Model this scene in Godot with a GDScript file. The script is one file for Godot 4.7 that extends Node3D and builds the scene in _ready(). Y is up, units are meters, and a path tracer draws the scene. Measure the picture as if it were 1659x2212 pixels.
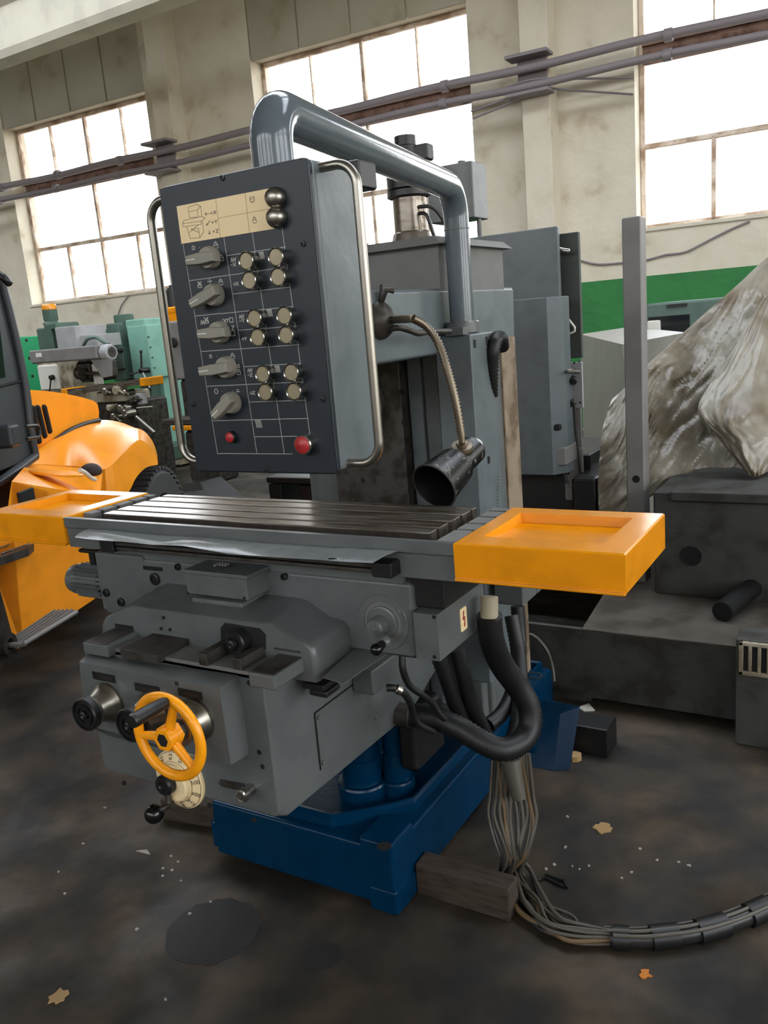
extends Node3D
# An old machine hall: a grey and blue knee-type milling machine with yellow trays, more machines behind it, daylight from steel windows.

const PRIM := Mesh.PRIMITIVE_TRIANGLES
var M := {}
var used := {}
var rng := RandomNumberGenerator.new()


class MB:
	var st := SurfaceTool.new()
	var any := false
	func _init():
		st.begin(Mesh.PRIMITIVE_TRIANGLES)
	func t3(a: Vector3, b: Vector3, c: Vector3, na: Vector3, nb: Vector3, nc: Vector3):
		any = true
		var g := (b - a).cross(c - a)
		if g.length_squared() < 1e-16:
			return
		if g.dot(na + nb + nc) > 0.0:
			st.set_normal(na); st.add_vertex(a)
			st.set_normal(nc); st.add_vertex(c)
			st.set_normal(nb); st.add_vertex(b)
		else:
			st.set_normal(na); st.add_vertex(a)
			st.set_normal(nb); st.add_vertex(b)
			st.set_normal(nc); st.add_vertex(c)
	func q4(a: Vector3, b: Vector3, c: Vector3, d: Vector3, na: Vector3, nb: Vector3, nc: Vector3, nd: Vector3):
		t3(a, b, c, na, nb, nc)
		t3(a, c, d, na, nc, nd)
	# flat quad, its normal pointing away from the point inside
	func q(a: Vector3, b: Vector3, c: Vector3, d: Vector3, inside: Vector3):
		var n := (c - a).cross(d - b).normalized()
		if n.dot((a + b + c + d) * 0.25 - inside) < 0.0:
			n = -n
		q4(a, b, c, d, n, n, n, n)
	func t(a: Vector3, b: Vector3, c: Vector3, inside: Vector3):
		var n := (b - a).cross(c - a).normalized()
		if n.dot((a + b + c) / 3.0 - inside) < 0.0:
			n = -n
		t3(a, b, c, n, n, n)
	# box with rounded-looking chamfers
	func box(c: Vector3, s: Vector3, bev := 0.004, xf := Transform3D.IDENTITY):
		var h := s * 0.5
		var b := minf(bev, minf(h.x, minf(h.y, h.z)) * 0.9)
		var P := func(sx: int, sy: int, sz: int, k: int) -> Vector3:
			var v := Vector3(sx * h.x, sy * h.y, sz * h.z)
			if k != 0: v.x -= sx * b
			if k != 1: v.y -= sy * b
			if k != 2: v.z -= sz * b
			return xf * (c + v)
		var N := func(k: int, s2: int) -> Vector3:
			var v := Vector3.ZERO
			v[k] = s2
			return (xf.basis * v).normalized()
		for k in 3:
			var i := (k + 1) % 3
			var j := (k + 2) % 3
			for s2 in [-1, 1]:
				var vs := []
				for e in [[-1, -1], [1, -1], [1, 1], [-1, 1]]:
					var sg := [0, 0, 0]
					sg[k] = s2; sg[i] = e[0]; sg[j] = e[1]
					vs.append(P.call(sg[0], sg[1], sg[2], k))
				var n: Vector3 = N.call(k, s2)
				q4(vs[0], vs[1], vs[2], vs[3], n, n, n, n)
			if b > 0.0:
				for si in [-1, 1]:
					for sj in [-1, 1]:
						var vs := []
						for e in [-1, 1]:
							var sg := [0, 0, 0]
							sg[k] = e; sg[i] = si; sg[j] = sj
							vs.append(P.call(sg[0], sg[1], sg[2], i))
							vs.append(P.call(sg[0], sg[1], sg[2], j))
						var ni: Vector3 = N.call(i, si)
						var nj: Vector3 = N.call(j, sj)
						q4(vs[0], vs[1], vs[3], vs[2], ni, nj, nj, ni)
		if b > 0.0:
			for sx in [-1, 1]:
				for sy in [-1, 1]:
					for sz in [-1, 1]:
						t3(P.call(sx, sy, sz, 0), P.call(sx, sy, sz, 1), P.call(sx, sy, sz, 2), N.call(0, sx), N.call(1, sy), N.call(2, sz))
	# box between two opposite corners
	func bb(p: Vector3, r: Vector3, bev := 0.004, xf := Transform3D.IDENTITY):
		box((p + r) * 0.5, (p - r).abs(), bev, xf)
	# hexahedron: a = 4 corners of one end, b = the 4 matching ones
	func hexa(a: Array, b: Array):
		var c := Vector3.ZERO
		for v in a + b: c += v
		c /= 8.0
		q(a[0], a[1], a[2], a[3], c)
		q(b[0], b[1], b[2], b[3], c)
		for i in 4:
			var j := (i + 1) % 4
			q(a[i], a[j], b[j], b[i], c)
	# turned profile (radius, height) about the local Y axis
	func lathe(prof: Array, seg: int, xf: Transform3D, smooth := false):
		var ns := []
		for i in prof.size() - 1:
			var d: Vector2 = prof[i + 1] - prof[i]
			ns.append(Vector2(d.y, -d.x).normalized())
		for i in prof.size() - 1:
			var p: Vector2 = prof[i]
			var r: Vector2 = prof[i + 1]
			if p.distance_to(r) < 1e-6: continue
			var n0: Vector2 = ns[i]
			var n1: Vector2 = ns[i]
			if smooth:
				if i > 0: n0 = (ns[i - 1] + ns[i]).normalized()
				if i < ns.size() - 1: n1 = (ns[i + 1] + ns[i]).normalized()
			for k in seg:
				var a := TAU * k / seg
				var e := TAU * (k + 1) / seg
				var ca := Vector3(cos(a), 0, sin(a))
				var ce := Vector3(cos(e), 0, sin(e))
				var f := func(dir: Vector3, w: Vector2) -> Vector3:
					return xf * (dir * w.x + Vector3(0, w.y, 0))
				var g := func(dir: Vector3, w: Vector2) -> Vector3:
					return (xf.basis * (dir * w.x + Vector3(0, w.y, 0))).normalized()
				q4(f.call(ca, p), f.call(ce, p), f.call(ce, r), f.call(ca, r), g.call(ca, n0), g.call(ce, n0), g.call(ce, n1), g.call(ca, n1))
	func cyl(a: Vector3, b: Vector3, r: float, seg := 20, bev := 0.0015, r2 := -1.0):
		var L := a.distance_to(b)
		if r2 < 0.0: r2 = r
		bev = minf(bev, minf(L * 0.4, minf(r, r2) * 0.5))
		lathe([Vector2(0, 0), Vector2(r - bev, 0), Vector2(r, bev), Vector2(r2, L - bev), Vector2(r2 - bev, L), Vector2(0, L)], seg, MB.along(a, b))
	func ball(c: Vector3, r: float, seg := 18, sy := 1.0):
		var prof := []
		for i in seg / 2 + 1:
			var a := -PI / 2 + PI * i / (seg / 2)
			prof.append(Vector2(maxf(cos(a), 0.0) * r, sin(a) * r * sy))
		lathe(prof, seg, Transform3D(Basis.IDENTITY, c), true)
	static func along(a: Vector3, b: Vector3) -> Transform3D:
		var y := (b - a).normalized()
		var x := y.cross(Vector3(0.31, 0.2, 0.93)).normalized()
		return Transform3D(Basis(x, y, x.cross(y).normalized()), a)
	# round bar along points; rib > 0 swells it in rings like a corrugated hose
	func tube(pts: Array, r: float, seg := 10, rib := 0.0, r_end := -1.0):
		var n := pts.size()
		var u := Vector3.ZERO
		var rings := []
		var dirs := []
		for i in n:
			var d: Vector3 = (pts[mini(i + 1, n - 1)] - pts[maxi(i - 1, 0)]).normalized()
			if u == Vector3.ZERO:
				u = d.cross(Vector3(0.3, 0.9, 0.2) if absf(d.y) < 0.9 else Vector3(1, 0, 0.2)).normalized()
			u = (u - d * u.dot(d)).normalized()
			var w := d.cross(u)
			var rr := r if r_end < 0.0 else lerpf(r, r_end, float(i) / (n - 1))
			if rib > 0.0: rr += rib * (1.0 if i % 2 == 0 else -1.0)
			var ring := []
			for k in seg:
				var a := TAU * k / seg
				ring.append([pts[i] + (u * cos(a) + w * sin(a)) * rr, u * cos(a) + w * sin(a)])
			rings.append(ring)
			dirs.append(d)
		for i in n - 1:
			for k in seg:
				var l := (k + 1) % seg
				q4(rings[i][k][0], rings[i][l][0], rings[i + 1][l][0], rings[i + 1][k][0], rings[i][k][1], rings[i][l][1], rings[i + 1][l][1], rings[i + 1][k][1])
		for k in seg:
			var l := (k + 1) % seg
			t3(pts[0], rings[0][k][0], rings[0][l][0], -dirs[0], -dirs[0], -dirs[0])
			t3(pts[n - 1], rings[n - 1][k][0], rings[n - 1][l][0], dirs[n - 1], dirs[n - 1], dirs[n - 1])
	# outline in local XY pushed along Z from 0 to h, with chamfered ends
	func prism(poly: PackedVector2Array, h: float, xf := Transform3D.IDENTITY, bev := 0.0):
		var pl := poly.duplicate()
		var area := 0.0
		for i in pl.size():
			area += pl[i].cross(pl[(i + 1) % pl.size()])
		if area < 0.0: pl.reverse()
		var m := pl.size()
		var ins := PackedVector2Array()
		for i in m:
			var a := pl[(i + m - 1) % m]
			var b := pl[i]
			var c := pl[(i + 1) % m]
			var n1 := (b - a).normalized().orthogonal() * -1.0
			var n2 := (c - b).normalized().orthogonal() * -1.0
			var mit := (n1 + n2)
			mit = mit / maxf(0.4, mit.length_squared()) * 2.0 if mit.length() > 0.01 else n1
			ins.append(b + mit * bev)
		var tris := Geometry2D.triangulate_polygon(ins if bev > 0.0 else pl)
		var cap := ins if bev > 0.0 else pl
		var nf := (xf.basis * Vector3.BACK).normalized()
		for i in range(0, tris.size(), 3):
			var a := cap[tris[i]]; var b := cap[tris[i + 1]]; var c := cap[tris[i + 2]]
			t3(xf * Vector3(a.x, a.y, h), xf * Vector3(b.x, b.y, h), xf * Vector3(c.x, c.y, h), nf, nf, nf)
			t3(xf * Vector3(a.x, a.y, 0), xf * Vector3(b.x, b.y, 0), xf * Vector3(c.x, c.y, 0), -nf, -nf, -nf)
		for i in m:
			var j := (i + 1) % m
			var d := (pl[j] - pl[i]).normalized()
			var n3 := (xf.basis * Vector3(d.y, -d.x, 0)).normalized()
			var a := pl[i]; var b := pl[j]
			q4(xf * Vector3(a.x, a.y, bev), xf * Vector3(b.x, b.y, bev), xf * Vector3(b.x, b.y, h - bev), xf * Vector3(a.x, a.y, h - bev), n3, n3, n3, n3)
			if bev > 0.0:
				var e := ins[i]; var f := ins[j]
				q4(xf * Vector3(a.x, a.y, h - bev), xf * Vector3(b.x, b.y, h - bev), xf * Vector3(f.x, f.y, h), xf * Vector3(e.x, e.y, h), n3, n3, nf, nf)
				q4(xf * Vector3(a.x, a.y, bev), xf * Vector3(b.x, b.y, bev), xf * Vector3(f.x, f.y, 0), xf * Vector3(e.x, e.y, 0), n3, n3, -nf, -nf)
	# skin over rings of equal point count; closed rings; smooth normals
	func loft(rings: Array, cap := true, closed := true, smooth := true, inside = null):
		var nr := rings.size()
		var nk: int = rings[0].size()
		var mid := Vector3.ZERO
		for r in rings:
			for v in r: mid += v
		mid /= nr * nk
		var ctr := []
		for r in rings:
			var c := Vector3.ZERO
			for v in r: c += v
			ctr.append(c / nk if inside == null else inside)
		var nor := []
		for i in nr:
			var row := []
			for k in nk:
				var k0 := (k + nk - 1) % nk if closed else maxi(k - 1, 0)
				var k1 := (k + 1) % nk if closed else mini(k + 1, nk - 1)
				var n: Vector3 = (rings[i][k1] - rings[i][k0]).cross(rings[mini(i + 1, nr - 1)][k] - rings[maxi(i - 1, 0)][k]).normalized()
				if n.dot(rings[i][k] - ctr[i]) < 0.0: n = -n
				row.append(n)
			nor.append(row)
		for i in nr - 1:
			for k in (nk if closed else nk - 1):
				var l := (k + 1) % nk
				if smooth:
					q4(rings[i][k], rings[i][l], rings[i + 1][l], rings[i + 1][k], nor[i][k], nor[i][l], nor[i + 1][l], nor[i + 1][k])
				else:
					q(rings[i][k], rings[i][l], rings[i + 1][l], rings[i + 1][k], (ctr[i] + ctr[i + 1]) * 0.5)
		if cap:
			for e in [0, nr - 1]:
				for k in nk:
					t(rings[e][k], rings[e][(k + 1) % nk], ctr[e], ctr[nr - 1 - e] if nr > 1 else mid)
	# smooth sheet from a function of (u, v)
	func sheet(f: Callable, nu: int, nv: int, up: Vector3):
		var p := []
		for i in nu + 1:
			var row := []
			for j in nv + 1: row.append(f.call(float(i) / nu, float(j) / nv))
			p.append(row)
		var nn := []
		for i in nu + 1:
			var row := []
			for j in nv + 1:
				var n: Vector3 = (p[mini(i + 1, nu)][j] - p[maxi(i - 1, 0)][j]).cross(p[i][mini(j + 1, nv)] - p[i][maxi(j - 1, 0)]).normalized()
				row.append(n if n.dot(up) > 0.0 else -n)
			nn.append(row)
		for i in nu:
			for j in nv:
				q4(p[i][j], p[i + 1][j], p[i + 1][j + 1], p[i][j + 1], nn[i][j], nn[i + 1][j], nn[i + 1][j + 1], nn[i][j + 1])
	func mesh() -> ArrayMesh:
		st.index()
		return st.commit()


func part(called: String, mb, m: Material, parent: Node = null, label := "") -> MeshInstance3D:
	var o := MeshInstance3D.new()
	o.name = called
	o.mesh = mb.mesh() if mb is MB else mb
	o.material_override = m
	if label: o.set_meta("label", label)
	(parent if parent else self).add_child(o, true)
	return o


func numbered(called: String) -> String:
	used[called] = used.get(called, -1) + 1
	return called if used[called] == 0 else "%s_%03d" % [called, used[called]]


func tag(o: Node, label: String, category: String, group := "") -> Node:
	o.set_meta("label", label)
	o.set_meta("category", category)
	if group: o.set_meta("group", group)
	return o


func thing(called: String, label: String, category: String, at := Transform3D.IDENTITY, group := "") -> Node3D:
	var o := Node3D.new()
	o.name = numbered(called)
	o.transform = at
	add_child(o)
	tag(o, label, category, group)
	return o


func solo(called: String, mb: MB, m: Material, label: String, category: String, group := "") -> MeshInstance3D:
	var o := part(numbered(called), mb, m)
	tag(o, label, category, group)
	return o


func struct(called: String, mb, m: Material, at := Transform3D.IDENTITY) -> MeshInstance3D:
	var o := part(called, mb, m)
	o.transform = at
	o.set_meta("kind", "structure")
	return o


func curve(pts: Array, step := 0.01) -> Array:
	var c := Curve3D.new()
	for i in pts.size():
		var d: Vector3 = (pts[mini(i + 1, pts.size() - 1)] - pts[maxi(i - 1, 0)]) * 0.17
		c.add_point(pts[i], -d, d)
	var n := maxi(2, int(c.get_baked_length() / step))
	var out := []
	for i in n + 1:
		out.append(c.sample_baked(c.get_baked_length() * i / n, true))
	return out


# straight runs joined by round bends of radius r
func bent(pts: Array, r: float, k := 8) -> Array:
	var out := [pts[0]]
	for i in range(1, pts.size() - 1):
		var a: Vector3 = (pts[i - 1] - pts[i]).normalized()
		var b: Vector3 = (pts[i + 1] - pts[i]).normalized()
		var half := a.angle_to(b) / 2.0
		var c := minf(r / tan(half), minf(pts[i].distance_to(pts[i - 1]), pts[i].distance_to(pts[i + 1])) * 0.49)
		var rr := c * tan(half)
		var ctr: Vector3 = pts[i] + (a + b).normalized() * (rr / sin(half))
		var v0: Vector3 = pts[i] + a * c - ctr
		var v1: Vector3 = pts[i] + b * c - ctr
		for j in k + 1:
			out.append(ctr + v0.slerp(v1, float(j) / k))
	out.append(pts[-1])
	return out


func noise(f: float, oct := 4, sd := 1, type := FastNoiseLite.TYPE_SIMPLEX_SMOOTH) -> FastNoiseLite:
	var n := FastNoiseLite.new()
	n.seed = sd
	n.frequency = f
	n.noise_type = type
	n.fractal_octaves = oct
	return n


func ntex(n: FastNoiseLite, cols: Array, offs: Array, size := 512, norm := 0.0) -> NoiseTexture2D:
	var t := NoiseTexture2D.new()
	t.width = size
	t.height = size
	t.seamless = true
	t.seamless_blend_skirt = 0.2
	t.noise = n
	if norm > 0.0:
		t.as_normal_map = true
		t.bump_strength = norm
	elif cols:
		var g := Gradient.new()
		g.colors = PackedColorArray(cols)
		g.offsets = PackedFloat32Array(offs)
		t.color_ramp = g
	return t


func mat(c: Color, rough := 0.5, metal := 0.0) -> StandardMaterial3D:
	var m := StandardMaterial3D.new()
	m.albedo_color = c
	m.roughness = rough
	m.metallic = metal
	return m


func rich(m: StandardMaterial3D, albedo: Texture2D, normal: Texture2D, nstr: float, scale: float, rough: Texture2D = null, world := true) -> StandardMaterial3D:
	m.uv1_triplanar = true
	m.uv1_world_triplanar = world
	m.uv1_scale = Vector3.ONE * scale
	if albedo: m.albedo_texture = albedo
	if normal:
		m.normal_enabled = true
		m.normal_texture = normal
		m.normal_scale = nstr
	if rough:
		m.roughness_texture = rough
		m.roughness_texture_channel = BaseMaterial3D.TEXTURE_CHANNEL_RED
	return m


func c3(r: float, g := -1.0, b := -1.0) -> Color:
	return Color(r, r if g < 0.0 else g, r if b < 0.0 else b)


func materials():
	var bump := ntex(noise(0.05, 3, 3), [], [], 512, 1.2)
	var fine := ntex(noise(0.12, 3, 5), [], [], 512, 2.0)
	var blotch := ntex(noise(0.008, 5, 7), [c3(0.93), c3(0.98), c3(1.0)], [0.25, 0.5, 0.75])
	var grime := ntex(noise(0.012, 6, 9), [c3(0.7, 0.66, 0.6), c3(0.9, 0.88, 0.85), c3(1.0)], [0.22, 0.42, 0.62])
	var shine := ntex(noise(0.015, 4, 11), [c3(0.3), c3(0.34), c3(0.38)], [0.3, 0.5, 0.7])
	M.grey = rich(mat(c3(0.36, 0.374, 0.37), 1.0), blotch, bump, 0.12, 1.6, shine)
	M.grey_dull = rich(mat(c3(0.42, 0.42, 0.405), 0.6), blotch, bump, 0.15, 1.5)
	M.grey_side = rich(mat(c3(0.375, 0.405, 0.415), 1.0), blotch, bump, 0.12, 1.6, shine)
	M.pipe = rich(mat(c3(0.35, 0.385, 0.41), 0.13), blotch, bump, 0.08, 2.0)
	M.yellow = rich(mat(Color(0.93, 0.59, 0.028), 0.2), blotch, bump, 0.06, 1.4)
	M.wheel_yellow = rich(mat(Color(1.0, 0.64, 0.05), 0.3), blotch, bump, 0.1, 4.0)
	M.orange = rich(mat(Color(1.0, 0.62, 0.09), 0.3), blotch, bump, 0.05, 0.8)
	M.blue = rich(mat(Color(0.0, 0.165, 0.275), 0.22), blotch, bump, 0.25, 2.0)
	M.navy = mat(c3(0.105, 0.135, 0.165), 0.36)
	M.steel = rich(mat(c3(0.52, 0.49, 0.455), 0.27, 0.7), grime, null, 0.1, 2.2)
	M.steel.uv1_scale = Vector3(0.7, 5, 5)
	M.steel_dark = rich(mat(c3(0.3, 0.285, 0.27), 0.5, 0.6), grime, fine, 0.2, 2.0)
	M.rust = rich(mat(c3(0.2, 0.165, 0.14), 0.7, 0.2), grime, fine, 0.3, 3.0)
	M.chrome = mat(c3(0.72, 0.71, 0.68), 0.18, 1.0)
	M.chrome_soft = mat(c3(0.62, 0.6, 0.56), 0.32, 1.0)
	M.brass = mat(c3(0.6, 0.56, 0.46), 0.45, 0.6)
	M.gold = mat(c3(0.46, 0.42, 0.36), 0.38, 0.9)
	M.black = mat(c3(0.075, 0.075, 0.075), 0.42)
	M.black_gloss = mat(c3(0.05), 0.18)
	M.hole = mat(c3(0.035), 0.8)
	M.guard = rich(mat(c3(0.44, 0.455, 0.455), 0.24), blotch, bump, 0.2, 3.0)
	M.inner = mat(c3(0.25, 0.27, 0.25), 0.6)
	M.rubber = rich(mat(c3(0.055, 0.055, 0.053), 0.5), blotch, fine, 0.3, 5.0)
	M.lampblack = rich(mat(c3(0.9), 0.32), ntex(noise(0.035, 5, 21), [c3(0.06), c3(0.07), c3(0.6, 0.58, 0.54), c3(0.66)], [0.0, 0.76, 0.775, 1.0]), bump, 0.2, 3.0)
	M.knob = mat(c3(0.54, 0.52, 0.475), 0.5)
	M.red = mat(Color(0.66, 0.17, 0.18), 0.35)
	M.cream = mat(c3(0.93, 0.83, 0.64), 0.45)
	M.white = mat(c3(0.85, 0.84, 0.8), 0.6)
	M.ink = mat(c3(0.2, 0.15, 0.1), 0.6)
	M.sticker_red = mat(Color(0.55, 0.12, 0.1), 0.6)
	M.beige = rich(mat(c3(0.52, 0.46, 0.38), 0.7), grime, fine, 0.2, 1.2)
	M.wood = rich(mat(c3(0.235, 0.195, 0.155), 0.85), grime, fine, 0.8, 2.5)
	M.wood.uv1_scale = Vector3(1.5, 9, 9)
	M.blue.metallic_specular = 0.35
	M.cable = mat(c3(0.3, 0.28, 0.245), 0.38)
	M.cable_warm = mat(c3(0.38, 0.3, 0.2), 0.4)
	M.cable_dark = mat(c3(0.15, 0.145, 0.14), 0.35)
	M.sleeve = mat(c3(0.6, 0.56, 0.46), 0.6)
	# the hall
	var plaster := ntex(noise(0.006, 6, 31), [c3(0.74, 0.7, 0.62), c3(0.81, 0.785, 0.72), c3(0.83, 0.81, 0.75), c3(0.85, 0.83, 0.775)], [0.1, 0.24, 0.42, 0.8], 1024)
	var plaster_bump := ntex(noise(0.03, 5, 33), [], [], 512, 3.0)
	M.plaster = rich(mat(c3(1.0, 0.99, 0.97), 0.9), plaster, plaster_bump, 0.35, 0.22)
	M.panel_wall = rich(mat(c3(0.83, 0.83, 0.8), 0.9), plaster, plaster_bump, 0.2, 0.12)
	M.green_band = rich(mat(Color(0.15, 0.47, 0.22), 0.6), blotch, plaster_bump, 0.3, 0.4)
	M.ceiling = mat(c3(0.7, 0.69, 0.66), 0.9)
	M.beam = rich(mat(c3(0.86, 0.84, 0.77), 0.8), blotch, plaster_bump, 0.2, 0.3)
	M.frame = rich(mat(c3(0.95, 0.91, 0.87), 0.8), ntex(noise(0.012, 5, 41), [c3(0.72, 0.64, 0.57), c3(0.86, 0.81, 0.76), c3(0.97, 0.95, 0.93)], [0.25, 0.45, 0.65]), fine, 0.2, 0.5)
	M.rust_beam = rich(mat(c3(0.5, 0.39, 0.34), 0.8), grime, fine, 0.4, 0.7)
	M.conduit = mat(c3(0.52, 0.49, 0.505), 0.6)
	M.glass = mat(Color(1, 1, 1, 0.06), 0.05)
	M.glass.transparency = BaseMaterial3D.TRANSPARENCY_ALPHA
	var floor_t := ntex(noise(0.0065, 6, 51), [c3(0.1, 0.089, 0.075), c3(0.158, 0.131, 0.098), c3(0.192, 0.158, 0.114), c3(0.265, 0.218, 0.16)], [0.2, 0.4, 0.55, 0.8], 1024)
	M.floor = rich(mat(c3(1.0), 1.0), floor_t, plaster_bump, 0.25, 0.42, ntex(noise(0.01, 5, 53), [c3(0.6), c3(0.75), c3(0.9)], [0.3, 0.5, 0.7]))
	M.oil = rich(mat(c3(0.105, 0.1, 0.094), 0.7), blotch, plaster_bump, 0.3, 1.0)
	M.concrete = rich(mat(c3(0.29, 0.268, 0.235), 0.85), grime, plaster_bump, 0.6, 0.6)
	M.plinth = rich(mat(c3(0.235, 0.238, 0.225), 0.7), grime, plaster_bump, 0.3, 0.8)
	M.sheet = rich(mat(c3(0.55, 0.525, 0.47), 0.33), ntex(noise(0.009, 6, 61), [c3(0.6, 0.54, 0.46), c3(0.85, 0.82, 0.77), c3(1.0)], [0.2, 0.36, 0.55]), bump, 0.4, 0.7)
	M.cover = rich(mat(c3(0.57, 0.56, 0.52), 0.45), blotch, bump, 0.3, 0.9)
	M.mint = rich(mat(Color(0.5, 0.69, 0.62), 0.5), blotch, bump, 0.1, 0.8)
	M.mint_dark = rich(mat(Color(0.27, 0.37, 0.32), 0.55), blotch, bump, 0.1, 0.8)
	M.green_grey = rich(mat(Color(0.33, 0.42, 0.38), 0.5), blotch, bump, 0.1, 0.8)
	M.green_vivid = mat(Color(0.13, 0.66, 0.42), 0.5)
	M.green_pale = mat(Color(0.42, 0.5, 0.48), 0.55)
	M.mill_grey = rich(mat(c3(0.49, 0.48, 0.47), 0.5), blotch, bump, 0.1, 0.8)
	M.mill_light = rich(mat(c3(0.64, 0.64, 0.64), 0.5), blotch, bump, 0.1, 0.8)
	M.mill_cream = rich(mat(c3(0.66, 0.63, 0.55), 0.55), grime, bump, 0.1, 0.8)
	M.cab = rich(mat(c3(0.2, 0.215, 0.23), 0.4), blotch, bump, 0.1, 0.7)
	M.cab_glass = mat(c3(0.09, 0.1, 0.11), 0.08)
	M.tyre = mat(c3(0.26, 0.26, 0.26), 0.8)
	M.leaf = mat(c3(0.62, 0.5, 0.33), 0.8)
	M.leaf_orange = mat(Color(0.75, 0.45, 0.15), 0.7)
	M.chip = mat(c3(0.6, 0.57, 0.52), 0.8)


func _ready():
	rng.seed = 4
	var cam := Camera3D.new()
	cam.name = "camera"
	cam.transform = Transform3D(Basis(Vector3(0.861068,-0.082770,-0.501708),Vector3(-0.040564,0.972337,-0.230032),Vector3(0.506869,0.218425,0.833891)), Vector3(0, 1.6, 0))
	cam.fov = 62.5735
	cam.near = 0.05
	cam.far = 200.0
	add_child(cam)
	var env := Environment.new()
	var sky := Sky.new()
	var sm := ProceduralSkyMaterial.new()
	sm.sky_top_color = c3(0.93, 0.96, 1.0)
	sm.sky_horizon_color = c3(1.0, 0.995, 0.98)
	sm.ground_horizon_color = c3(0.62, 0.6, 0.56)
	sm.ground_bottom_color = c3(0.45, 0.43, 0.4)
	sm.sun_angle_max = 1.0
	sky.sky_material = sm
	env.background_mode = Environment.BG_SKY
	env.sky = sky
	env.background_energy_multiplier = 5.0
	env.tonemap_mode = Environment.TONE_MAPPER_LINEAR
	env.tonemap_exposure = 1.7
	env.sdfgi_enabled = true
	env.ssao_enabled = true
	env.ssil_enabled = true
	var we := WorldEnvironment.new()
	we.name = "environment"
	we.environment = env
	add_child(we)
	materials()
	hall()
	milling_machine()
	cables()
	right_background()
	left_background()
	vehicle()
	clutter()


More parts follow.
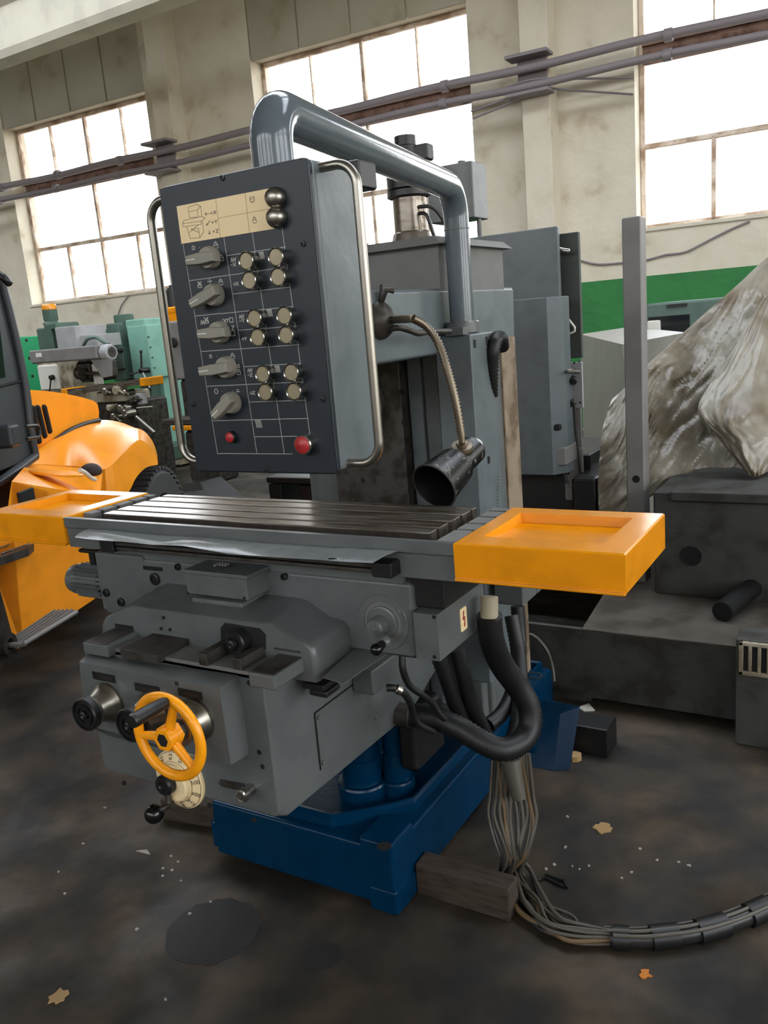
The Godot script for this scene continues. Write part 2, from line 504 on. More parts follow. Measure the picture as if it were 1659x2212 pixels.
func hall():
	var W := Transform3D(Basis(Vector3(0.999412,0.000000,-0.034280),Vector3.UP,Vector3(0.034280,0.000000,0.999412)), Vector3(-0.377075,-0.000000,-10.993535))
	var mb := MB.new()
	mb.bb(Vector3(-22, -0.3, -14), Vector3(12, 0, 10), 0.0)
	struct("floor", mb, M.floor)
	# back wall: bays 5.43 m apart with tall steel windows
	var SILL := 2.44
	var TOP := 5.47
	var HIGH := 7.2
	var wins := [[-18.65, -15.28], [-13.2, -9.83], [-7.77, -4.38], [-2.32, 1.06], [3.1, 6.5]]
	var edge := -22.5
	mb = MB.new()
	for w in wins + [[12.5, 12.5]]:
		mb.bb(Vector3(edge, 0, -0.45), Vector3(w[0], HIGH, 0), 0.0)
		if w[1] > w[0]:
			mb.bb(Vector3(w[0], 0, -0.45), Vector3(w[1], SILL, 0), 0.0)
			mb.bb(Vector3(w[0], TOP, -0.45), Vector3(w[1], HIGH, -0.05), 0.0)
		edge = w[1]
	var wall := struct("wall_back", mb, M.plaster, W)
	# cladding panels over every window, with open joints
	for w in wins:
		for k in 4:
			var a: float = lerpf(w[0], w[1], k / 4.0)
			var b: float = lerpf(w[0], w[1], (k + 1) / 4.0)
			mb = MB.new()
			mb.bb(Vector3(a + 0.012, TOP - 0.02, -0.06), Vector3(b - 0.012, HIGH, -0.02), 0.008)
			part("cladding_panel", mb, M.panel_wall, wall)
	# green painted dado
	mb = MB.new()
	mb.bb(Vector3(-22, 0.02, -0.01), Vector3(12, 1.89, 0.006), 0.0)
	part("painted_band", mb, M.green_band, wall)
	# pilasters
	var n := 1
	for s in [-14.9, -9.28, -3.43, 2.1, 7.7]:
		mb = MB.new()
		mb.bb(Vector3(s - 0.18, 0, -0.02), Vector3(s + 0.18, HIGH, 0.3), 0.015)
		struct("trim_%d" % n, mb, M.plaster, W)
		n += 1
	for i in wins.size():
		window_unit(i + 1, wins[i][0], wins[i][1], SILL, TOP, W)
	# other walls, ceiling
	mb = MB.new()
	mb.bb(Vector3(-22.4, 0, -14), Vector3(-22, HIGH, 10), 0.0)
	struct("wall_left", mb, M.plaster)
	mb = MB.new()
	# the right wall is mostly glazed, out of view
	mb.bb(Vector3(7.0, 0, -14), Vector3(7.4, 1.0, 10), 0.0)
	mb.bb(Vector3(7.0, 6.6, -14), Vector3(7.4, HIGH, 10), 0.0)
	edge = -14.0
	for k in 5:
		var a := -10.4 + k * 3.9
		mb.bb(Vector3(7.0, 1.0, edge), Vector3(7.4, 6.6, a), 0.0)
		edge = a + 3.2
	mb.bb(Vector3(7.0, 1.0, edge), Vector3(7.4, 6.6, 10), 0.0)
	struct("wall_right", mb, M.plaster)
	for k in 5:
		window_unit(11 + k, -3.2, 0.0, 1.0, 6.6, Transform3D(Basis(Vector3(0, 0, -1), Vector3.UP, Vector3(1, 0, 0)).rotated(Vector3.UP, 0.0), Vector3(7.5, 0, -10.4 + k * 3.9)))
	mb = MB.new()
	mb.bb(Vector3(-22.4, 0, 9.6), Vector3(12, 3.6, 10), 0.0)
	mb.bb(Vector3(-22.4, 6.6, 9.6), Vector3(12, HIGH, 10), 0.0)
	edge = -22.4
	for k in 5:
		var a := -12.6 + k * 4.2
		mb.bb(Vector3(edge, 3.6, 9.6), Vector3(a, 6.6, 10), 0.0)
		edge = a + 3.4
	mb.bb(Vector3(edge, 3.6, 9.6), Vector3(12, 6.6, 10), 0.0)
	struct("wall_front", mb, M.plaster)
	for k in 5:
		window_unit(16 + k, -12.6 + k * 4.2, -9.2 + k * 4.2, 3.6, 6.6, Transform3D(Basis.IDENTITY, Vector3(0, 0, 10.1)))
	mb = MB.new()
	# two long roof lights
	mb.bb(Vector3(-22.4, HIGH, -14), Vector3(12, HIGH + 0.3, -6.4), 0.0)
	mb.bb(Vector3(-22.4, HIGH, -3.9), Vector3(12, HIGH + 0.3, 10), 0.0)
	for k in 6:
		var a := -22.4 + k * 5.5
		mb.bb(Vector3(a, HIGH, -6.4), Vector3(a + (0.5 if k < 5 else 6.9), HIGH + 0.3, -3.9), 0.0)
	struct("ceiling", mb, M.ceiling)
	for k in 5:
		window_unit(6 + k, 0.0, 5.0, 0.0, 2.5, Transform3D(Basis(Vector3(1, 0, 0), Vector3(0, 0, 1), Vector3(0, -1, 0)), Vector3(-21.9 + k * 5.5, HIGH, -6.4)))
	# crane beam along the back of the hall, its lower edge in view at the top left
	mb = MB.new()
	mb.prism(PackedVector2Array([Vector2(-8.0, 5.22), Vector2(-7.72, 5.22), Vector2(-7.68, 5.3), Vector2(-7.68, 5.75), Vector2(-7.5, 5.9), Vector2(-7.5, 6.3), Vector2(-8.2, 6.3), Vector2(-8.2, 5.9), Vector2(-8.0, 5.75)]), 6.7, Transform3D(Basis(Vector3(0, 0, 1), Vector3.UP, Vector3(-1, 0, 0)), Vector3(-6.6, 0, 0)), 0.01)
	mb.bb(Vector3(-9.5, 6.25, -8.1), Vector3(-9.3, 7.2, -7.6), 0.01)
	mb.bb(Vector3(-7.0, 6.25, -8.1), Vector3(-6.8, 7.2, -7.6), 0.01)
	struct("trim_8", mb, M.beam)
	wall_pipes(W)


func window_unit(n: int, a: float, b: float, lo: float, hi: float, at: Transform3D):
	var win := Node3D.new()
	win.name = "window_%d" % n
	win.transform = at
	win.set_meta("kind", "structure")
	add_child(win)
	var zc := -0.3
	var t := 0.035
	var beam_lo := 4.34
	var beam_hi := 4.55
	var tr := 3.42
	var mb := MB.new()
	mb.bb(Vector3(a, lo, zc - t), Vector3(a + 0.06, hi, zc + t), 0.008)
	mb.bb(Vector3(b - 0.06, lo, zc - t), Vector3(b, hi, zc + t), 0.008)
	mb.bb(Vector3(a, lo, zc - t), Vector3(b, lo + 0.07, zc + t), 0.008)
	mb.bb(Vector3(a, hi - 0.06, zc - t), Vector3(b, hi, zc + t), 0.008)
	part("window_frame", mb, M.frame, win)
	mb = MB.new()
	mb.bb(Vector3(a - 0.05, lo - 0.03, -0.3), Vector3(b + 0.05, lo + 0.012, 0.03), 0.006)
	part("window_sill", mb, M.plaster, win)
	# rusty channel across the opening
	mb = MB.new()
	mb.bb(Vector3(a + 0.05, beam_lo, zc - 0.05), Vector3(b - 0.05, beam_hi, zc + 0.06), 0.006)
	mb.bb(Vector3(a + 0.05, beam_hi - 0.03, zc + 0.04), Vector3(b - 0.05, beam_hi, zc + 0.12), 0.004)
	mb.bb(Vector3(a + 0.05, beam_lo, zc + 0.04), Vector3(b - 0.05, beam_lo + 0.03, zc + 0.12), 0.004)
	part("channel_beam", mb, M.rust_beam, win)
	mb = MB.new()
	mb.bb(Vector3(a + 0.05, tr - 0.03, zc - t), Vector3(b - 0.05, tr + 0.03, zc + t), 0.008)
	part("transom", mb, M.frame, win)
	var m := (a + b) / 2.0
	var q := (b - a) / 4.0
	for e in [[m, lo, beam_lo, 0.024], [a + q, lo, tr, 0.026], [b - q, lo, tr, 0.024], [m, beam_hi, hi, 0.026], [a + q, beam_hi, hi, 0.01], [b - q, beam_hi, hi, 0.01]]:
		mb = MB.new()
		mb.bb(Vector3(e[0] - e[3], e[1] + 0.02, zc - t), Vector3(e[0] + e[3], e[2], zc + t), 0.006)
		part("mullion", mb, M.frame, win)
	for e in [[a, m, tr, beam_lo], [m, b, tr, beam_lo]]:
		mb = MB.new()
		mb.bb(Vector3(e[0] + 0.03, e[2] + 0.03, zc - 0.003), Vector3(e[1] - 0.03, e[3], zc + 0.003), 0.0)
		part("pane", pane(e[0] + 0.03, e[2] + 0.03, e[1] - 0.03, e[3], zc), M.glass, win)
	for k in 4:
		part("pane", pane(a + q * k + 0.02, lo + 0.05, a + q * (k + 1) - 0.02, tr - 0.03, zc), M.glass, win)
		part("pane", pane(a + q * k + 0.01, beam_hi, a + q * (k + 1) - 0.01, hi - 0.03, zc), M.glass, win)


func pane(x0: float, y0: float, x1: float, y1: float, z: float) -> MB:
	var mb := MB.new()
	mb.q(Vector3(x0, y0, z), Vector3(x1, y0, z), Vector3(x1, y1, z), Vector3(x0, y1, z), Vector3(0, 0, z - 50))
	return mb


func wall_pipes(W: Transform3D):
	# steam and cable pipes carried on brackets along the back wall
	var t: Node3D
	for e in [[4.42, 0.42, 0.05, "thick upper conduit pipe running along the back wall under the window beams"], [4.2, 0.5, 0.045, "lower conduit pipe running along the back wall just below the thick one"]]:
		t = thing("wall_pipe", e[3], "pipe", W)
		var mb := MB.new()
		var pts := []
		for i in 60:
			var s := -16.0 + i * 0.4
			pts.append(Vector3(s, e[0] + 0.012 * sin(s * 2.3) , e[1]))
		mb.tube(pts, e[2], 10)
		part("pipe", mb, M.conduit, t)
		for s in [-13.0, -11.6, -10.2, -7.4, -4.6, -1.9, -0.6]:
			mb = MB.new()
			mb.cyl(Vector3(s, e[0], e[1]), Vector3(s + 0.09, e[0], e[1]), e[2] + 0.02, 12)
			part("clamp", mb, M.conduit, t)
	for k in 2:
		var s: float = [-9.28, -3.43][k]
		t = thing("pipe_bracket", ["steel pipe bracket on the far left pilaster between two windows", "steel pipe bracket with cables on the pilaster right of the middle window"][k], "bracket", W)
		var mb := MB.new()
		mb.bb(Vector3(s - 0.28, 4.10, 0.3), Vector3(s + 0.24, 4.14, 0.56), 0.006)
		part("arm", mb, M.conduit, t)
		mb = MB.new()
		mb.bb(Vector3(s - 0.28, 4.52, 0.3), Vector3(s + 0.24, 4.56, 0.56), 0.006)
		part("arm", mb, M.conduit, t)
		mb = MB.new()
		mb.bb(Vector3(s - 0.2, 4.1, 0.295), Vector3(s + 0.16, 4.58, 0.33), 0.006)
		part("back_plate", mb, M.conduit, t)
	for e in [[[Vector3(-4.3121,4.1617,0.4500), Vector3(-3.8203,4.2274,0.4500), Vector3(-3.4193,4.2736,0.4200), Vector3(-2.9235,4.2092,0.3000), Vector3(-2.3095,4.1365,0.1000)], "thin cable fanning from the right pilaster bracket to the window edge, upper one"],
			[[Vector3(-4.2067,4.0624,0.4500), Vector3(-3.7671,4.1133,0.4500), Vector3(-3.3943,4.1923,0.4200), Vector3(-3.1218,4.1312,0.3000), Vector3(-2.3127,3.9573,0.1000)], "thin cable fanning from the right pilaster bracket to the window edge, lower one"],
			[[Vector3(-4.1877,3.9735,0.4500), Vector3(-3.7405,4.0563,0.4500), Vector3(-3.3950,4.1771,0.4200)], "short dark cable drooping left from the right pilaster bracket"]]:
		var mb := MB.new()
		mb.tube(curve(e[0], 0.08), 0.014, 6)
		var o := solo("wall_cable", mb, M.conduit, e[1], "cable")
		o.transform = W
	# loose wire along the plaster on the right
	var mb2 := MB.new()
	mb2.tube(curve([Vector3(-3.0289,2.1652,0.0200), Vector3(-2.8079,2.0913,0.0200), Vector3(-2.5211,2.0781,0.0200), Vector3(-2.2136,2.0786,0.0200), Vector3(-1.9680,2.1172,0.0200), Vector3(-1.7549,2.1205,0.0200), Vector3(-1.4945,2.2229,0.0200), Vector3(-1.2416,2.3223,0.0200), Vector3(-1.0443,2.3845,0.0200)], 0.08), 0.013, 6)
	solo("wall_wire", mb2, M.conduit, "loose thin wire sagging across the plaster above the green paint, right side", "wire").transform = W
	mb2 = MB.new()
	mb2.tube(curve([Vector3(-10.7052,2.4516,0.0200), Vector3(-10.9710,2.2594,0.0200), Vector3(-11.0780,2.1126,0.0200)], 0.08), 0.01, 6)
	solo("wall_wire", mb2, M.conduit, "thin wire hanging below the sill of the left window", "wire").transform = W


func milling_machine():
	var m := thing("milling_machine", "large grey and blue milling machine with yellow end trays and a hanging black control panel", "machine", Transform3D(Basis.IDENTITY, Vector3(-1.44, 0, -2.0)))
	# parts are written in world metres; the offset keeps the thing's origin at its base
	var off := Vector3(1.44, 0, 2.0)
	machine_base(m, off)
	machine_column(m, off)
	machine_knee(m, off)
	machine_saddle(m, off)
	machine_table(m, off)
	pendant(m, off)
	work_lamp(m, off)


# a part written in world coordinates, hung under the machine
func mp(called: String, mb, mt: Material, m: Node, off: Vector3, label := "") -> MeshInstance3D:
	var o := part(called, mb, mt, m, label)
	if m.get_parent() == self:
		o.position = off
	return o


func machine_base(m: Node, off: Vector3):
	var mb := MB.new()
	var x0 := -1.775
	var x1 := -1.1
	var zf := -1.70
	var zb := -3.0
	var top := 0.235
	# apron with feet
	mb.bb(Vector3(x0 + 0.02, 0.018, zb), Vector3(x1, top - 0.03, zf), 0.012)
	mb.bb(Vector3(x1 - 0.09, 0.0, zf - 0.16), Vector3(x1 + 0.004, 0.08, zf + 0.004), 0.01)
	mb.bb(Vector3(x0, 0.03, zf - 0.16), Vector3(x0 + 0.09, 0.14, zf + 0.004), 0.02)
	mb.bb(Vector3(x0, 0.0, zb), Vector3(x0 + 0.09, 0.08, zb + 0.15), 0.01)
	mb.bb(Vector3(x1 - 0.09, 0.0, zb), Vector3(x1, 0.08, zb + 0.15), 0.01)
	var b := mp("base", mb, M.blue, m, off)
	# coolant rim with cut corners at the bolts
	mb = MB.new()
	var o1 := [Vector2(x0 + 0.02, zf - 0.03), Vector2(x0 + 0.2, zf - 0.03), Vector2(-1.32, zf - 0.03), Vector2(-1.215, zf - 0.115), Vector2(x1 - 0.035, zf - 0.2), Vector2(x1 - 0.035, zb + 0.02), Vector2(x0 + 0.02, zb + 0.02)]
	var c := Vector2(-1.44, -2.3)
	var rings := []
	for e in [[0.0, top - 0.032], [0.0, top - 0.004], [0.012, top + 0.004], [0.026, top], [0.034, top - 0.025]]:
		var ring := []
		for p in o1:
			var d: Vector2 = (c - p).normalized()
			ring.append(Vector3(p.x + d.x * e[0], e[1], p.y + d.y * e[0]))
		rings.append(ring)
	mb.loft(rings, false, true, false)
	part("rim", mb, M.blue, b)
	# bolt pad with its dark hole at the front right corner
	mb = MB.new()
	mb.bb(Vector3(-1.21, top - 0.05, zf - 0.13), Vector3(x1, top - 0.012, zf), 0.01)
	part("bolt_pad", mb, M.blue, b)
	mb = MB.new()
	mb.lathe([Vector2(0.02, 0.0), Vector2(0.02, 0.0015), Vector2(0.0, 0.0015)], 24, Transform3D(Basis.IDENTITY, Vector3(-1.1180, top - 0.0125, -1.6929)))
	part("bolt_hole", mb, M.hole, b)
	# elevating screw covers standing on the base
	for e in [[-1.33, -1.93, 0.062], [-1.235, -1.98, 0.042]]:
		mb = MB.new()
		mb.lathe([Vector2(e[2] * 1.25, top - 0.03), Vector2(e[2] * 1.25, top + 0.01), Vector2(e[2] * 1.2, top + 0.016), Vector2(e[2], top + 0.018), Vector2(e[2], 0.33), Vector2(e[2] * 0.92, 0.335), Vector2(e[2] * 0.92, 0.5), Vector2(0, 0.5)], 32, Transform3D(Basis.IDENTITY, Vector3(e[0], 0, e[1])))
		part("screw_cover", mb, M.blue, b)
	# rear right foot: a taller blue casting
	mb = MB.new()
	var f0 := Vector3(-0.9596,0.0020,-2.5882)
	var f1 := Vector3(-0.9117,0.0020,-2.6177)
	var f2 := Vector3(-0.9606,0.2150,-2.6958)
	var f3 := Vector3(-0.8907,0.2150,-2.6903)
	mb.hexa([Vector3(-1.1, 0.0, f0.z), f0, f1, Vector3(-1.1, 0.0, f1.z)], [Vector3(-1.1, 0.218, f2.z), f2, f3, Vector3(-1.1, 0.218, f3.z)])
	var u0 := Vector3(-1.0342,0.2900,-2.5969)
	var u1 := Vector3(-1.0374,0.2900,-2.7594)
	mb.hexa([Vector3(-1.12, 0.05, u0.z), Vector3(u0.x, 0.05, u0.z), Vector3(u1.x, 0.05, u1.z), Vector3(-1.12, 0.05, u1.z)], [Vector3(-1.12, 0.292, u0.z), u0, u1, Vector3(-1.12, 0.292, u1.z)])
	var ft := mp("rear_foot", mb, M.blue, m, off)
	mb = MB.new()
	mb.lathe([Vector2(0.03, 0.0), Vector2(0.03, 0.003), Vector2(0.024, 0.003), Vector2(0.023, -0.02), Vector2(0, -0.02)], 24, Transform3D(Basis.IDENTITY, Vector3(-1.0732,0.2900,-2.7249)))
	part("bolt_hole", mb, M.hole, ft)


func machine_column(m: Node, off: Vector3):
	var mb := MB.new()
	mb.bb(Vector3(-1.78, 0.2, -2.76), Vector3(-1.1, 1.5, -2.42), 0.015)
	mb.bb(Vector3(-1.72, 0.2, -2.43), Vector3(-1.12, 1.52, -2.385), 0.012)
	var col := mp("column", mb, M.grey, m, off)
	mb = MB.new()
	mb.bb(Vector3(-1.595, 0.3, -2.39), Vector3(-1.318, 1.535, -2.33), 0.004)
	part("guideway", mb, M.steel_dark, col)
	# spindle nose
	var sp := Vector3(-1.4959,1.3417,-2.3300)
	mb = MB.new()
	mb.lathe([Vector2(0.0, 0.035), Vector2(0.03, 0.035), Vector2(0.034, 0.03), Vector2(0.036, 0.004), Vector2(0.06, 0.004), Vector2(0.062, 0.028), Vector2(0.112, 0.028), Vector2(0.117, 0.022), Vector2(0.12, 0.0)], 48, MB.along(sp, sp + Vector3(0, 0, 1)))
	part("spindle_nose", mb, M.steel_dark, col)
	for p in [Vector3(-1.3132,1.3827,-2.3300), Vector3(-1.3151,1.2860,-2.3300), Vector3(-1.3147,1.1952,-2.3300), Vector3(-1.4877,1.0946,-2.3300)]:
		mb = MB.new()
		mb.cyl(p - Vector3(0, 0, 0.004), p + Vector3(0, 0, 0.0015), 0.0085, 16, 0.001)
		part("bolt_hole", mb, M.hole, col)
	# lighter narrow strips on the column face
	for e in [[-1.318, -1.262, -2.372], [-1.205, -1.175, -2.37]]:
		mb = MB.new()
		mb.bb(Vector3(e[0], 0.3, -2.39), Vector3(e[1], 1.515, e[2]), 0.012)
		part("cover_strip", mb, M.grey_side, col)
	# box-shaped cover at the right corner that carries the mast
	mb = MB.new()
	mb.bb(Vector3(-1.165, 0.45, -2.46), Vector3(-1.045, 1.548, -2.285), 0.006)
	var cb := mp("side_cover", mb, M.grey_side, m, off)
	mb = MB.new()
	mb.bb(Vector3(-1.168, 0.95, -2.4), Vector3(-1.0435, 0.954, -2.2835), 0.0)
	part("joint", mb, M.hole, cb)
	for p in [Vector3(-1.0450,1.5188,-2.3097), Vector3(-1.0450,1.5229,-2.3985), Vector3(-1.0450,1.1632,-2.3623)]:
		mb = MB.new()
		mb.bb(p + Vector3(-0.003, -0.012, -0.006), p + Vector3(0.004, 0.012, 0.006), 0.002)
		part("hinge", mb, M.black, cb)
	# cream rear strip
	mb = MB.new()
	mb.bb(Vector3(-1.13, 0.3, -2.75), Vector3(-1.092, 1.52, -2.625), 0.004)
	mp("rear_strip", mb, M.beige, m, off)
	# corrugated hose leaving the column
	mb = MB.new()
	mb.tube(curve([Vector3(-1.0600,1.3543,-2.4492), Vector3(-1.0500,1.3932,-2.4312), Vector3(-1.0400,1.4448,-2.4185), Vector3(-1.0300,1.4935,-2.4125), Vector3(-1.0300,1.5224,-2.4380), Vector3(-1.0500,1.5216,-2.5228), Vector3(-1.0900,1.4924,-2.6311)], 0.006), 0.02, 14, 0.0022)
	mp("corrugated_hose", mb, M.rubber, m, off)
	mb = MB.new()
	mb.tube(curve([Vector3(-1.0700,1.3118,-2.4668), Vector3(-1.0600,1.2398,-2.4555), Vector3(-1.0550,1.1392,-2.4373), Vector3(-1.0550,0.9949,-2.4099), Vector3(-1.0600,0.8758,-2.3978), Vector3(-1.0800,0.6823,-2.4105)], 0.005), 0.0095, 12, 0.0014)
	mp("corrugated_hose", mb, M.rubber, m, off)
	# overarm ram
	mb = MB.new()
	mb.prism(PackedVector2Array([-2.8961 * Vector2.RIGHT + Vector2(0, 1.492), Vector2(-1.75, 1.492), Vector2(-1.74, 1.685), -2.9098 * Vector2.RIGHT + Vector2(0, 1.685)]), 0.5, Transform3D(Basis(Vector3(0, 0, 1), Vector3.UP, Vector3(-1, 0, 0)), Vector3(-1.15, 0, 0)), 0.012)
	var ram := mp("overarm", mb, M.grey_side, m, off)
	# sheet-metal box with a lid on top
	var zf := -2.335
	mb = MB.new()
	mb.bb(Vector3(-1.72, 1.66, -2.83), Vector3(-1.155, 1.8240, zf), 0.003)
	var bx := mp("drive_housing", mb, M.grey_dull, m, off)
	mb = MB.new()
	var yt := 1.8240
	mb.hexa([Vector3(-1.75, yt - 0.012, zf + 0.03), Vector3(-1.13, yt - 0.012, zf + 0.03), Vector3(-1.13, yt - 0.012, -2.86), Vector3(-1.75, yt - 0.012, -2.86)], [Vector3(-1.74, yt + 0.012, zf + 0.02), Vector3(-1.155, yt + 0.012, zf + 0.02), Vector3(-1.155, yt + 0.012, -2.84), Vector3(-1.74, yt + 0.012, -2.84)])
	part("lid", mb, M.grey_dull, bx)
	mb = MB.new()
	mb.tube(curve([Vector3(-1.42, yt + 0.02, zf - 0.04), Vector3(-1.42, yt + 0.022, zf + 0.03), Vector3(-1.42, yt - 0.03, zf + 0.012), Vector3(-1.41, 1.75, zf + 0.008), Vector3(-1.4, 1.68, zf + 0.008)], 0.01), 0.003, 6)
	part("wire", mb, M.cable_dark, bx)
	# draw-bar motor standing on the lid
	var pc := Vector3(-1.37, yt + 0.01, -2.58)
	mb = MB.new()
	mb.lathe([Vector2(0.085, 0), Vector2(0.085, 0.012), Vector2(0.068, 0.02), Vector2(0.062, 0.045), Vector2(0.056, 0.05), Vector2(0.056, 0.16), Vector2(0.0, 0.16)], 32, Transform3D(Basis.IDENTITY, pc))
	var mo := mp("drawbar_motor", mb, M.steel, m, off)
	mb = MB.new()
	mb.lathe([Vector2(0.062, 0.155), Vector2(0.072, 0.16), Vector2(0.072, 0.178), Vector2(0.062, 0.18), Vector2(0.07, 0.184), Vector2(0.07, 0.225), Vector2(0.055, 0.235), Vector2(0.048, 0.236), Vector2(0.048, 0.31), Vector2(0.035, 0.316), Vector2(0.035, 0.345), Vector2(0, 0.345)], 32, Transform3D(Basis.IDENTITY, pc))
	part("motor_cap", mb, M.black, mo)
	mb = MB.new()
	mb.box(pc + Vector3(0.06, 0.285, 0.0), Vector3(0.06, 0.05, 0.05), 0.006)
	part("plug", mb, M.black, mo)
	mb = MB.new()
	mb.tube(curve([pc + Vector3(0.05, 0.12, 0.03), pc + Vector3(0.1, 0.11, 0.03), pc + Vector3(0.13, 0.05, 0.0), pc + Vector3(0.135, 0.0, -0.02)], 0.01), 0.006, 8)
	mb.tube(curve([pc + Vector3(0.05, 0.10, 0.03), pc + Vector3(0.08, 0.09, 0.04), pc + Vector3(0.095, 0.03, 0.03), pc + Vector3(0.1, 0.0, 0.02)], 0.01), 0.006, 8)
	part("cable", mb, M.cable_dark, mo)
	# grey column foot seen between the hoses, and a grey box at the rear under the tray
	mb = MB.new()
	mb.bb(Vector3(-1.0249, 0.7179, -2.42), Vector3(-0.9287, 0.8756, -2.3), 0.005)
	mb.bb(Vector3(-1.0, 0.72, -2.5), Vector3(-0.9261,0.7871,-2.4200), 0.005)
	mp("switch_box", mb, M.grey, m, off)


func guide(mb: MB, x0: float, x1: float, y: float, z0: float, z1: float, h: float):
	mb.bb(Vector3(x0, y - h, z1), Vector3(x1, y, z0), 0.003)


func machine_knee(m: Node, off: Vector3):
	var zk := -1.33
	var mb := MB.new()
	# body: side view pushed across
	mb.prism(PackedVector2Array([Vector2(-1.335, 0.515), Vector2(-1.36, 0.5), Vector2(-1.95, 0.48), Vector2(-2.34, 0.62), Vector2(-2.34, 0.865), Vector2(-1.34, 0.865)]), 0.565, Transform3D(Basis(Vector3(0, 0, 1), Vector3.UP, Vector3(-1, 0, 0)), Vector3(-1.155, 0, 0)), 0.008)
	var knee := mp("knee", mb, M.grey, m, off)
	# front cover plate with rounded corners
	mb = MB.new()
	var pl := PackedVector2Array()
	for e in [[-1.173, 0.535, -PI / 2], [-1.173, 0.85, 0.0], [-1.715, 0.85, PI / 2], [-1.715, 0.535, PI]]:
		for k in 6:
			var a: float = e[2] + PI / 2 * k / 5.0
			pl.append(Vector2(e[0] + 0.02 * cos(a), e[1] + 0.02 * sin(a)))
	mb.prism(pl, 0.035, Transform3D(Basis.IDENTITY, Vector3(0, 0, zk - 0.03)), 0.006)
	part("front_plate", mb, M.grey, knee)
	# gearbox bulge on the front
	mb = MB.new()
	mb.hexa([Vector3(-1.6584,0.8608,-1.2500), Vector3(-1.2120,0.8629,-1.2500), Vector3(-1.2081,0.6803,-1.2500), Vector3(-1.6767,0.6921,-1.2500)], [Vector3(-1.7174,0.8466,-1.3300), Vector3(-1.2218,0.8595,-1.3300), Vector3(-1.2209,0.6656,-1.3300), Vector3(-1.6963,0.6174,-1.3300)])
	var gb := mp("feed_gearbox", mb, M.grey, m, off)
	# right side: inspection cover line and screws
	mb = MB.new()
	var sx := -1.1525
	var a1 := Vector3(-1.1525,0.6989,-1.4971)
	var a2 := Vector3(-1.1525,0.5477,-1.4942)
	var a3 := Vector3(-1.1525,0.6981,-1.6159)
	mb.bb(Vector3(sx - 0.002, a2.y, a1.z - 0.0015), Vector3(sx + 0.001, a1.y, a1.z + 0.0015), 0.0)
	mb.bb(Vector3(sx - 0.002, a1.y - 0.0015, -2.1), Vector3(sx + 0.001, a1.y + 0.0015, a1.z), 0.0)
	part("cover_joint", mb, M.hole, knee)
	for p in [Vector3(-1.1530,0.6807,-1.5123), Vector3(-1.1530,0.5610,-1.5114), Vector3(-1.1530,0.5597,-1.7660)]:
		mb = MB.new()
		mb.cyl(p - Vector3(0.002, 0, 0), p + Vector3(0.003, 0, 0), 0.006, 12, 0.001)
		part("screw", mb, M.grey, knee)
	for p in [Vector3(-1.6650,0.4916,-1.3250), Vector3(-1.3691,0.4988,-1.3250), Vector3(-1.2325,0.4932,-1.3250), Vector3(-1.1932,0.8459,-1.3250), Vector3(-1.1891,0.6770,-1.3250), Vector3(-1.1848,0.6420,-1.3250)]:
		mb = MB.new()
		mb.cyl(p - Vector3(0, 0, 0.004), p + Vector3(0, 0, 0.0015), 0.0065, 14, 0.001)
		part("screw_hole", mb, M.hole, knee)
	mb = MB.new()
	mb.cyl(Vector3(-1.3377,0.8547,-1.2500) - Vector3(0, 0, 0.004), Vector3(-1.3377,0.8547,-1.2500) + Vector3(0, 0, 0.002), 0.006, 14, 0.001)
	part("screw", mb, M.steel_dark, gb)
	# guideways on top, left pair and right pair
	var gy := 0.885
	mb = MB.new()
	mb.bb(Vector3(-1.705, gy - 0.03, -2.2), Vector3(-1.615, gy, -1.303), 0.003)
	mb.bb(Vector3(-1.172, gy - 0.034, -2.2), Vector3(-1.1, gy, -1.3), 0.004)
	part("guideway", mb, M.grey, knee)
	mb = MB.new()
	mb.bb(Vector3(-1.702, gy - 0.004, -2.1), Vector3(-1.63, gy + 0.0015, -1.306), 0.001)
	part("ground_face", mb, M.steel_dark, knee)
	mb = MB.new()
	mb.bb(Vector3(-1.168, gy - 0.004, -2.1), Vector3(-1.104, gy + 0.0015, -1.304), 0.001)
	part("ground_face", mb, M.steel_dark, knee)
	mb = MB.new()
	var w0 := Vector3(-1.5652,0.8880,-1.2977)
	var w1 := Vector3(-1.4440,0.8880,-1.3057)
	mb.bb(Vector3(w0.x, gy - 0.02, -2.1), Vector3(w1.x, gy + 0.003, w0.z), 0.001)
	part("wiper_cover", mb, M.steel_dark, knee)
	# two upright guide bars either side of the cross screw
	for p in [Vector3(-1.3150,0.9030,-1.3146), Vector3(-1.2191,0.9010,-1.3217)]:
		mb = MB.new()
		mb.bb(Vector3(p.x - 0.0125, gy - 0.012, -1.6), Vector3(p.x + 0.0125, p.y, p.z), 0.002)
		part("guide_bar", mb, M.steel_dark, knee)
	mb = MB.new()
	mb.bb(Vector3(-1.62, gy - 0.03, -1.7), Vector3(-1.16, gy - 0.012, -1.325), 0.002)
	part("screw_trough", mb, M.grey_dull, knee)
	# bracket box under the saddle, right side
	mb = MB.new()
	mb.bb(Vector3(-1.0900,0.7447,-1.6678), Vector3(-1.155, 0.6764, -1.7935), 0.006)
	part("bracket_box", mb, M.grey, knee)
	# clamp below the saddle at the right guide
	mb = MB.new()
	mb.bb(Vector3(-1.1310,0.8115,-1.4300), Vector3(-1.0682,0.7963,-1.4300) + Vector3(0, 0, -0.1), 0.003)
	mb.bb(Vector3(-1.1222,0.7925,-1.4400), Vector3(-1.0686,0.7861,-1.4400) + Vector3(0, -0.012, -0.06), 0.006)
	part("clamp", mb, M.black, knee)
	# motor fitting at the rear of the knee side
	var mf := Vector3(-1.1400,0.5128,-1.8884)
	mb = MB.new()
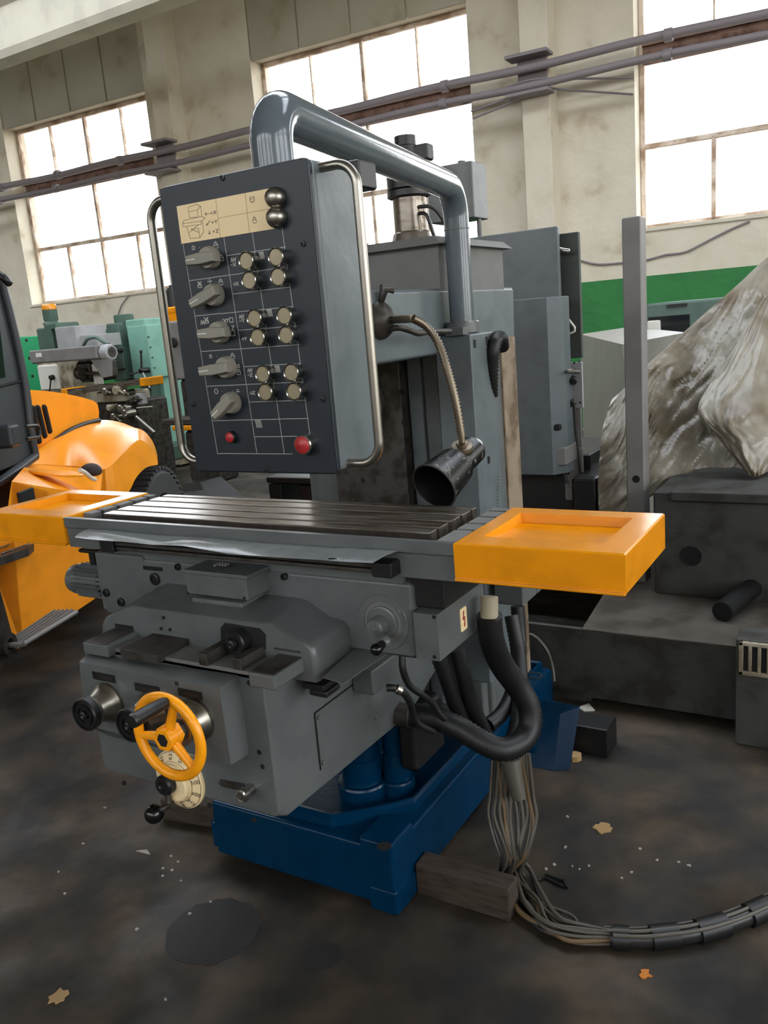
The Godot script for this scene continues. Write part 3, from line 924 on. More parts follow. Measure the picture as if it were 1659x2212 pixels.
	mb.cyl(mf + Vector3(-0.03, 0, 0), mf + Vector3(0.03, 0, 0), 0.036, 6, 0.004)
	mb.cyl(mf + Vector3(0.03, 0, 0), mf + Vector3(0.085, 0, 0), 0.027, 20, 0.003)
	part("hose_fitting", mb, M.steel_dark, knee)
	mb = MB.new()
	mb.bb(Vector3(-1.2, 0.3, -2.12), Vector3(-1.13, 0.49, -1.93), 0.02)
	part("gear_case", mb, M.black, knee)
	# name plates
	for e in [[Vector3(-1.6155,0.8362,-1.2490), Vector3(-1.5385,0.8312,-1.2490), 0.01], [Vector3(-1.4748,0.8270,-1.2490), Vector3(-1.3950,0.8259,-1.2490), 0.01], [Vector3(-1.3359,0.8365,-1.2490), Vector3(-1.2648,0.8336,-1.2490), 0.01]]:
		mb = MB.new()
		var d: Vector3 = e[1] - e[0]
		var c: Vector3 = (e[0] + e[1]) * 0.5
		mb.box(c, Vector3(absf(d.x), 0.02, 0.003), 0.001)
		part("name_plate", mb, M.black, gb)
		mb = MB.new()
		rng.seed = int(c.x * -1000)
		var x := -d.x * 0.4
		while x < d.x * 0.36:
			var w := rng.randf_range(0.002, 0.005)
			mb.bb(c + Vector3(x, -0.004, 0.001), c + Vector3(x + w, 0.004 - rng.randf() * 0.002, 0.0019), 0.0)
			x += w + 0.0018
		part("worn_print", mb, M.steel_dark, gb)
	# three feed dials, axes pointing at the viewer
	var ax := [Vector3(-1.5735,0.7704,-1.2500), Vector3(-1.4274,0.7705,-1.2500), Vector3(-1.2920,0.7762,-1.2500)]
	var prof := [Vector2(0.05, 0.0), Vector2(0.05, 0.008), Vector2(0.047, 0.012), Vector2(0.043, 0.018), Vector2(0.034, 0.038), Vector2(0.031, 0.044), Vector2(0.036, 0.048), Vector2(0.0375, 0.058), Vector2(0.0, 0.058)]
	var knob := [Vector2(0.0375, 0.056), Vector2(0.04, 0.06), Vector2(0.0405, 0.074), Vector2(0.038, 0.078), Vector2(0.034, 0.078), Vector2(0.033, 0.073), Vector2(0.026, 0.073), Vector2(0.025, 0.077), Vector2(0.021, 0.077), Vector2(0.02, 0.072), Vector2(0.011, 0.072), Vector2(0.0105, 0.08), Vector2(0.006, 0.082), Vector2(0.0, 0.078)]
	for p in ax:
		mb = MB.new()
		mb.lathe(prof, 36, MB.along(p, p + Vector3(0, 0, 1)))
		var dl := part("feed_dial", mb, M.chrome_soft, gb)
		if p != ax[2]:
			mb = MB.new()
			mb.lathe(knob, 36, MB.along(p, p + Vector3(0, 0, 1)))
			part("clutch_ring", mb, M.black, gb)
	# handwheel on the right dial's shaft
	var wc: Vector3 = ax[2] + Vector3(0, 0, 0.087)
	mb = MB.new()
	var R := 0.0905
	var rim := []
	for k in 49:
		var a := TAU * k / 48
		rim.append(Vector3(cos(a), sin(a), 0))
	var rr := []
	for k in 48:
		var ring := []
		for j in 12:
			var b := TAU * j / 12
			ring.append(wc + rim[k] * (R + cos(b) * 0.0125) + Vector3(0, 0, sin(b) * 0.0105))
		rr.append(ring)
	rr.append(rr[0])
	for i in 48:
		for j in 12:
			var l := (j + 1) % 12
			var nf := func(ii: int, jj: int) -> Vector3:
				return (rim[ii % 48] * cos(TAU * jj / 12) + Vector3(0, 0, sin(TAU * jj / 12))).normalized()
			mb.q4(rr[i][j], rr[i][l], rr[i + 1][l], rr[i + 1][j], nf.call(i, j), nf.call(i, l), nf.call(i + 1, l), nf.call(i + 1, j))
	for deg in [70.0, 188.0, -46.0]:
		var d := Vector3(cos(deg_to_rad(deg)), sin(deg_to_rad(deg)), 0)
		mb.tube([wc + d * 0.018, wc + d * 0.06, wc + d * R], 0.0115, 10, 0.0, 0.008)
	mb.lathe([Vector2(0.016, 0.019), Vector2(0.026, 0.019), Vector2(0.028, 0.016), Vector2(0.028, -0.02), Vector2(0.0, -0.02)], 6, MB.along(wc, wc + Vector3(0, 0, 1)))
	var hw := mp("handwheel", mb, M.wheel_yellow, m, off, "yellow three-spoke handwheel")
	mb = MB.new()
	mb.cyl(wc + Vector3(0, 0, 0.0), wc + Vector3(0, 0, 0.0185), 0.0165, 6, 0.0)
	part("socket", mb, M.hole, hw)
	mb = MB.new()
	mb.cyl(wc + Vector3(0, 0, -0.045), wc + Vector3(0, 0, -0.018), 0.024, 24)
	part("shaft", mb, M.steel_dark, hw)
	var hd := wc + Vector3(cos(deg_to_rad(78.0)), sin(deg_to_rad(78.0)), 0) * R
	mb = MB.new()
	mb.lathe([Vector2(0, 0.008), Vector2(0.009, 0.008), Vector2(0.0125, 0.016), Vector2(0.0145, 0.05), Vector2(0.0155, 0.1), Vector2(0.014, 0.107), Vector2(0.0, 0.108)], 20, MB.along(hd, hd + Vector3(-0.005, 0.0, 1)), false)
	part("handle", mb, M.black, hw)
	# speed dial: stepped cream disc with printed numbers, crank and ball
	var sc := Vector3(-1.4513,0.5550,-1.3250)
	mb = MB.new()
	mb.lathe([Vector2(0.078, 0.0), Vector2(0.078, 0.007), Vector2(0.075, 0.01), Vector2(0.05, 0.02), Vector2(0.048, 0.03), Vector2(0.043, 0.034), Vector2(0.0, 0.034)], 48, MB.along(sc, sc + Vector3(0, 0, 1)))
	var sd := mp("speed_dial", mb, M.cream, m, off, "cream dial with printed feed numbers")
	mb = MB.new()
	for rad in [0.0735, 0.053]:
		var ring := []
		for k in 65:
			var a := TAU * k / 64
			var z: float = 0.01 + (0.075 - rad) / 0.025 * 0.01
			ring.append(sc + Vector3(cos(a) * rad, sin(a) * rad, z))
		mb.tube(ring, 0.0007, 4)
	part("scale_line", mb, M.ink, sd)
	var fnt := SystemFont.new()
	fnt.font_names = PackedStringArray(["Droid Sans Mono"])
	fnt.font_weight = 700
	var words := ["500", "400", "315", "250", "200", "160", "125", "100", "80", "63", "50", "40"]
	for k in words.size():
		var tm := TextMesh.new()
		tm.text = words[k]
		tm.font = fnt
		tm.font_size = 32
		tm.pixel_size = 0.00042
		tm.depth = 0.0006
		var a := deg_to_rad(8.0 - k * 30.0)
		var o := part("number", tm, M.ink, sd)
		var bas := Basis(Vector3(0, 0, 1), a + (0.0 if k < 4 or k > 8 else 0.0))
		o.transform = Transform3D(bas * Basis(Vector3(0, 1, 0), 0.38), sc + Vector3(cos(a) * 0.0635, sin(a) * 0.0635, 0.0153))
	var hb := sc + Vector3(-0.008, 0.004, 0.026)
	mb = MB.new()
	mb.lathe([Vector2(0.024, 0.0), Vector2(0.026, 0.004), Vector2(0.026, 0.024), Vector2(0.022, 0.03), Vector2(0.012, 0.03), Vector2(0.01, 0.026), Vector2(0, 0.026)], 28, MB.along(hb, hb + Vector3(0, 0, 1)))
	var hub := part("crank_hub", mb, M.black, sd)
	var ball := Vector3(-1.4731,0.4977,-1.2450)
	mb = MB.new()
	mb.tube(curve([hb + Vector3(0, -0.015, 0.016), hb + Vector3(0.004, -0.05, 0.022), ball + Vector3(0.018, 0.012, -0.012), ball], 0.008), 0.0075, 10)
	part("crank_lever", mb, M.steel_dark, sd)
	mb = MB.new()
	mb.ball(ball, 0.0235, 24)
	part("ball_knob", mb, M.black_gloss, sd)
	# locking lever: dark pointed plate with a chrome pin
	mb = MB.new()
	var l0 := Vector3(-1.3269,0.5709,-1.3240)
	var l1 := Vector3(-1.2473,0.5733,-1.3240)
	mb.prism(PackedVector2Array([Vector2(l0.x, l0.y), Vector2(l0.x + 0.008, l0.y + 0.01), Vector2(l1.x, l1.y + 0.012), Vector2(l1.x, l1.y - 0.008), Vector2(l0.x + 0.008, l0.y - 0.008)]), 0.004, Transform3D(Basis.IDENTITY, Vector3(0, 0, -1.326)), 0.001)
	part("lever_plate", mb, M.steel_dark, knee)
	var lp := Vector3(-1.2238,0.5794,-1.3250)
	mb = MB.new()
	mb.lathe([Vector2(0.013, 0), Vector2(0.013, 0.02), Vector2(0.0165, 0.023), Vector2(0.0165, 0.038), Vector2(0.013, 0.041), Vector2(0.012, 0.0405), Vector2(0, 0.0405)], 6, MB.along(lp, lp + Vector3(0, 0, 1)))
	part("lever_pin", mb, M.chrome, knee)


func machine_saddle(m: Node, off: Vector3):
	var mb := MB.new()
	var sx0 := -1.9190
	var sx1 := -0.8943
	var sy0 := 0.8451
	mb.bb(Vector3(sx0, sy0, -1.86), Vector3(sx1, 1.03, -1.56), 0.012)
	mb.bb(Vector3(sx0 + 0.015, 1.02, -1.85), Vector3(sx1 - 0.02, 1.063, -1.565), 0.008)
	mb.bb(Vector3(sx0 - 0.003, sy0 + 0.015, -1.76), Vector3(sx0 + 0.19, 1.035, -1.557), 0.006)
	var sd := mp("saddle", mb, M.grey, m, off)
	# bridge over the knee guides
	mb = MB.new()
	var fr := [Vector3(-1.7745,0.8128,-1.4200), Vector3(-1.7561,0.8871,-1.4200), Vector3(-1.7366,0.9113,-1.4200), Vector3(-1.6963,0.9290,-1.4200), Vector3(-1.6586,0.9462,-1.4200), Vector3(-1.6265,0.9557,-1.4200), Vector3(-1.2102,0.9562,-1.4200), Vector3(-1.1836,0.9547,-1.4200), Vector3(-1.1220,0.9252,-1.4200), Vector3(-1.0865,0.9230,-1.4200), Vector3(-1.0694,0.9075,-1.4200), Vector3(-1.0651,0.8816,-1.4200), Vector3(-1.0692,0.8265,-1.4200), Vector3(-1.1194,0.8256,-1.4200)]
	var bk := [Vector3(-1.7997,0.7838,-1.5650), Vector3(-1.7817,0.8719,-1.5650), Vector3(-1.7812,0.9007,-1.5650), Vector3(-1.7350,0.9241,-1.5650), Vector3(-1.6856,0.9514,-1.5650), Vector3(-1.6484,0.9652,-1.5650), Vector3(-1.2223,0.9654,-1.5650), Vector3(-1.1893,0.9627,-1.5650), Vector3(-1.1231,0.9259,-1.5650), Vector3(-1.0889,0.9226,-1.5650), Vector3(-1.0736,0.9069,-1.5650), Vector3(-1.0709,0.8838,-1.5650), Vector3(-1.0694,0.8487,-1.5650), Vector3(-1.1267,0.8484,-1.5650)]
	var rings := []
	var c := Vector3.ZERO
	for v in fr: c += v
	c /= fr.size()
	for e in [[0.0, 0.03, 0.0], [0.0, 0.012, 0.0], [0.0, 0.004, 0.003], [0.03, 0.0, 0.0], [1.0, 0.0, 0.0]]:
		var ring := []
		for i in fr.size():
			var v: Vector3 = fr[i].lerp(bk[i], e[0])
			var d: Vector3 = (c - v)
			d.z = 0
			ring.append(v + d.normalized() * e[1] + Vector3(0, 0, 0.012 if e[1] > 0.01 else (0.009 if e[1] > 0.0 else 0.0)))
		rings.append(ring)
	mb.loft(rings.slice(1), true, true, true)
	var br := mp("guide_bridge", mb, M.grey, m, off)
	# dark wipers and the screw recess on the bridge face
	var zf := -1.3455
	for e in [[247, 1350, 290, 1362], [315, 1358, 397, 1376], [590, 1398, 648, 1416]]:
		pass
	mb = MB.new()
	mb.bb(Vector3(-1.6996,0.8986,-1.4060), Vector3(-1.6325,0.8874,-1.4060) + Vector3(0, 0, -0.003), 0.001)
	part("wiper", mb, M.black, br)
	mb = MB.new()
	mb.bb(Vector3(-1.5855,0.8975,-1.4040), Vector3(-1.4510,0.8917,-1.4040) + Vector3(0, 0.008, -0.004), 0.002)
	part("wiper", mb, M.grey_dull, br)
	mb = MB.new()
	mb.bb(Vector3(-1.1782,0.8999,-1.4030), Vector3(-1.1037,0.8920,-1.4030) + Vector3(0, 0.004, -0.006), 0.002)
	part("wiper", mb, M.steel_dark, br)
	mb = MB.new()
	var h := [Vector3(-1.3365,0.8945,-1.4060), Vector3(-1.3321,0.9301,-1.4060), Vector3(-1.3185,0.9433,-1.4060), Vector3(-1.2147,0.9416,-1.4060), Vector3(-1.1993,0.9277,-1.4060), Vector3(-1.2042,0.8931,-1.4060)]
	var pl := PackedVector2Array()
	for v in h: pl.append(Vector2(v.x, v.y))
	mb.prism(pl, 0.004, Transform3D(Basis.IDENTITY, Vector3(0, 0, -1.409)), 0.0)
	part("recess", mb, M.hole, br)
	var sp := Vector3(-1.2710,0.9090,-1.4050)
	mb = MB.new()
	mb.lathe([Vector2(0.03, -0.01), Vector2(0.03, 0.026), Vector2(0.027, 0.03), Vector2(0.016, 0.03), Vector2(0.0155, 0.026), Vector2(0.012, 0.026), Vector2(0.0118, 0.04), Vector2(0.006, 0.042), Vector2(0.0, 0.04)], 32, MB.along(sp, sp + Vector3(0, 0, 1)))
	part("cross_screw", mb, M.black, br)
	for p in [Vector3(-1.5177,0.9352,-1.4060), Vector3(-1.5315,0.9043,-1.4060), Vector3(-1.5014,0.9055,-1.4060)]:
		mb = MB.new()
		mb.cyl(p - Vector3(0, 0, 0.003), p + Vector3(0, 0, 0.0025), 0.004, 10, 0.0005)
		part("pin_hole", mb, M.hole, br)
	# bent sheet under the saddle at its right
	mb = MB.new()
	var q0 := Vector3(-1.0448,0.8500,-1.3995)
	var q1 := Vector3(-0.9818,0.8500,-1.3889)
	var q2 := Vector3(-0.9759,0.8500,-1.5696)
	var q3 := Vector3(-1.0686,0.8500,-1.5681)
	var th := Vector3(0, -0.002, 0)
	mb.hexa([q0, q1, q2, q3], [q0 + th, q1 + th, q2 + th, q3 + th])
	mp("wiper_sheet", mb, M.grey, m, off)
	# terminal box in front of the saddle
	mb = MB.new()
	mb.bb(Vector3(-1.5008,1.0377,-1.4800), Vector3(-1.3026, 0.9746, -1.58), 0.003)
	var tb := mp("terminal_box", mb, M.grey, m, off)
	mb = MB.new()
	mb.bb(Vector3(-1.4987,1.0405,-1.4750), Vector3(-1.2939, 1.0297, -1.59), 0.002)
	part("lid", mb, M.grey, tb)
	mb = MB.new()
	mb.bb(Vector3(-1.4800,0.9707,-1.4700), Vector3(-1.3156, 0.9564, -1.58), 0.004)
	part("pedestal", mb, M.grey, tb)
	mb = MB.new()
	for i in 9:
		var p := Vector3(-1.3974,1.0490,-1.5052) + Vector3((i % 4) * 0.009 - 0.012, 0.0, (i / 4) * 0.009 - 0.008)
		mb.cyl(p, p + Vector3(0, 0.006, 0), 0.003, 8, 0.0005)
	part("terminal_studs", mb, M.grey_dull, tb)
	for p in [Vector3(-1.4977,0.9768,-1.4800), Vector3(-1.3133,0.9812,-1.4800)]:
		mb = MB.new()
		mb.cyl(p - Vector3(0, 0, 0.003), p + Vector3(0, 0, 0.002), 0.004, 10, 0.0005)
		part("screw", mb, M.black, tb)
	# cross-feed crank in its round flange
	var k := Vector3(-0.9753,0.9291,-1.5600)
	mb = MB.new()
	mb.lathe([Vector2(0.067, 0), Vector2(0.067, 0.002), Vector2(0.0655, 0.0035), Vector2(0.05, 0.0035), Vector2(0.049, 0.0015), Vector2(0.041, 0.0015), Vector2(0.04, 0.007), Vector2(0.036, 0.009), Vector2(0.0, 0.009)], 48, MB.along(k, k + Vector3(0, 0, 1)))
	var fl := mp("crank_flange", mb, M.grey, m, off)
	mb = MB.new()
	mb.lathe([Vector2(0.0495, 0.0012), Vector2(0.0495, 0.0024), Vector2(0.0405, 0.0024)], 48, MB.along(k, k + Vector3(0, 0, 1)))
	part("ring", mb, M.grey_dull, fl)
	for a in [35.0, 125.0, 215.0, 305.0]:
		var p := k + Vector3(cos(deg_to_rad(a)), sin(deg_to_rad(a)), 0) * 0.058
		mb = MB.new()
		mb.cyl(p, p + Vector3(0, 0, 0.005), 0.0038, 10, 0.0005)
		part("screw", mb, M.grey_dull, fl)
	mb = MB.new()
	mb.lathe([Vector2(0.021, 0.008), Vector2(0.021, 0.042), Vector2(0.0185, 0.045), Vector2(0.008, 0.045), Vector2(0.0075, 0.043), Vector2(0, 0.043)], 28, MB.along(k, k + Vector3(0, 0, 1)))
	var cr := Vector3(-0.9324,0.9135,-1.4900)
	mb.tube([k + Vector3(0, -0.01, 0.03), k.lerp(cr, 0.5) + Vector3(0, -0.008, 0.02), cr], 0.011, 12, 0.0, 0.0125)
	mb.ball(cr, 0.0145, 16)
	part("crank", mb, M.grey, fl)
	var hd := Vector3(-0.9272,0.9132,-1.4450)
	mb = MB.new()
	mb.tube([cr.lerp(hd, 0.3), cr.lerp(hd, 0.6), hd], 0.009, 12, 0.0, 0.0135)
	mb.ball(hd, 0.0137, 16)
	part("handle", mb, M.black_gloss, fl)
	# electric box at the right end with its warning sticker
	mb = MB.new()
	var e0 := Vector3(-0.8891,0.9655,-1.5500)
	var e1 := Vector3(-0.8292,0.9660,-1.5500)
	var e2 := Vector3(-0.8361,0.8566,-1.5500)
	e2.x = e1.x
	var bk2 := Vector3(0, 0, -0.25)
	mb.hexa([e0, e1, e2, Vector3(e0.x, e2.y - 0.002, -1.55)], [e0 + bk2, e1 + bk2, e2 + bk2, Vector3(e0.x, e2.y - 0.002, -1.8)])
	var eb := mp("electric_box", mb, M.grey, m, off)
	for p in [Vector3(-0.8361,0.9603,-1.5500), Vector3(-0.8424,0.8657,-1.5500)]:
		mb = MB.new()
		mb.cyl(p - Vector3(0, 0, 0.003), p + Vector3(0, 0, 0.002), 0.0045, 12, 0.0005)
		part("screw", mb, M.black, eb)
	var s0 := Vector3(-0.8290,0.9108,-1.6793)
	mb = MB.new()
	var sxf := Transform3D(Basis(Vector3(0, 0, -1), Vector3.UP, Vector3(1, 0, 0)), Vector3(-0.8298, s0.y, s0.z))
	mb.prism(PackedVector2Array([Vector2(-0.014, -0.028), Vector2(0.014, -0.028), Vector2(0.017, -0.024), Vector2(0.017, 0.024), Vector2(0.014, 0.028), Vector2(-0.014, 0.028), Vector2(-0.017, 0.024), Vector2(-0.017, -0.024)]), 0.002, sxf, 0.0003)
	part("warning_sticker", mb, M.cream, eb)
	mb = MB.new()
	mb.prism(PackedVector2Array([Vector2(-0.002, 0.019), Vector2(0.003, 0.02), Vector2(-0.002, 0.004), Vector2(0.006, 0.006), Vector2(0.003, -0.012), Vector2(0.006, -0.011), Vector2(0.001, -0.02), Vector2(-0.002, -0.011), Vector2(0.001, -0.011), Vector2(0.001, 0.0), Vector2(-0.006, -0.001)]), 0.0012, Transform3D(sxf.basis, sxf.origin + Vector3(0.0018, 0, 0)), 0.0)
	part("lightning_bolt", mb, M.sticker_red, eb)
	mb = MB.new()
	mb.bb(Vector3(-0.94, e0.y + 0.004, -1.84), Vector3(-0.82, 1.058, -1.575), 0.004)
	part("slide_end", mb, M.black, sd)
	# details on the left part of the face
	for e in [[Vector3(-1.8921,0.9161,-1.5570), 0.012], [Vector3(-1.8367,0.8937,-1.5570), 0.0125], [Vector3(-1.6920,0.9736,-1.5600), 0.017], [Vector3(-1.6005,1.0148,-1.5600), 0.009], [Vector3(-1.2470,1.0171,-1.5600), 0.009]]:
		mb = MB.new()
		var q: Vector3 = e[0]
		mb.lathe([Vector2(e[1], -0.002), Vector2(e[1], 0.006), Vector2(e[1] * 0.8, 0.008), Vector2(e[1] * 0.6, 0.008), Vector2(e[1] * 0.55, 0.004), Vector2(0, 0.004)], 20, MB.along(q, q + Vector3(0, 0, 1)))
		part("plug", mb, M.black, sd)
	mb = MB.new()
	mb.bb(Vector3(-1.7311,1.0083,-1.5570), Vector3(-1.6602,0.9968,-1.5570) + Vector3(0, 0.0, -0.003), 0.001)
	part("name_plate", mb, M.black, sd)
	# finned feed motor at the left end
	var mc := Vector3(-2.0682,0.9186,-1.6300)
	mb = MB.new()
	mb.lathe([Vector2(0, -0.115), Vector2(0.03, -0.113), Vector2(0.043, -0.1), Vector2(0.046, -0.085), Vector2(0.046, -0.075), Vector2(0.037, -0.07), Vector2(0.037, 0.05), Vector2(0.0, 0.05)], 32, MB.along(mc + Vector3(0.06, 0, 0), mc + Vector3(1.0, 0, 0)))
	var fm := mp("feed_motor", mb, M.grey, m, off)
	for i in 20:
		var a := TAU * i / 20
		mb = MB.new()
		mb.box(Vector3(0, 0.0435, 0.045), Vector3(0.0035, 0.018, 0.11), 0.001, Transform3D(Basis(Vector3(0, 0, 1), Vector3(0, 1, 0), Vector3(-1, 0, 0)).rotated(Vector3(1, 0, 0), a), mc + Vector3(0.06 + 0.035, 0, 0)))
		part("cooling_fin", mb, M.grey, fm)
	mb = MB.new()
	mb.bb(Vector3(-2.0191,1.0305,-1.5800), Vector3(-1.9390,1.0191,-1.5800) + Vector3(0, 0, -0.1), 0.005)
	mb.bb(Vector3(-2.0261,1.0133,-1.6200), Vector3(-2.0002,0.9693,-1.6200) + Vector3(0, 0, -0.06), 0.004)
	part("motor_bracket", mb, M.black, sd)


func machine_table(m: Node, off: Vector3):
	var xl := -1.94
	var xr := -0.747
	var zf := -1.49
	var zb := -1.808
	var y := 1.15
	var X := Transform3D(Basis(Vector3(0, 0, 1), Vector3.UP, Vector3(-1, 0, 0)), Vector3(xr, 0, 0))
	var mb := MB.new()
	mb.prism(PackedVector2Array([Vector2(zf, y), Vector2(zf, y - 0.026), Vector2(zf - 0.006, y - 0.031), Vector2(zf - 0.007, 1.066), Vector2(zf - 0.05, 1.062), Vector2(zb + 0.05, 1.062), Vector2(zb + 0.005, 1.066), Vector2(zb + 0.005, y - 0.03), Vector2(zb + 0.005, y - 0.036), Vector2(-1.515, y - 0.036), Vector2(-1.505, y)]), xr - xl, X, 0.0015)
	var tb := mp("work_table", mb, M.grey, m, off)
	# T-slotted steel lands
	var zs := [-1.557, -1.595, -1.612, -1.651, -1.668, -1.713, -1.73, -1.773, -1.785, -1.806]
	for i in 5:
		var a: float = [-1.557, -1.606, -1.664, -1.726, -1.783][i]
		var b: float = [-1.595, -1.653, -1.715, -1.772, -1.807][i]
		mb = MB.new()
		mb.bb(Vector3(-1.857, y - 0.03, b), Vector3(-0.837, y, a), 0.0018)
		part("table_land", mb, M.steel, tb)
		# undercut below each land and the short land beyond the end trough
		mb = MB.new()
		mb.bb(Vector3(-1.856, y - 0.05, b + 0.004), Vector3(-0.838, y - 0.024, a - 0.004), 0.001)
		part("slot_wall", mb, M.steel_dark, tb)
		mb = MB.new()
		var fa := a if i > 0 else -1.505
		mb.bb(Vector3(-0.795, y - 0.034, b), Vector3(-0.75, y, fa), 0.002)
		part("end_land", mb, M.grey_dull, tb)
		mb = MB.new()
		mb.bb(Vector3(-1.938, y - 0.034, b), Vector3(-1.905, y - 0.002, a), 0.002)
		part("end_land", mb, M.grey_dull, tb)
	# dark oily channel between the rim and the first land, and beyond the land ends
	mb = MB.new()
	mb.bb(Vector3(-1.9, y - 0.036, -1.557), Vector3(-0.8, y - 0.033, -1.506), 0.0)
	mb.bb(Vector3(-1.857, y - 0.033, -1.558), Vector3(-0.837, y - 0.004, -1.556), 0.0)
	mb.bb(Vector3(-0.836, y - 0.036, -1.806), Vector3(-0.796, y - 0.032, -1.51), 0.0)
	mb.bb(Vector3(-1.904, y - 0.036, -1.806), Vector3(-1.858, y - 0.032, -1.51), 0.0)
	part("oil_channel", mb, M.rust, tb)
	# yellow chip trays on both ends
	chip_tray(m, off, -0.747, -0.398, "yellow chip tray on the right end")
	chip_tray(m, off, -2.29, -1.94, "yellow chip tray on the left end")
	# stop rail below the table edge
	mb = MB.new()
	var r0 := Vector3(-1.7661,1.0916,-1.4650)
	var r1 := Vector3(-0.8840,1.0887,-1.4650)
	mb.bb(Vector3(r0.x, r1.y - 0.011, -1.498), Vector3(r1.x, r1.y - 0.002, -1.468), 0.002)
	mb.bb(Vector3(r0.x, r1.y + 0.002, -1.498), Vector3(r1.x, r1.y + 0.012, -1.466), 0.002)
	var rl := mp("stop_rail", mb, M.steel_dark, m, off)
	mb = MB.new()
	mb.bb(Vector3(r0.x, r1.y - 0.002, -1.498), Vector3(r1.x, r1.y + 0.002, -1.482), 0.0)
	part("rail_groove", mb, M.hole, rl)
	for x in [r0.x + 0.02, r1.x - 0.022]:
		mb = MB.new()
		mb.bb(Vector3(x - 0.026, r1.y - 0.016, -1.5), Vector3(x + 0.026, r1.y + 0.018, -1.457), 0.004)
		part("end_stop", mb, M.black, rl)
	# bent splash guard
	mb = MB.new()
	var lo := [Vector3(-1.7969,1.1247,-1.4050), Vector3(-1.7291,1.1225,-1.4050), Vector3(-1.6228,1.1240,-1.4050), Vector3(-1.5162,1.1223,-1.4050), Vector3(-1.4183,1.1262,-1.4050), Vector3(-1.2771,1.1165,-1.4050), Vector3(-1.1364,1.1176,-1.4050), Vector3(-1.0270,1.1202,-1.4050), Vector3(-0.9540,1.1204,-1.4050), Vector3(-0.8937,1.1229,-1.4050)]
	var hi := [Vector3(-1.8341,1.1255,-1.4920), Vector3(-1.7185,1.1252,-1.4920), Vector3(-1.6039,1.1239,-1.4920), Vector3(-1.5010,1.1248,-1.4920), Vector3(-1.3854,1.1244,-1.4920), Vector3(-1.2564,1.1239,-1.4920), Vector3(-1.1484,1.1250,-1.4920), Vector3(-1.0462,1.1248,-1.4920), Vector3(-0.9492,1.1268,-1.4920), Vector3(-0.8752,1.1285,-1.4920)]
	var rings := []
	for i in lo.size():
		var a: Vector3 = hi[i]
		var b: Vector3 = lo[i]
		var md := a.lerp(b, 0.72) + Vector3(0, 0.004 + 0.004 * sin(i * 1.7), 0.002)
		var up := Vector3(0, 0.0016, 0.0006)
		rings.append([a, a.lerp(md, 0.5) + up, md, b, b - up, md - up, a.lerp(md, 0.5) - up, a - up])
	mb.loft(rings, true, true, true)
	part("splash_guard", mb, M.guard, tb, "bent grey sheet-metal splash guard")


func chip_tray(m: Node, off: Vector3, x0: float, x1: float, label: String):
	var mb := MB.new()
	var zf := -1.488
	var zb := -1.812
	var y := 1.152
	var yb := 1.074
	var c := Vector3((x0 + x1) / 2, 1.0, (zf + zb) / 2)
	var o := [Vector3(x0, 0, zf), Vector3(x1, 0, zf), Vector3(x1, 0, zb), Vector3(x0, 0, zb)]
	var i0 := [Vector3(x0 + 0.041, 0, zf - 0.062), Vector3(x1 - 0.055, 0, zf - 0.062), Vector3(x1 - 0.055, 0, zb + 0.052), Vector3(x0 + 0.041, 0, zb + 0.052)]
	var U := func(v: Vector3, yy: float) -> Vector3: return Vector3(v.x, yy, v.z)
	var sh := func(v: Vector3, d: float) -> Vector3:
		var e := c - v
		return v + Vector3(signf(e.x) * d, 0, signf(e.z) * d)
	for k in 4:
		var l := (k + 1) % 4
		mb.q(U.call(o[k], yb), U.call(o[l], yb), U.call(o[l], y - 0.003), U.call(o[k], y - 0.003), Vector3(c.x, 1.11, c.z))
		mb.q(U.call(o[k], y - 0.003), U.call(o[l], y - 0.003), U.call(sh.call(o[l], 0.003), y), U.call(sh.call(o[k], 0.003), y), Vector3(c.x, 0.9, c.z))
		mb.q(U.call(sh.call(o[k], 0.003), y), U.call(sh.call(o[l], 0.003), y), U.call(i0[l], y), U.call(i0[k], y), Vector3(c.x, 0.9, c.z))
		var a0: Vector3 = U.call(i0[k], y)
		var a1: Vector3 = U.call(i0[l], y)
		var b0: Vector3 = U.call(sh.call(i0[k], 0.004), 1.131)
		var b1: Vector3 = U.call(sh.call(i0[l], 0.004), 1.131)
		mb.q(a0, a1, b1, b0, (a0 + a1) * 0.5 + ((a0 + a1) * 0.5 - c) * 1.0 - Vector3(0, 1, 0) * 0.1)
	var f := []
	for k in 4: f.append(U.call(sh.call(i0[k], 0.004), 1.131))
	mb.q(f[0], f[1], f[2], f[3], Vector3(c.x, 0.5, c.z))
	mb.q(U.call(o[0], yb), U.call(o[1], yb), U.call(o[2], yb), U.call(o[3], yb), Vector3(c.x, 2, c.z))
	# turned-out lip along the lower front edge
	mb.bb(Vector3(x0, yb - 0.003, zf - 0.01), Vector3(x1, yb + 0.004, zf + 0.005), 0.002)
	mp("chip_tray", mb, M.yellow, m, off, label)


func stroke(im: Image, a: Vector2, b: Vector2, w: float, col: Color):
	var s := Vector2(im.get_width(), im.get_height())
	var n := int(maxf((a * s).distance_to(b * s), 1.0) * 1.5) + 1
	for i in n + 1:
		var p := (a * s).lerp(b * s, float(i) / n)
		im.fill_rect(Rect2i(int(p.x - w / 2), int(p.y - w / 2), int(ceil(w)), int(ceil(w))), col)


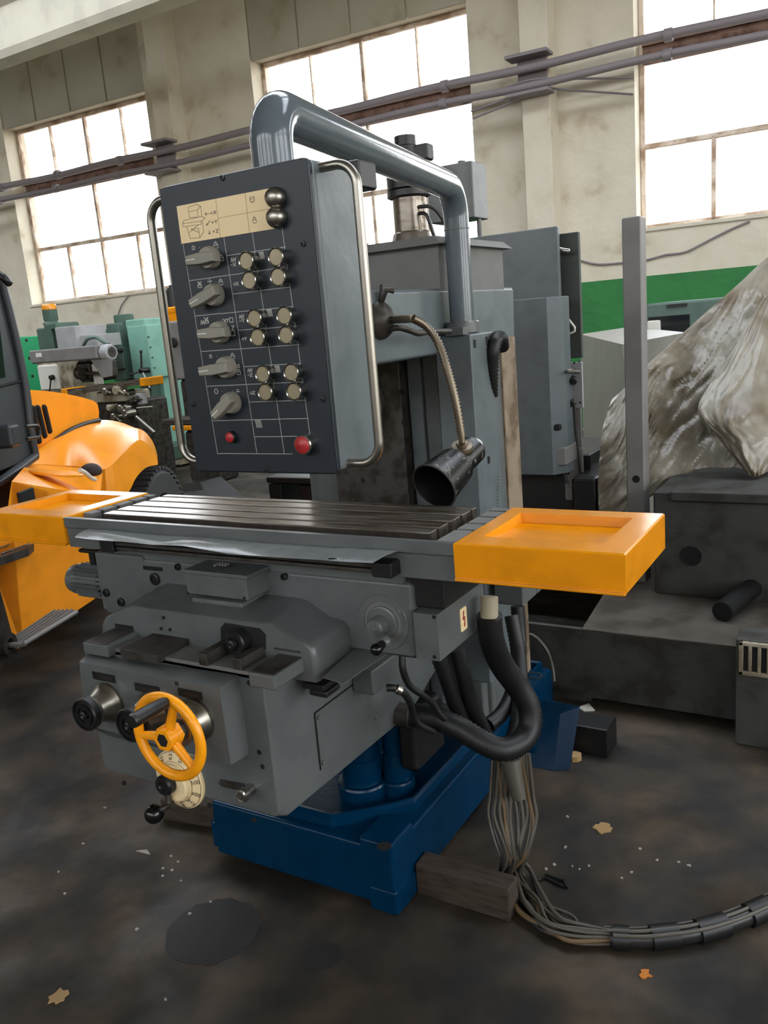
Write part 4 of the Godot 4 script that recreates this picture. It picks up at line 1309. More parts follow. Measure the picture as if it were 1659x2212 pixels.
# small stroke signs, drawn in a unit square around c
func glyph(im: Image, kind: String, c: Vector2, s: Vector2, w: float, col: Color):
	var L := {
		"X": [[-1, -1, 1, 1], [1, -1, -1, 1]], "Y": [[-1, -1, 0, 0], [1, -1, 0, 0], [0, 0, 0, 1]], "Z": [[-1, -1, 1, -1], [1, -1, -1, 1], [-1, 1, 1, 1]],
		"+": [[-1, 0, 1, 0], [0, -1, 0, 1]], "-": [[-1, 0, 1, 0]],
		"O": [[-0.5, -1, 0.5, -1], [0.5, -1, 1, 0], [1, 0, 0.5, 1], [0.5, 1, -0.5, 1], [-0.5, 1, -1, 0], [-1, 0, -0.5, -1]],
		"zig": [[-1, 0.6, -0.6, -0.6], [-0.6, -0.6, -0.2, 0.6], [-0.2, 0.6, 0.2, -0.6], [0.2, -0.6, 0.6, 0.6], [0.6, 0.6, 1, -0.6]],
		"comb": [[-1, -1, -0.7, 1], [-0.6, -1, -0.3, 1], [-0.2, -1, 0.1, 1], [0.2, -1, 0.5, 1], [0.6, -1, 0.9, 1], [-1, -1, 0.6, -1]],
		"man": [[0, -1, 0, -0.6], [-0.5, -0.6, 0.5, -0.6], [-0.8, 0, 0.8, 0], [-0.8, 0, -0.8, 0.5], [0.8, 0, 0.8, 0.5], [-0.5, -0.6, -0.5, 0], [0.5, -0.6, 0.5, 0], [-0.8, 0.9, 0.8, 0.9]],
		"sq": [[-1, -1, 1, -1], [1, -1, 1, 1], [1, 1, -1, 1], [-1, 1, -1, -1]],
		"tap": [[-1, 0.4, 1, 0.4], [0, 0.4, 0, -0.4], [-0.5, -0.4, 0.5, -0.4]],
		"less": [[1, -1, -1, -0.4], [-1, -0.4, 1, 0.2], [-1, 0.9, 1, 0.9]],
		"arrl": [[-1, 0, 1, 0], [-1, 0, -0.4, -0.6], [-1, 0, -0.4, 0.6]],
		"arrd": [[0, -1, 0, 1], [0, 1, -0.5, 0.4], [0, 1, 0.5, 0.4]],
		"arrs": [[1, -1, -1, 1], [-1, 1, -0.9, 0.2], [-1, 1, -0.1, 0.9]],
		"shield": [[-1, -1, 1, -1], [1, -1, 1, 0.3], [1, 0.3, 0, 1], [0, 1, -1, 0.3], [-1, 0.3, -1, -1], [-1, -0.3, 1, -0.3]],
		".": [[0, 0, 0.01, 0]],
	}
	for e in L[kind]:
		stroke(im, c + Vector2(e[0], e[1]) * s, c + Vector2(e[2], e[3]) * s, w, col)


func pendant(m: Node, off: Vector3):
	var x0 := -1.086
	var x1 := -0.773
	var y0 := 1.362
	var y1 := 1.857
	var mb := MB.new()
	mb.bb(Vector3(x0 + 0.004, y0 + 0.002, -1.288), Vector3(x1, y1 - 0.002, -1.147), 0.008)
	mb.bb(Vector3(x0 + 0.02, y0 + 0.05, -1.315), Vector3(x1 - 0.01, y1 - 0.05, -1.285), 0.008)
	var bx := mp("control_pendant", mb, M.grey_side, m, off, "black control panel on a grey hanging box")
	# front frame with rounded corners
	mb = MB.new()
	var pl := PackedVector2Array()
	for e in [[x1 - 0.012, y0 + 0.012, -PI / 2], [x1 - 0.012, y1 - 0.012, 0.0], [x0 + 0.012, y1 - 0.012, PI / 2], [x0 + 0.012, y0 + 0.012, PI]]:
		for k in 6:
			var a: float = e[2] + PI / 2 * k / 5.0
			pl.append(Vector2(e[0] + 0.012 * cos(a), e[1] + 0.012 * sin(a)))
	mb.prism(pl, 0.012, Transform3D(Basis.IDENTITY, Vector3(0, 0, -1.149)), 0.003)
	part("panel_frame", mb, M.navy, bx)
	# printed face
	var im := Image.create(700, 1100, true, Image.FORMAT_RGB8)
	im.fill(M.navy.albedo_color)
	var ln := c3(0.62, 0.62, 0.6)
	var U := func(x: float, y: float) -> Vector2: return Vector2(0, 0)
	var L := [[Vector2(0.1260,0.2001), Vector2(0.1821,0.9314)], [Vector2(0.4178,0.1962), Vector2(0.4704,0.9304)], [Vector2(0.6106,0.1960), Vector2(0.6606,0.9297)], [Vector2(0.8037,0.1975), Vector2(0.8468,0.8997)], [Vector2(0.1821,0.9314), Vector2(0.7164,0.9306)],
		[Vector2(0.4263,0.2563), Vector2(0.8109,0.2562)], [Vector2(0.1376,0.3213), Vector2(0.7996,0.3181)], [Vector2(0.4335,0.3828), Vector2(0.8141,0.3818)], [Vector2(0.1468,0.4417), Vector2(0.8181,0.4438)], [Vector2(0.4385,0.5032), Vector2(0.8300,0.5068)], [Vector2(0.1568,0.5656), Vector2(0.8378,0.5665)], [Vector2(0.4519,0.6275), Vector2(0.8304,0.6273)], [Vector2(0.1702,0.6883), Vector2(0.8352,0.6885)], [Vector2(0.4591,0.7488), Vector2(0.8413,0.7487)], [Vector2(0.1783,0.8117), Vector2(0.8443,0.8099)], [Vector2(0.4655,0.8710), Vector2(0.8456,0.8700)]]
	for e in L: stroke(im, e[0], e[1], 3.0, ln)
	var g := Vector2(0.0165, 0.0102)
	for e in [["O", Vector2(0.1964,0.2145), 0.6], ["man", Vector2(0.3547,0.2167), 1.1], ["man", Vector2(0.3830,0.2594), 1.1], [".", Vector2(0.2389,0.2165), 1], [".", Vector2(0.3107,0.2161), 1], ["zig", Vector2(0.4633,0.2724), 1.1], ["-", Vector2(0.4487,0.2876), 0.4], ["X", Vector2(0.4680,0.2879), 0.5], ["comb", Vector2(0.6561,0.2712), 1.0],
		["+", Vector2(0.4513,0.3505), 0.5], ["X", Vector2(0.4707,0.3506), 0.5], ["man", Vector2(0.2076,0.3387), 1.0], ["X", Vector2(0.2083,0.3361), 0.8], ["+", Vector2(0.2832,0.3311), 0.9], ["man", Vector2(0.3596,0.3373), 1.0], ["zig", Vector2(0.1981,0.4655), 1.1], ["man", Vector2(0.2267,0.4615), 0.9], ["X", Vector2(0.2229,0.4586), 0.9], ["X", Vector2(0.3538,0.4673), 0.6], ["Y", Vector2(0.3738,0.4672), 0.6], ["sq", Vector2(0.4004,0.4669), 0.7], ["sq", Vector2(0.4002,0.5116), 0.8], ["Z", Vector2(0.4047,0.4933), 0.6],
		["zig", Vector2(0.4744,0.4589), 1.0], ["-", Vector2(0.4623,0.4729), 0.4], ["Y", Vector2(0.4818,0.4727), 0.5], ["comb", Vector2(0.6677,0.4564), 1.0], ["+", Vector2(0.4659,0.5337), 0.5], ["Y", Vector2(0.4845,0.5334), 0.5],
		["less", Vector2(0.2215,0.5836), 0.6], ["man", Vector2(0.3789,0.5878), 1.1], ["less", Vector2(0.4110,0.6236), 0.6], ["man", Vector2(0.4095,0.6434), 1.0], ["zig", Vector2(0.4893,0.6403), 1.0], ["-", Vector2(0.4768,0.6559), 0.4], ["Z", Vector2(0.4942,0.6564), 0.5], ["comb", Vector2(0.6788,0.6414), 1.0], ["+", Vector2(0.4795,0.7183), 0.5], ["Z", Vector2(0.4972,0.7175), 0.5], ["O", Vector2(0.2303,0.7073), 0.8], ["tap", Vector2(0.3868,0.7083), 0.8], [".", Vector2(0.2727,0.7076), 1], [".", Vector2(0.3488,0.7075), 1], ["comb", Vector2(0.5071,0.8245), 1.3], [".", Vector2(0.2669,0.5851), 1], [".", Vector2(0.3401,0.5865), 1], [".", Vector2(0.3302,0.4636), 1]]:
		glyph(im, e[0], e[1], g * e[2], 2.2, c3(0.68, 0.67, 0.63))
	im.generate_mipmaps()
	var face := mat(Color.WHITE, 0.42)
	face.albedo_texture = ImageTexture.create_from_image(im)
	var st := SurfaceTool.new()
	st.begin(PRIM)
	var e0 := 0.006
	var quad := [Vector2(e0, e0), Vector2(1 - e0, e0), Vector2(1 - e0, 1 - e0), Vector2(e0, 1 - e0)]
	for i in [0, 1, 2, 0, 2, 3]:
		var uv: Vector2 = quad[i]
		st.set_normal(Vector3.BACK)
		st.set_uv(uv)
		st.add_vertex(Vector3(x0 + 0.313 * uv.x, y1 - 0.495 * uv.y, -1.1366))
	st.index()
	part("printed_face", st.commit(), face, bx)
	# cream plate with the axis sketch
	var q0 := Vector3(-1.0491,1.8212,-1.1370)
	var q1 := Vector3(-0.8344,1.7592,-1.1370)
	var pw := -0.8353 - q0.x
	var ph := 1.8212 - 1.7600
	var im2 := Image.create(640, 256, true, Image.FORMAT_RGB8)
	im2.fill(M.cream.albedo_color)
	var ink := Color(0.42, 0.34, 0.24)
	for e in [[0.41, 0, 0.41, 1], [0.70, 0, 0.70, 1], [0.41, 0.5, 1, 0.5], [0.12, 0.08, 0.21, 0.05], [0.21, 0.05, 0.25, 0.12], [0.25, 0.12, 0.25, 0.38], [0.12, 0.08, 0.12, 0.36], [0.12, 0.2, 0.21, 0.2], [0.21, 0.2, 0.25, 0.12], [0.21, 0.2, 0.21, 0.36], [0.12, 0.36, 0.21, 0.38], [0.06, 0.4, 0.25, 0.38], [0.25, 0.38, 0.28, 0.44], [0.04, 0.48, 0.06, 0.4], [0.04, 0.48, 0.24, 0.5], [0.24, 0.5, 0.28, 0.44], [0.04, 0.48, 0.04, 0.56], [0.04, 0.56, 0.23, 0.58], [0.23, 0.58, 0.24, 0.5], [0.08, 0.58, 0.1, 0.9], [0.1, 0.9, 0.2, 0.92], [0.2, 0.92, 0.25, 0.78], [0.25, 0.78, 0.25, 0.52], [0.12, 0.66, 0.2, 0.67], [0.2, 0.67, 0.2, 0.92], [0.12, 0.66, 0.2, 0.78], [0.1, 0.74, 0.2, 0.58]]:
		stroke(im2, Vector2(e[0], e[1]), Vector2(e[2], e[3]), 3.0, ink if e[0] < 0.4 else Color(0.6, 0.5, 0.36))
	for k in 3:
		var y: float = [0.34, 0.58, 0.82][k]
		glyph(im2, ["arrl", "arrs", "arrd"][k], Vector2(0.305, y), Vector2(0.02, 0.05), 4.0, ink)
		glyph(im2, "+", Vector2(0.35, y), Vector2(0.012, 0.03), 4.0, ink)
		glyph(im2, ["X", "Y", "Z"][k], Vector2(0.385, y), Vector2(0.012, 0.04), 4.0, ink)
	glyph(im2, "shield", Vector2(0.76, 0.2), Vector2(0.02, 0.07), 4.0, ink)
	glyph(im2, "man", Vector2(0.76, 0.7), Vector2(0.022, 0.09), 4.0, ink)
	im2.generate_mipmaps()
	var pm := mat(Color.WHITE, 0.45)
	pm.albedo_texture = ImageTexture.create_from_image(im2)
	st = SurfaceTool.new()
	st.begin(PRIM)
	for i in [0, 1, 2, 0, 2, 3]:
		var uv: Vector2 = [Vector2(0, 0), Vector2(1, 0), Vector2(1, 1), Vector2(0, 1)][i]
		st.set_normal(Vector3.BACK)
		st.set_uv(uv)
		st.add_vertex(Vector3(q0.x + pw * uv.x, q0.y - ph * uv.y, -1.1352))
	st.index()
	mb = MB.new()
	mb.bb(Vector3(q0.x, q0.y - ph, -1.137), Vector3(q0.x + pw, q0.y, -1.1354), 0.0)
	var lp := part("label_plate", mb, M.cream, bx, "cream label plate with an axis sketch")
	lp.name = "label_plate"
	part("plate_print", st.commit(), pm, bx)
	# push buttons
	for p in [Vector3(-0.8989,1.7156,-1.1170), Vector3(-0.8387,1.7151,-1.1170), Vector3(-0.8978,1.6846,-1.1170), Vector3(-0.8389,1.6845,-1.1170), Vector3(-0.8957,1.6244,-1.1170), Vector3(-0.8347,1.6241,-1.1170), Vector3(-0.8937,1.5936,-1.1170), Vector3(-0.8351,1.5934,-1.1170), Vector3(-0.8917,1.5336,-1.1170), Vector3(-0.8327,1.5336,-1.1170), Vector3(-0.8904,1.5036,-1.1170), Vector3(-0.8314,1.5030,-1.1170)]:
		var c := Vector3(p.x, p.y, -1.137)
		mb = MB.new()
		mb.lathe([Vector2(0.0135, 0), Vector2(0.0135, 0.014), Vector2(0.0152, 0.016), Vector2(0.0152, 0.02), Vector2(0.0142, 0.0215), Vector2(0.0128, 0.0205), Vector2(0.0126, 0.018)], 28, MB.along(c, c + Vector3(0, 0, 1)))
		var pb := part("push_button", mb, M.chrome, bx)
		mb = MB.new()
		mb.lathe([Vector2(0.0126, 0.0), Vector2(0.0126, 0.0192), Vector2(0.0122, 0.0197), Vector2(0.0, 0.0197)], 28, MB.along(c, c + Vector3(0, 0, 1)))
		part("button_cap", mb, M.brass, bx)
	# indicator lamps on the cream plate
	for p in [Vector3(-0.8368,1.8046,-1.1200), Vector3(-0.8387,1.7753,-1.1200)]:
		var c := Vector3(p.x, p.y, -1.136)
		mb = MB.new()
		mb.lathe([Vector2(0.0165, 0), Vector2(0.0165, 0.006), Vector2(0.0155, 0.012), Vector2(0.012, 0.018), Vector2(0.006, 0.0205), Vector2(0, 0.021)], 28, MB.along(c, c + Vector3(0, 0, 1)), true)
		part("indicator_lamp", mb, M.chrome_soft, bx)
	# stop buttons
	for e in [[Vector3(-0.9883,1.4266,-1.1250), 0.0088, false], [Vector3(-0.8281,1.4142,-1.1170), 0.0145, true]]:
		var c := Vector3(e[0].x, e[0].y, -1.137)
		var rr: float = e[1]
		var d: float = 0.02 if e[2] else 0.012
		mb = MB.new()
		mb.lathe([Vector2(rr * 1.2, 0), Vector2(rr * 1.2, d * 0.75), Vector2(rr * 1.12, d * 0.85), Vector2(rr, d * 0.85)], 28, MB.along(c, c + Vector3(0, 0, 1)))
		part("button_ring", mb, M.chrome if e[2] else M.black, bx)
		mb = MB.new()
		mb.lathe([Vector2(rr, 0), Vector2(rr, d * 0.9), Vector2(rr * 0.9, d), Vector2(0, d * 1.06)], 28, MB.along(c, c + Vector3(0, 0, 1)), true)
		part("stop_button", mb, M.red, bx)
	# selector knobs with pointer grips
	for e in [[Vector3(-0.9862,1.7304,-1.1200), Vector3(-1.0215,1.7286,-1.1150), Vector3(-0.9596,1.7299,-1.1150)], [Vector3(-0.9872,1.6697,-1.1200), Vector3(-1.0250,1.6575,-1.1150), Vector3(-0.9669,1.6761,-1.1150)], [Vector3(-0.9851,1.6076,-1.1200), Vector3(-1.0170,1.6073,-1.1150), Vector3(-0.9552,1.6071,-1.1150)], [Vector3(-0.9795,1.5481,-1.1200), Vector3(-1.0245,1.5439,-1.1150), Vector3(-0.9602,1.5485,-1.1150)], [Vector3(-0.9789,1.4867,-1.1200), Vector3(-1.0064,1.4662,-1.1150), Vector3(-0.9633,1.4962,-1.1150)]]:
		var c := Vector3(e[0].x, e[0].y, -1.137)
		mb = MB.new()
		mb.lathe([Vector2(0.019, 0), Vector2(0.019, 0.006), Vector2(0.0178, 0.012), Vector2(0.0165, 0.016), Vector2(0, 0.016)], 28, MB.along(c, c + Vector3(0, 0, 1)))
		var kn := part("selector_knob", mb, M.knob, bx)
		var a: Vector3 = e[1]
		var b: Vector3 = e[2]
		var d := (a - b)
		d.z = 0
		var len := d.length()
		d = d.normalized()
		var up := Vector3(0, 0, 1)
		mb = MB.new()
		mb.prism(PackedVector2Array([Vector2(0, -0.008), Vector2(len * 0.55, -0.0095), Vector2(len, -0.0075), Vector2(len, 0.0075), Vector2(len * 0.55, 0.0095), Vector2(0, 0.008)]), 0.018, Transform3D(Basis(d, up.cross(d), up), Vector3(b.x, b.y, -1.126)), 0.002)
		part("knob_grip", mb, M.knob, bx)
		mb = MB.new()
		mb.box(Vector3(len * 0.8, 0, 0.0182), Vector3(len * 0.34, 0.0016, 0.001), 0.0, Transform3D(Basis(d, up.cross(d), up), Vector3(b.x, b.y, -1.126)))
		part("pointer_line", mb, M.white, bx)
	for p in [Vector3(-0.9433,1.8510,-1.1365), Vector3(-0.7968,1.7311,-1.1365), Vector3(-0.7885,1.4871,-1.1365), Vector3(-0.9235,1.3677,-1.1365), Vector3(-1.0710,1.4855,-1.1365)]:
		mb = MB.new()
		mb.lathe([Vector2(0.005, 0), Vector2(0.0045, 0.0022), Vector2(0.002, 0.0026), Vector2(0.0018, 0.001), Vector2(0, 0.001)], 14, MB.along(p, p + Vector3(0, 0, 1)))
		part("screw", mb, M.black, bx)
	# dark cable box on the back of the pendant
	mb = MB.new()
	mb.bb(Vector3(-0.8243,1.8752,-1.3100), Vector3(-0.7877,1.8291,-1.3100) + Vector3(0, 0, -0.06), 0.004)
	part("cable_box", mb, M.black, bx)
	# grab rails left and right
	var zr := -1.172
	for s in [1, -1]:
		mb = MB.new()
		var xe := x1 if s > 0 else x0
		var xo: float = xe + s * 0.062
		var top: float = 1.8439
		var bot: float = 1.3754
		mb.tube(bent([Vector3(xe - s * 0.01, top, zr), Vector3(xo, top, zr), Vector3(xo, bot, zr), Vector3(xe - s * 0.01, bot, zr)], 0.045, 10), 0.0078, 14)
		part("grab_rail", mb, M.chrome_soft, bx)
	# tubular arm and mast
	var mast := Vector3(-1.1, 1.548, -2.353)
	var ya := 1.962
	mb = MB.new()
	mb.tube(bent([mast, Vector3(-1.1, ya, -2.353), Vector3(-0.9, ya, -1.222), Vector3(-0.9, 1.85, -1.222)], 0.085, 14), 0.0365, 36)
	var arm := mp("mast_arm", mb, M.pipe, m, off, "grey bent pipe that carries the control panel")
	mb = MB.new()
	mb.cyl(Vector3(-0.9, 1.848, -1.222), Vector3(-0.9, 1.862, -1.222), 0.047, 32, 0.003)
	part("flange", mb, M.pipe, arm)
	mb = MB.new()
	mb.cyl(Vector3(-1.1, 1.548, -2.353), Vector3(-1.1, 1.585, -2.353), 0.05, 32, 0.004)
	part("collar", mb, M.grey, arm)
	mb = MB.new()
	mb.cyl(Vector3(-1.1, 1.846, -2.353), Vector3(-1.1, 1.85, -2.353), 0.0378, 36, 0.001)
	part("pipe_joint", mb, M.grey, arm)
	mb = MB.new()
	mb.bb(Vector3(-1.12, 1.545, -2.31), Vector3(-1.06, 1.57, -2.27), 0.003)
	part("mast_foot", mb, M.grey, arm)


func work_lamp(m: Node, off: Vector3):
	var w := Vector3(-1.1400,1.6064,-1.9492)
	var mb := MB.new()
	mb.lathe([Vector2(0.05, 0), Vector2(0.05, 0.01), Vector2(0.044, 0.02), Vector2(0.026, 0.034), Vector2(0.016, 0.042), Vector2(0.0, 0.042)], 28, MB.along(w - Vector3(0.012, 0, 0), w + Vector3(1, 0, 0.15)), true)
	var lamp := mp("work_lamp", mb, M.steel_dark, m, off, "gooseneck work lamp with a chipped black shade")
	mb = MB.new()
	mb.tube([w + Vector3(0.0, 0.045, 0.0), w + Vector3(0.02, 0.075, 0.005), w + Vector3(0.035, 0.072, -0.01)], 0.008, 8)
	mb.tube([w + Vector3(0.0, 0.05, 0.0), w + Vector3(0.0, 0.085, -0.01), w + Vector3(-0.005, 0.075, -0.04)], 0.008, 8)
	part("wing_nut", mb, M.steel_dark, lamp)
	var j0 := w + Vector3(0.02, 0.0, 0.0)
	var j1 := Vector3(-1.0300,1.6043,-1.9134)
	mb = MB.new()
	mb.tube([j0, j0.lerp(j1, 0.5), j1], 0.0105, 14)
	part("stem", mb, M.gold, lamp)
	# gooseneck arching out and down to the shade
	var n0 := j1
	var tip := Vector3(-0.9300,1.3027,-1.9426)
	mb = MB.new()
	mb.tube(curve([n0, Vector3(-1.0100,1.5823,-1.9422), Vector3(-0.9850,1.5396,-1.9538), Vector3(-0.9600,1.4690,-1.9482), Vector3(-0.9400,1.3869,-1.9432), tip], 0.0042), 0.0098, 12, 0.002)
	part("gooseneck", mb, M.gold, lamp)
	mb = MB.new()
	mb.cyl(tip + Vector3(0, 0.012, 0), tip + Vector3(0.001, -0.02, 0), 0.0085, 14)
	part("sleeve", mb, M.gold, lamp)
	# shade: axis runs from the back cap down to the open mouth
	var back := Vector3(-0.9300,1.2583,-2.0138)
	var mouth := Vector3(-0.9650,1.1906,-1.8895)
	mouth.z += 0.05
	var ax := (mouth - back).normalized()
	var L := back.distance_to(mouth)
	mb = MB.new()
	mb.lathe([Vector2(0, -0.012), Vector2(0.03, -0.008), Vector2(0.038, 0.006), Vector2(0.039, L * 0.42), Vector2(0.05, L * 0.46), Vector2(0.062, L), Vector2(0.0645, L + 0.002), Vector2(0.0605, L + 0.002), ], 40, MB.along(back, mouth))
	part("lamp_shade", mb, M.lampblack, lamp)
	mb = MB.new()
	mb.lathe([Vector2(0.0606, L + 0.0019), Vector2(0.048, L * 0.5), Vector2(0.034, L * 0.45), Vector2(0, L * 0.44)], 40, MB.along(back, mouth))
	part("shade_lining", mb, M.black, lamp)
	mb = MB.new()
	mb.lathe([Vector2(0.0605, L + 0.0015), Vector2(0.0628, L + 0.0035), Vector2(0.065, L + 0.0015), Vector2(0.065, L - 0.001)], 40, MB.along(back, mouth))
	part("shade_rim", mb, M.steel_dark, lamp)
	mb = MB.new()
	var cp := back + ax * (L * 0.3)
	var tu := (tip + Vector3(0, -0.02, 0) - cp).normalized()
	mb.lathe([Vector2(0.0, 0.052), Vector2(0.014, 0.052), Vector2(0.016, 0.046), Vector2(0.027, 0.044), Vector2(0.029, 0.036), Vector2(0.029, 0.025)], 28, MB.along(cp, cp + tu))
	part("swivel", mb, M.gold, lamp)
	# feed hose of the lamp, drooping back to the mast foot
	mb = MB.new()
	mb.tube(curve([w + Vector3(0.02, -0.025, 0), Vector3(-1.0900,1.5842,-1.9457), Vector3(-1.0800,1.5730,-1.9909), Vector3(-1.0700,1.5651,-2.0151), Vector3(-1.0700,1.5665,-2.0825), Vector3(-1.0700,1.5605,-2.2025)], 0.008), 0.008, 10)
	part("lamp_cable", mb, M.steel_dark, lamp)


func cables():
	# heavy hoses looping from under the table to the knee and the column foot
	var loops := [
		["thickest black hose, looping from its cream sleeve under the right yellow tray", 0.03, [Vector3(-0.7885,0.9031,-1.7366), Vector3(-0.7932,0.8380,-1.7526), Vector3(-0.7983,0.7514,-1.8108), Vector3(-0.7847,0.6789,-1.8600), Vector3(-0.7611,0.6154,-1.8817), Vector3(-0.7538,0.5628,-1.8724), Vector3(-0.7625,0.5338,-1.8355), Vector3(-0.7910,0.5310,-1.7815), Vector3(-0.8348,0.5510,-1.7601), Vector3(-0.9000,0.5842,-1.7532), Vector3(-0.9701,0.6009,-1.7509), Vector3(-1.0223,0.5966,-1.7540)]],
		["black corrugated hose hanging below the electric box, the left one of a pair", 0.02, [Vector3(-0.9565,0.7641,-1.7779), Vector3(-0.9465,0.6864,-1.7996), Vector3(-0.9412,0.6024,-1.8288), Vector3(-0.9330,0.5168,-1.8713), Vector3(-0.9163,0.4568,-1.9017)]],
		["black corrugated hose hanging below the electric box, the right one of a pair", 0.021, [Vector3(-0.9303,0.7660,-1.8303), Vector3(-0.9205,0.6922,-1.8409), Vector3(-0.9149,0.5961,-1.8671), Vector3(-0.9050,0.5150,-1.8999), Vector3(-0.8944,0.4378,-1.9341)]],
		["black hose dropping vertically behind the looped hose beside the blue rear foot", 0.021, [Vector3(-0.9329,0.7316,-2.2635), Vector3(-0.9241,0.6358,-2.2437), Vector3(-0.9050,0.5748,-2.1794), Vector3(-0.8899,0.5317,-2.0813), Vector3(-0.8881,0.5099,-2.0047), Vector3(-0.9046,0.4993,-1.9440)]],
		["black hose rising inside the big loop, curled back at its foot", 0.022, [Vector3(-0.9288,0.7234,-2.2038), Vector3(-0.9023,0.6362,-2.1731), Vector3(-0.8698,0.5684,-2.1031), Vector3(-0.8437,0.5231,-2.0232), Vector3(-0.8338,0.4795,-1.9578), Vector3(-0.8443,0.4418,-1.9056)]],
	]
	for e in loops:
		var mb := MB.new()
		mb.tube(curve(e[2], 0.006), e[1], 16, e[1] * 0.045)
		solo("machine_hose", mb, M.rubber, e[0], "hose")
	var mb := MB.new()
	mb.cyl(Vector3(-0.7904,0.9480,-1.7472), Vector3(-0.7882,0.8967,-1.7351), 0.021, 20, 0.002)
	var sl := part("sleeve", mb, M.sleeve, get_node("machine_hose"), "cream sleeve")
	for e in [["thin black hose dropping from under the saddle to the knee fitting", 0.0085, [Vector3(-0.9625,0.8283,-1.6112), Vector3(-0.9603,0.7972,-1.6044), Vector3(-0.9597,0.7460,-1.6273), Vector3(-0.9456,0.7076,-1.6618), Vector3(-0.9402,0.6668,-1.7024), Vector3(-0.9310,0.6279,-1.7218), Vector3(-0.9198,0.5889,-1.7544)]],
			["thin black hose with a loose metal end curling in front of the knee", 0.009, [Vector3(-0.9807,0.7650,-1.5596), Vector3(-0.9676,0.7637,-1.5672), Vector3(-0.9561,0.7415,-1.5924), Vector3(-0.9560,0.7046,-1.6187), Vector3(-0.9621,0.6610,-1.6396), Vector3(-0.9587,0.6285,-1.6571), Vector3(-0.9463,0.5899,-1.7025)]]]:
		mb = MB.new()
		mb.tube(curve(e[2], 0.008), e[1], 10)
		solo("thin_hose", mb, M.rubber, e[0], "hose")
	mb = MB.new()
	mb.cyl(Vector3(-0.9826,0.7651,-1.5585), Vector3(-0.9751,0.7644,-1.5628), 0.0075, 12, 0.001)
	mb.cyl(Vector3(-0.9629,0.7622,-1.5697), Vector3(-0.9547,0.7527,-1.5782), 0.011, 12, 0.001)
	part("hose_end", mb, M.chrome_soft, get_node("thin_hose_001"))
	# the bundle of loose cables falling to the floor and running off to the right
	var b := thing("cable_bundle", "bundle of loose grey cables falling beside the blue base and trailing over the floor", "cables")
	var falls := [
		[Vector3(-0.8992,0.4114,-1.9482), Vector3(-0.9079,0.2920,-1.9356), Vector3(-0.9086,0.2293,-1.9188), Vector3(-0.8751,0.1194,-1.9103)],
		[Vector3(-0.8926,0.4107,-1.9521), Vector3(-0.9001,0.2913,-1.9402), Vector3(-0.8990,0.2121,-1.9201), Vector3(-0.8729,0.1191,-1.9116)],
		[Vector3(-0.8882,0.4103,-1.9546), Vector3(-0.8811,0.2895,-1.9512), Vector3(-0.8711,0.2358,-1.9433), Vector3(-0.8562,0.1175,-1.9214)],
		[Vector3(-0.8837,0.4099,-1.9572), Vector3(-0.8934,0.2906,-1.9441), Vector3(-0.8953,0.2280,-1.9266), Vector3(-0.8595,0.1179,-1.9194)],
		[Vector3(-0.8782,0.4093,-1.9604), Vector3(-0.8711,0.2885,-1.9571), Vector3(-0.8606,0.1971,-1.9395), Vector3(-0.8495,0.1169,-1.9253)],
		[Vector3(-0.8738,0.4089,-1.9630), Vector3(-0.8822,0.2896,-1.9506), Vector3(-0.8820,0.2305,-1.9353), Vector3(-0.8539,0.1173,-1.9227)],
		[Vector3(-0.8705,0.4086,-1.9650), Vector3(-0.8622,0.2876,-1.9623), Vector3(-0.8501,0.2111,-1.9496), Vector3(-0.8428,0.1162,-1.9292)],
		[Vector3(-0.8638,0.4079,-1.9688), Vector3(-0.8711,0.2885,-1.9571), Vector3(-0.8710,0.2332,-1.9427), Vector3(-0.8517,0.1171,-1.9240)],
		[Vector3(-0.8594,0.4075,-1.9714), Vector3(-0.8510,0.2866,-1.9688), Vector3(-0.8393,0.2201,-1.9585), Vector3(-0.8338,0.1154,-1.9344)],
		[Vector3(-0.8527,0.4069,-1.9753), Vector3(-0.8588,0.2873,-1.9643), Vector3(-0.8568,0.2130,-1.9460), Vector3(-0.8428,0.1162,-1.9292)],
		[Vector3(-0.8461,0.4062,-1.9791), Vector3(-0.8376,0.2853,-1.9766), Vector3(-0.8251,0.1999,-1.9618), Vector3(-0.8383,0.1158,-1.9318)],
		[Vector3(-0.8395,0.4056,-1.9830), Vector3(-0.8398,0.2855,-1.9753), Vector3(-0.8339,0.1970,-1.9557), Vector3(-0.8316,0.1152,-1.9357)],
		[Vector3(-0.8328,0.4050,-1.9869), Vector3(-0.8175,0.2833,-1.9883), Vector3(-0.8003,0.1900,-1.9744), Vector3(-0.8182,0.1139,-1.9435)],
		[Vector3(-0.8262,0.4043,-1.9908), Vector3(-0.8242,0.2840,-1.9844), Vector3(-0.8171,0.2218,-1.9724), Vector3(-0.8350,0.1155,-1.9337)],
		[Vector3(-0.8195,0.4037,-1.9946), Vector3(-0.8153,0.2831,-1.9896), Vector3(-0.8074,0.2020,-1.9731), Vector3(-0.8216,0.1142,-1.9416)],
		[Vector3(-0.8129,0.4031,-1.9985), Vector3(-0.8052,0.2822,-1.9955), Vector3(-0.7945,0.2121,-1.9836), Vector3(-0.8137,0.1135,-1.9461)]]
	var trail := [[Vector3(-0.8592,0.0000,-1.9732), 0.055], [Vector3(-0.7752,0.0000,-1.8763), 0.05], [Vector3(-0.6872,0.0000,-1.8298), 0.055], [Vector3(-0.6129,0.0000,-1.8191), 0.04], [Vector3(-0.5371,0.0000,-1.8392), 0.012]]
	rng.seed = 12
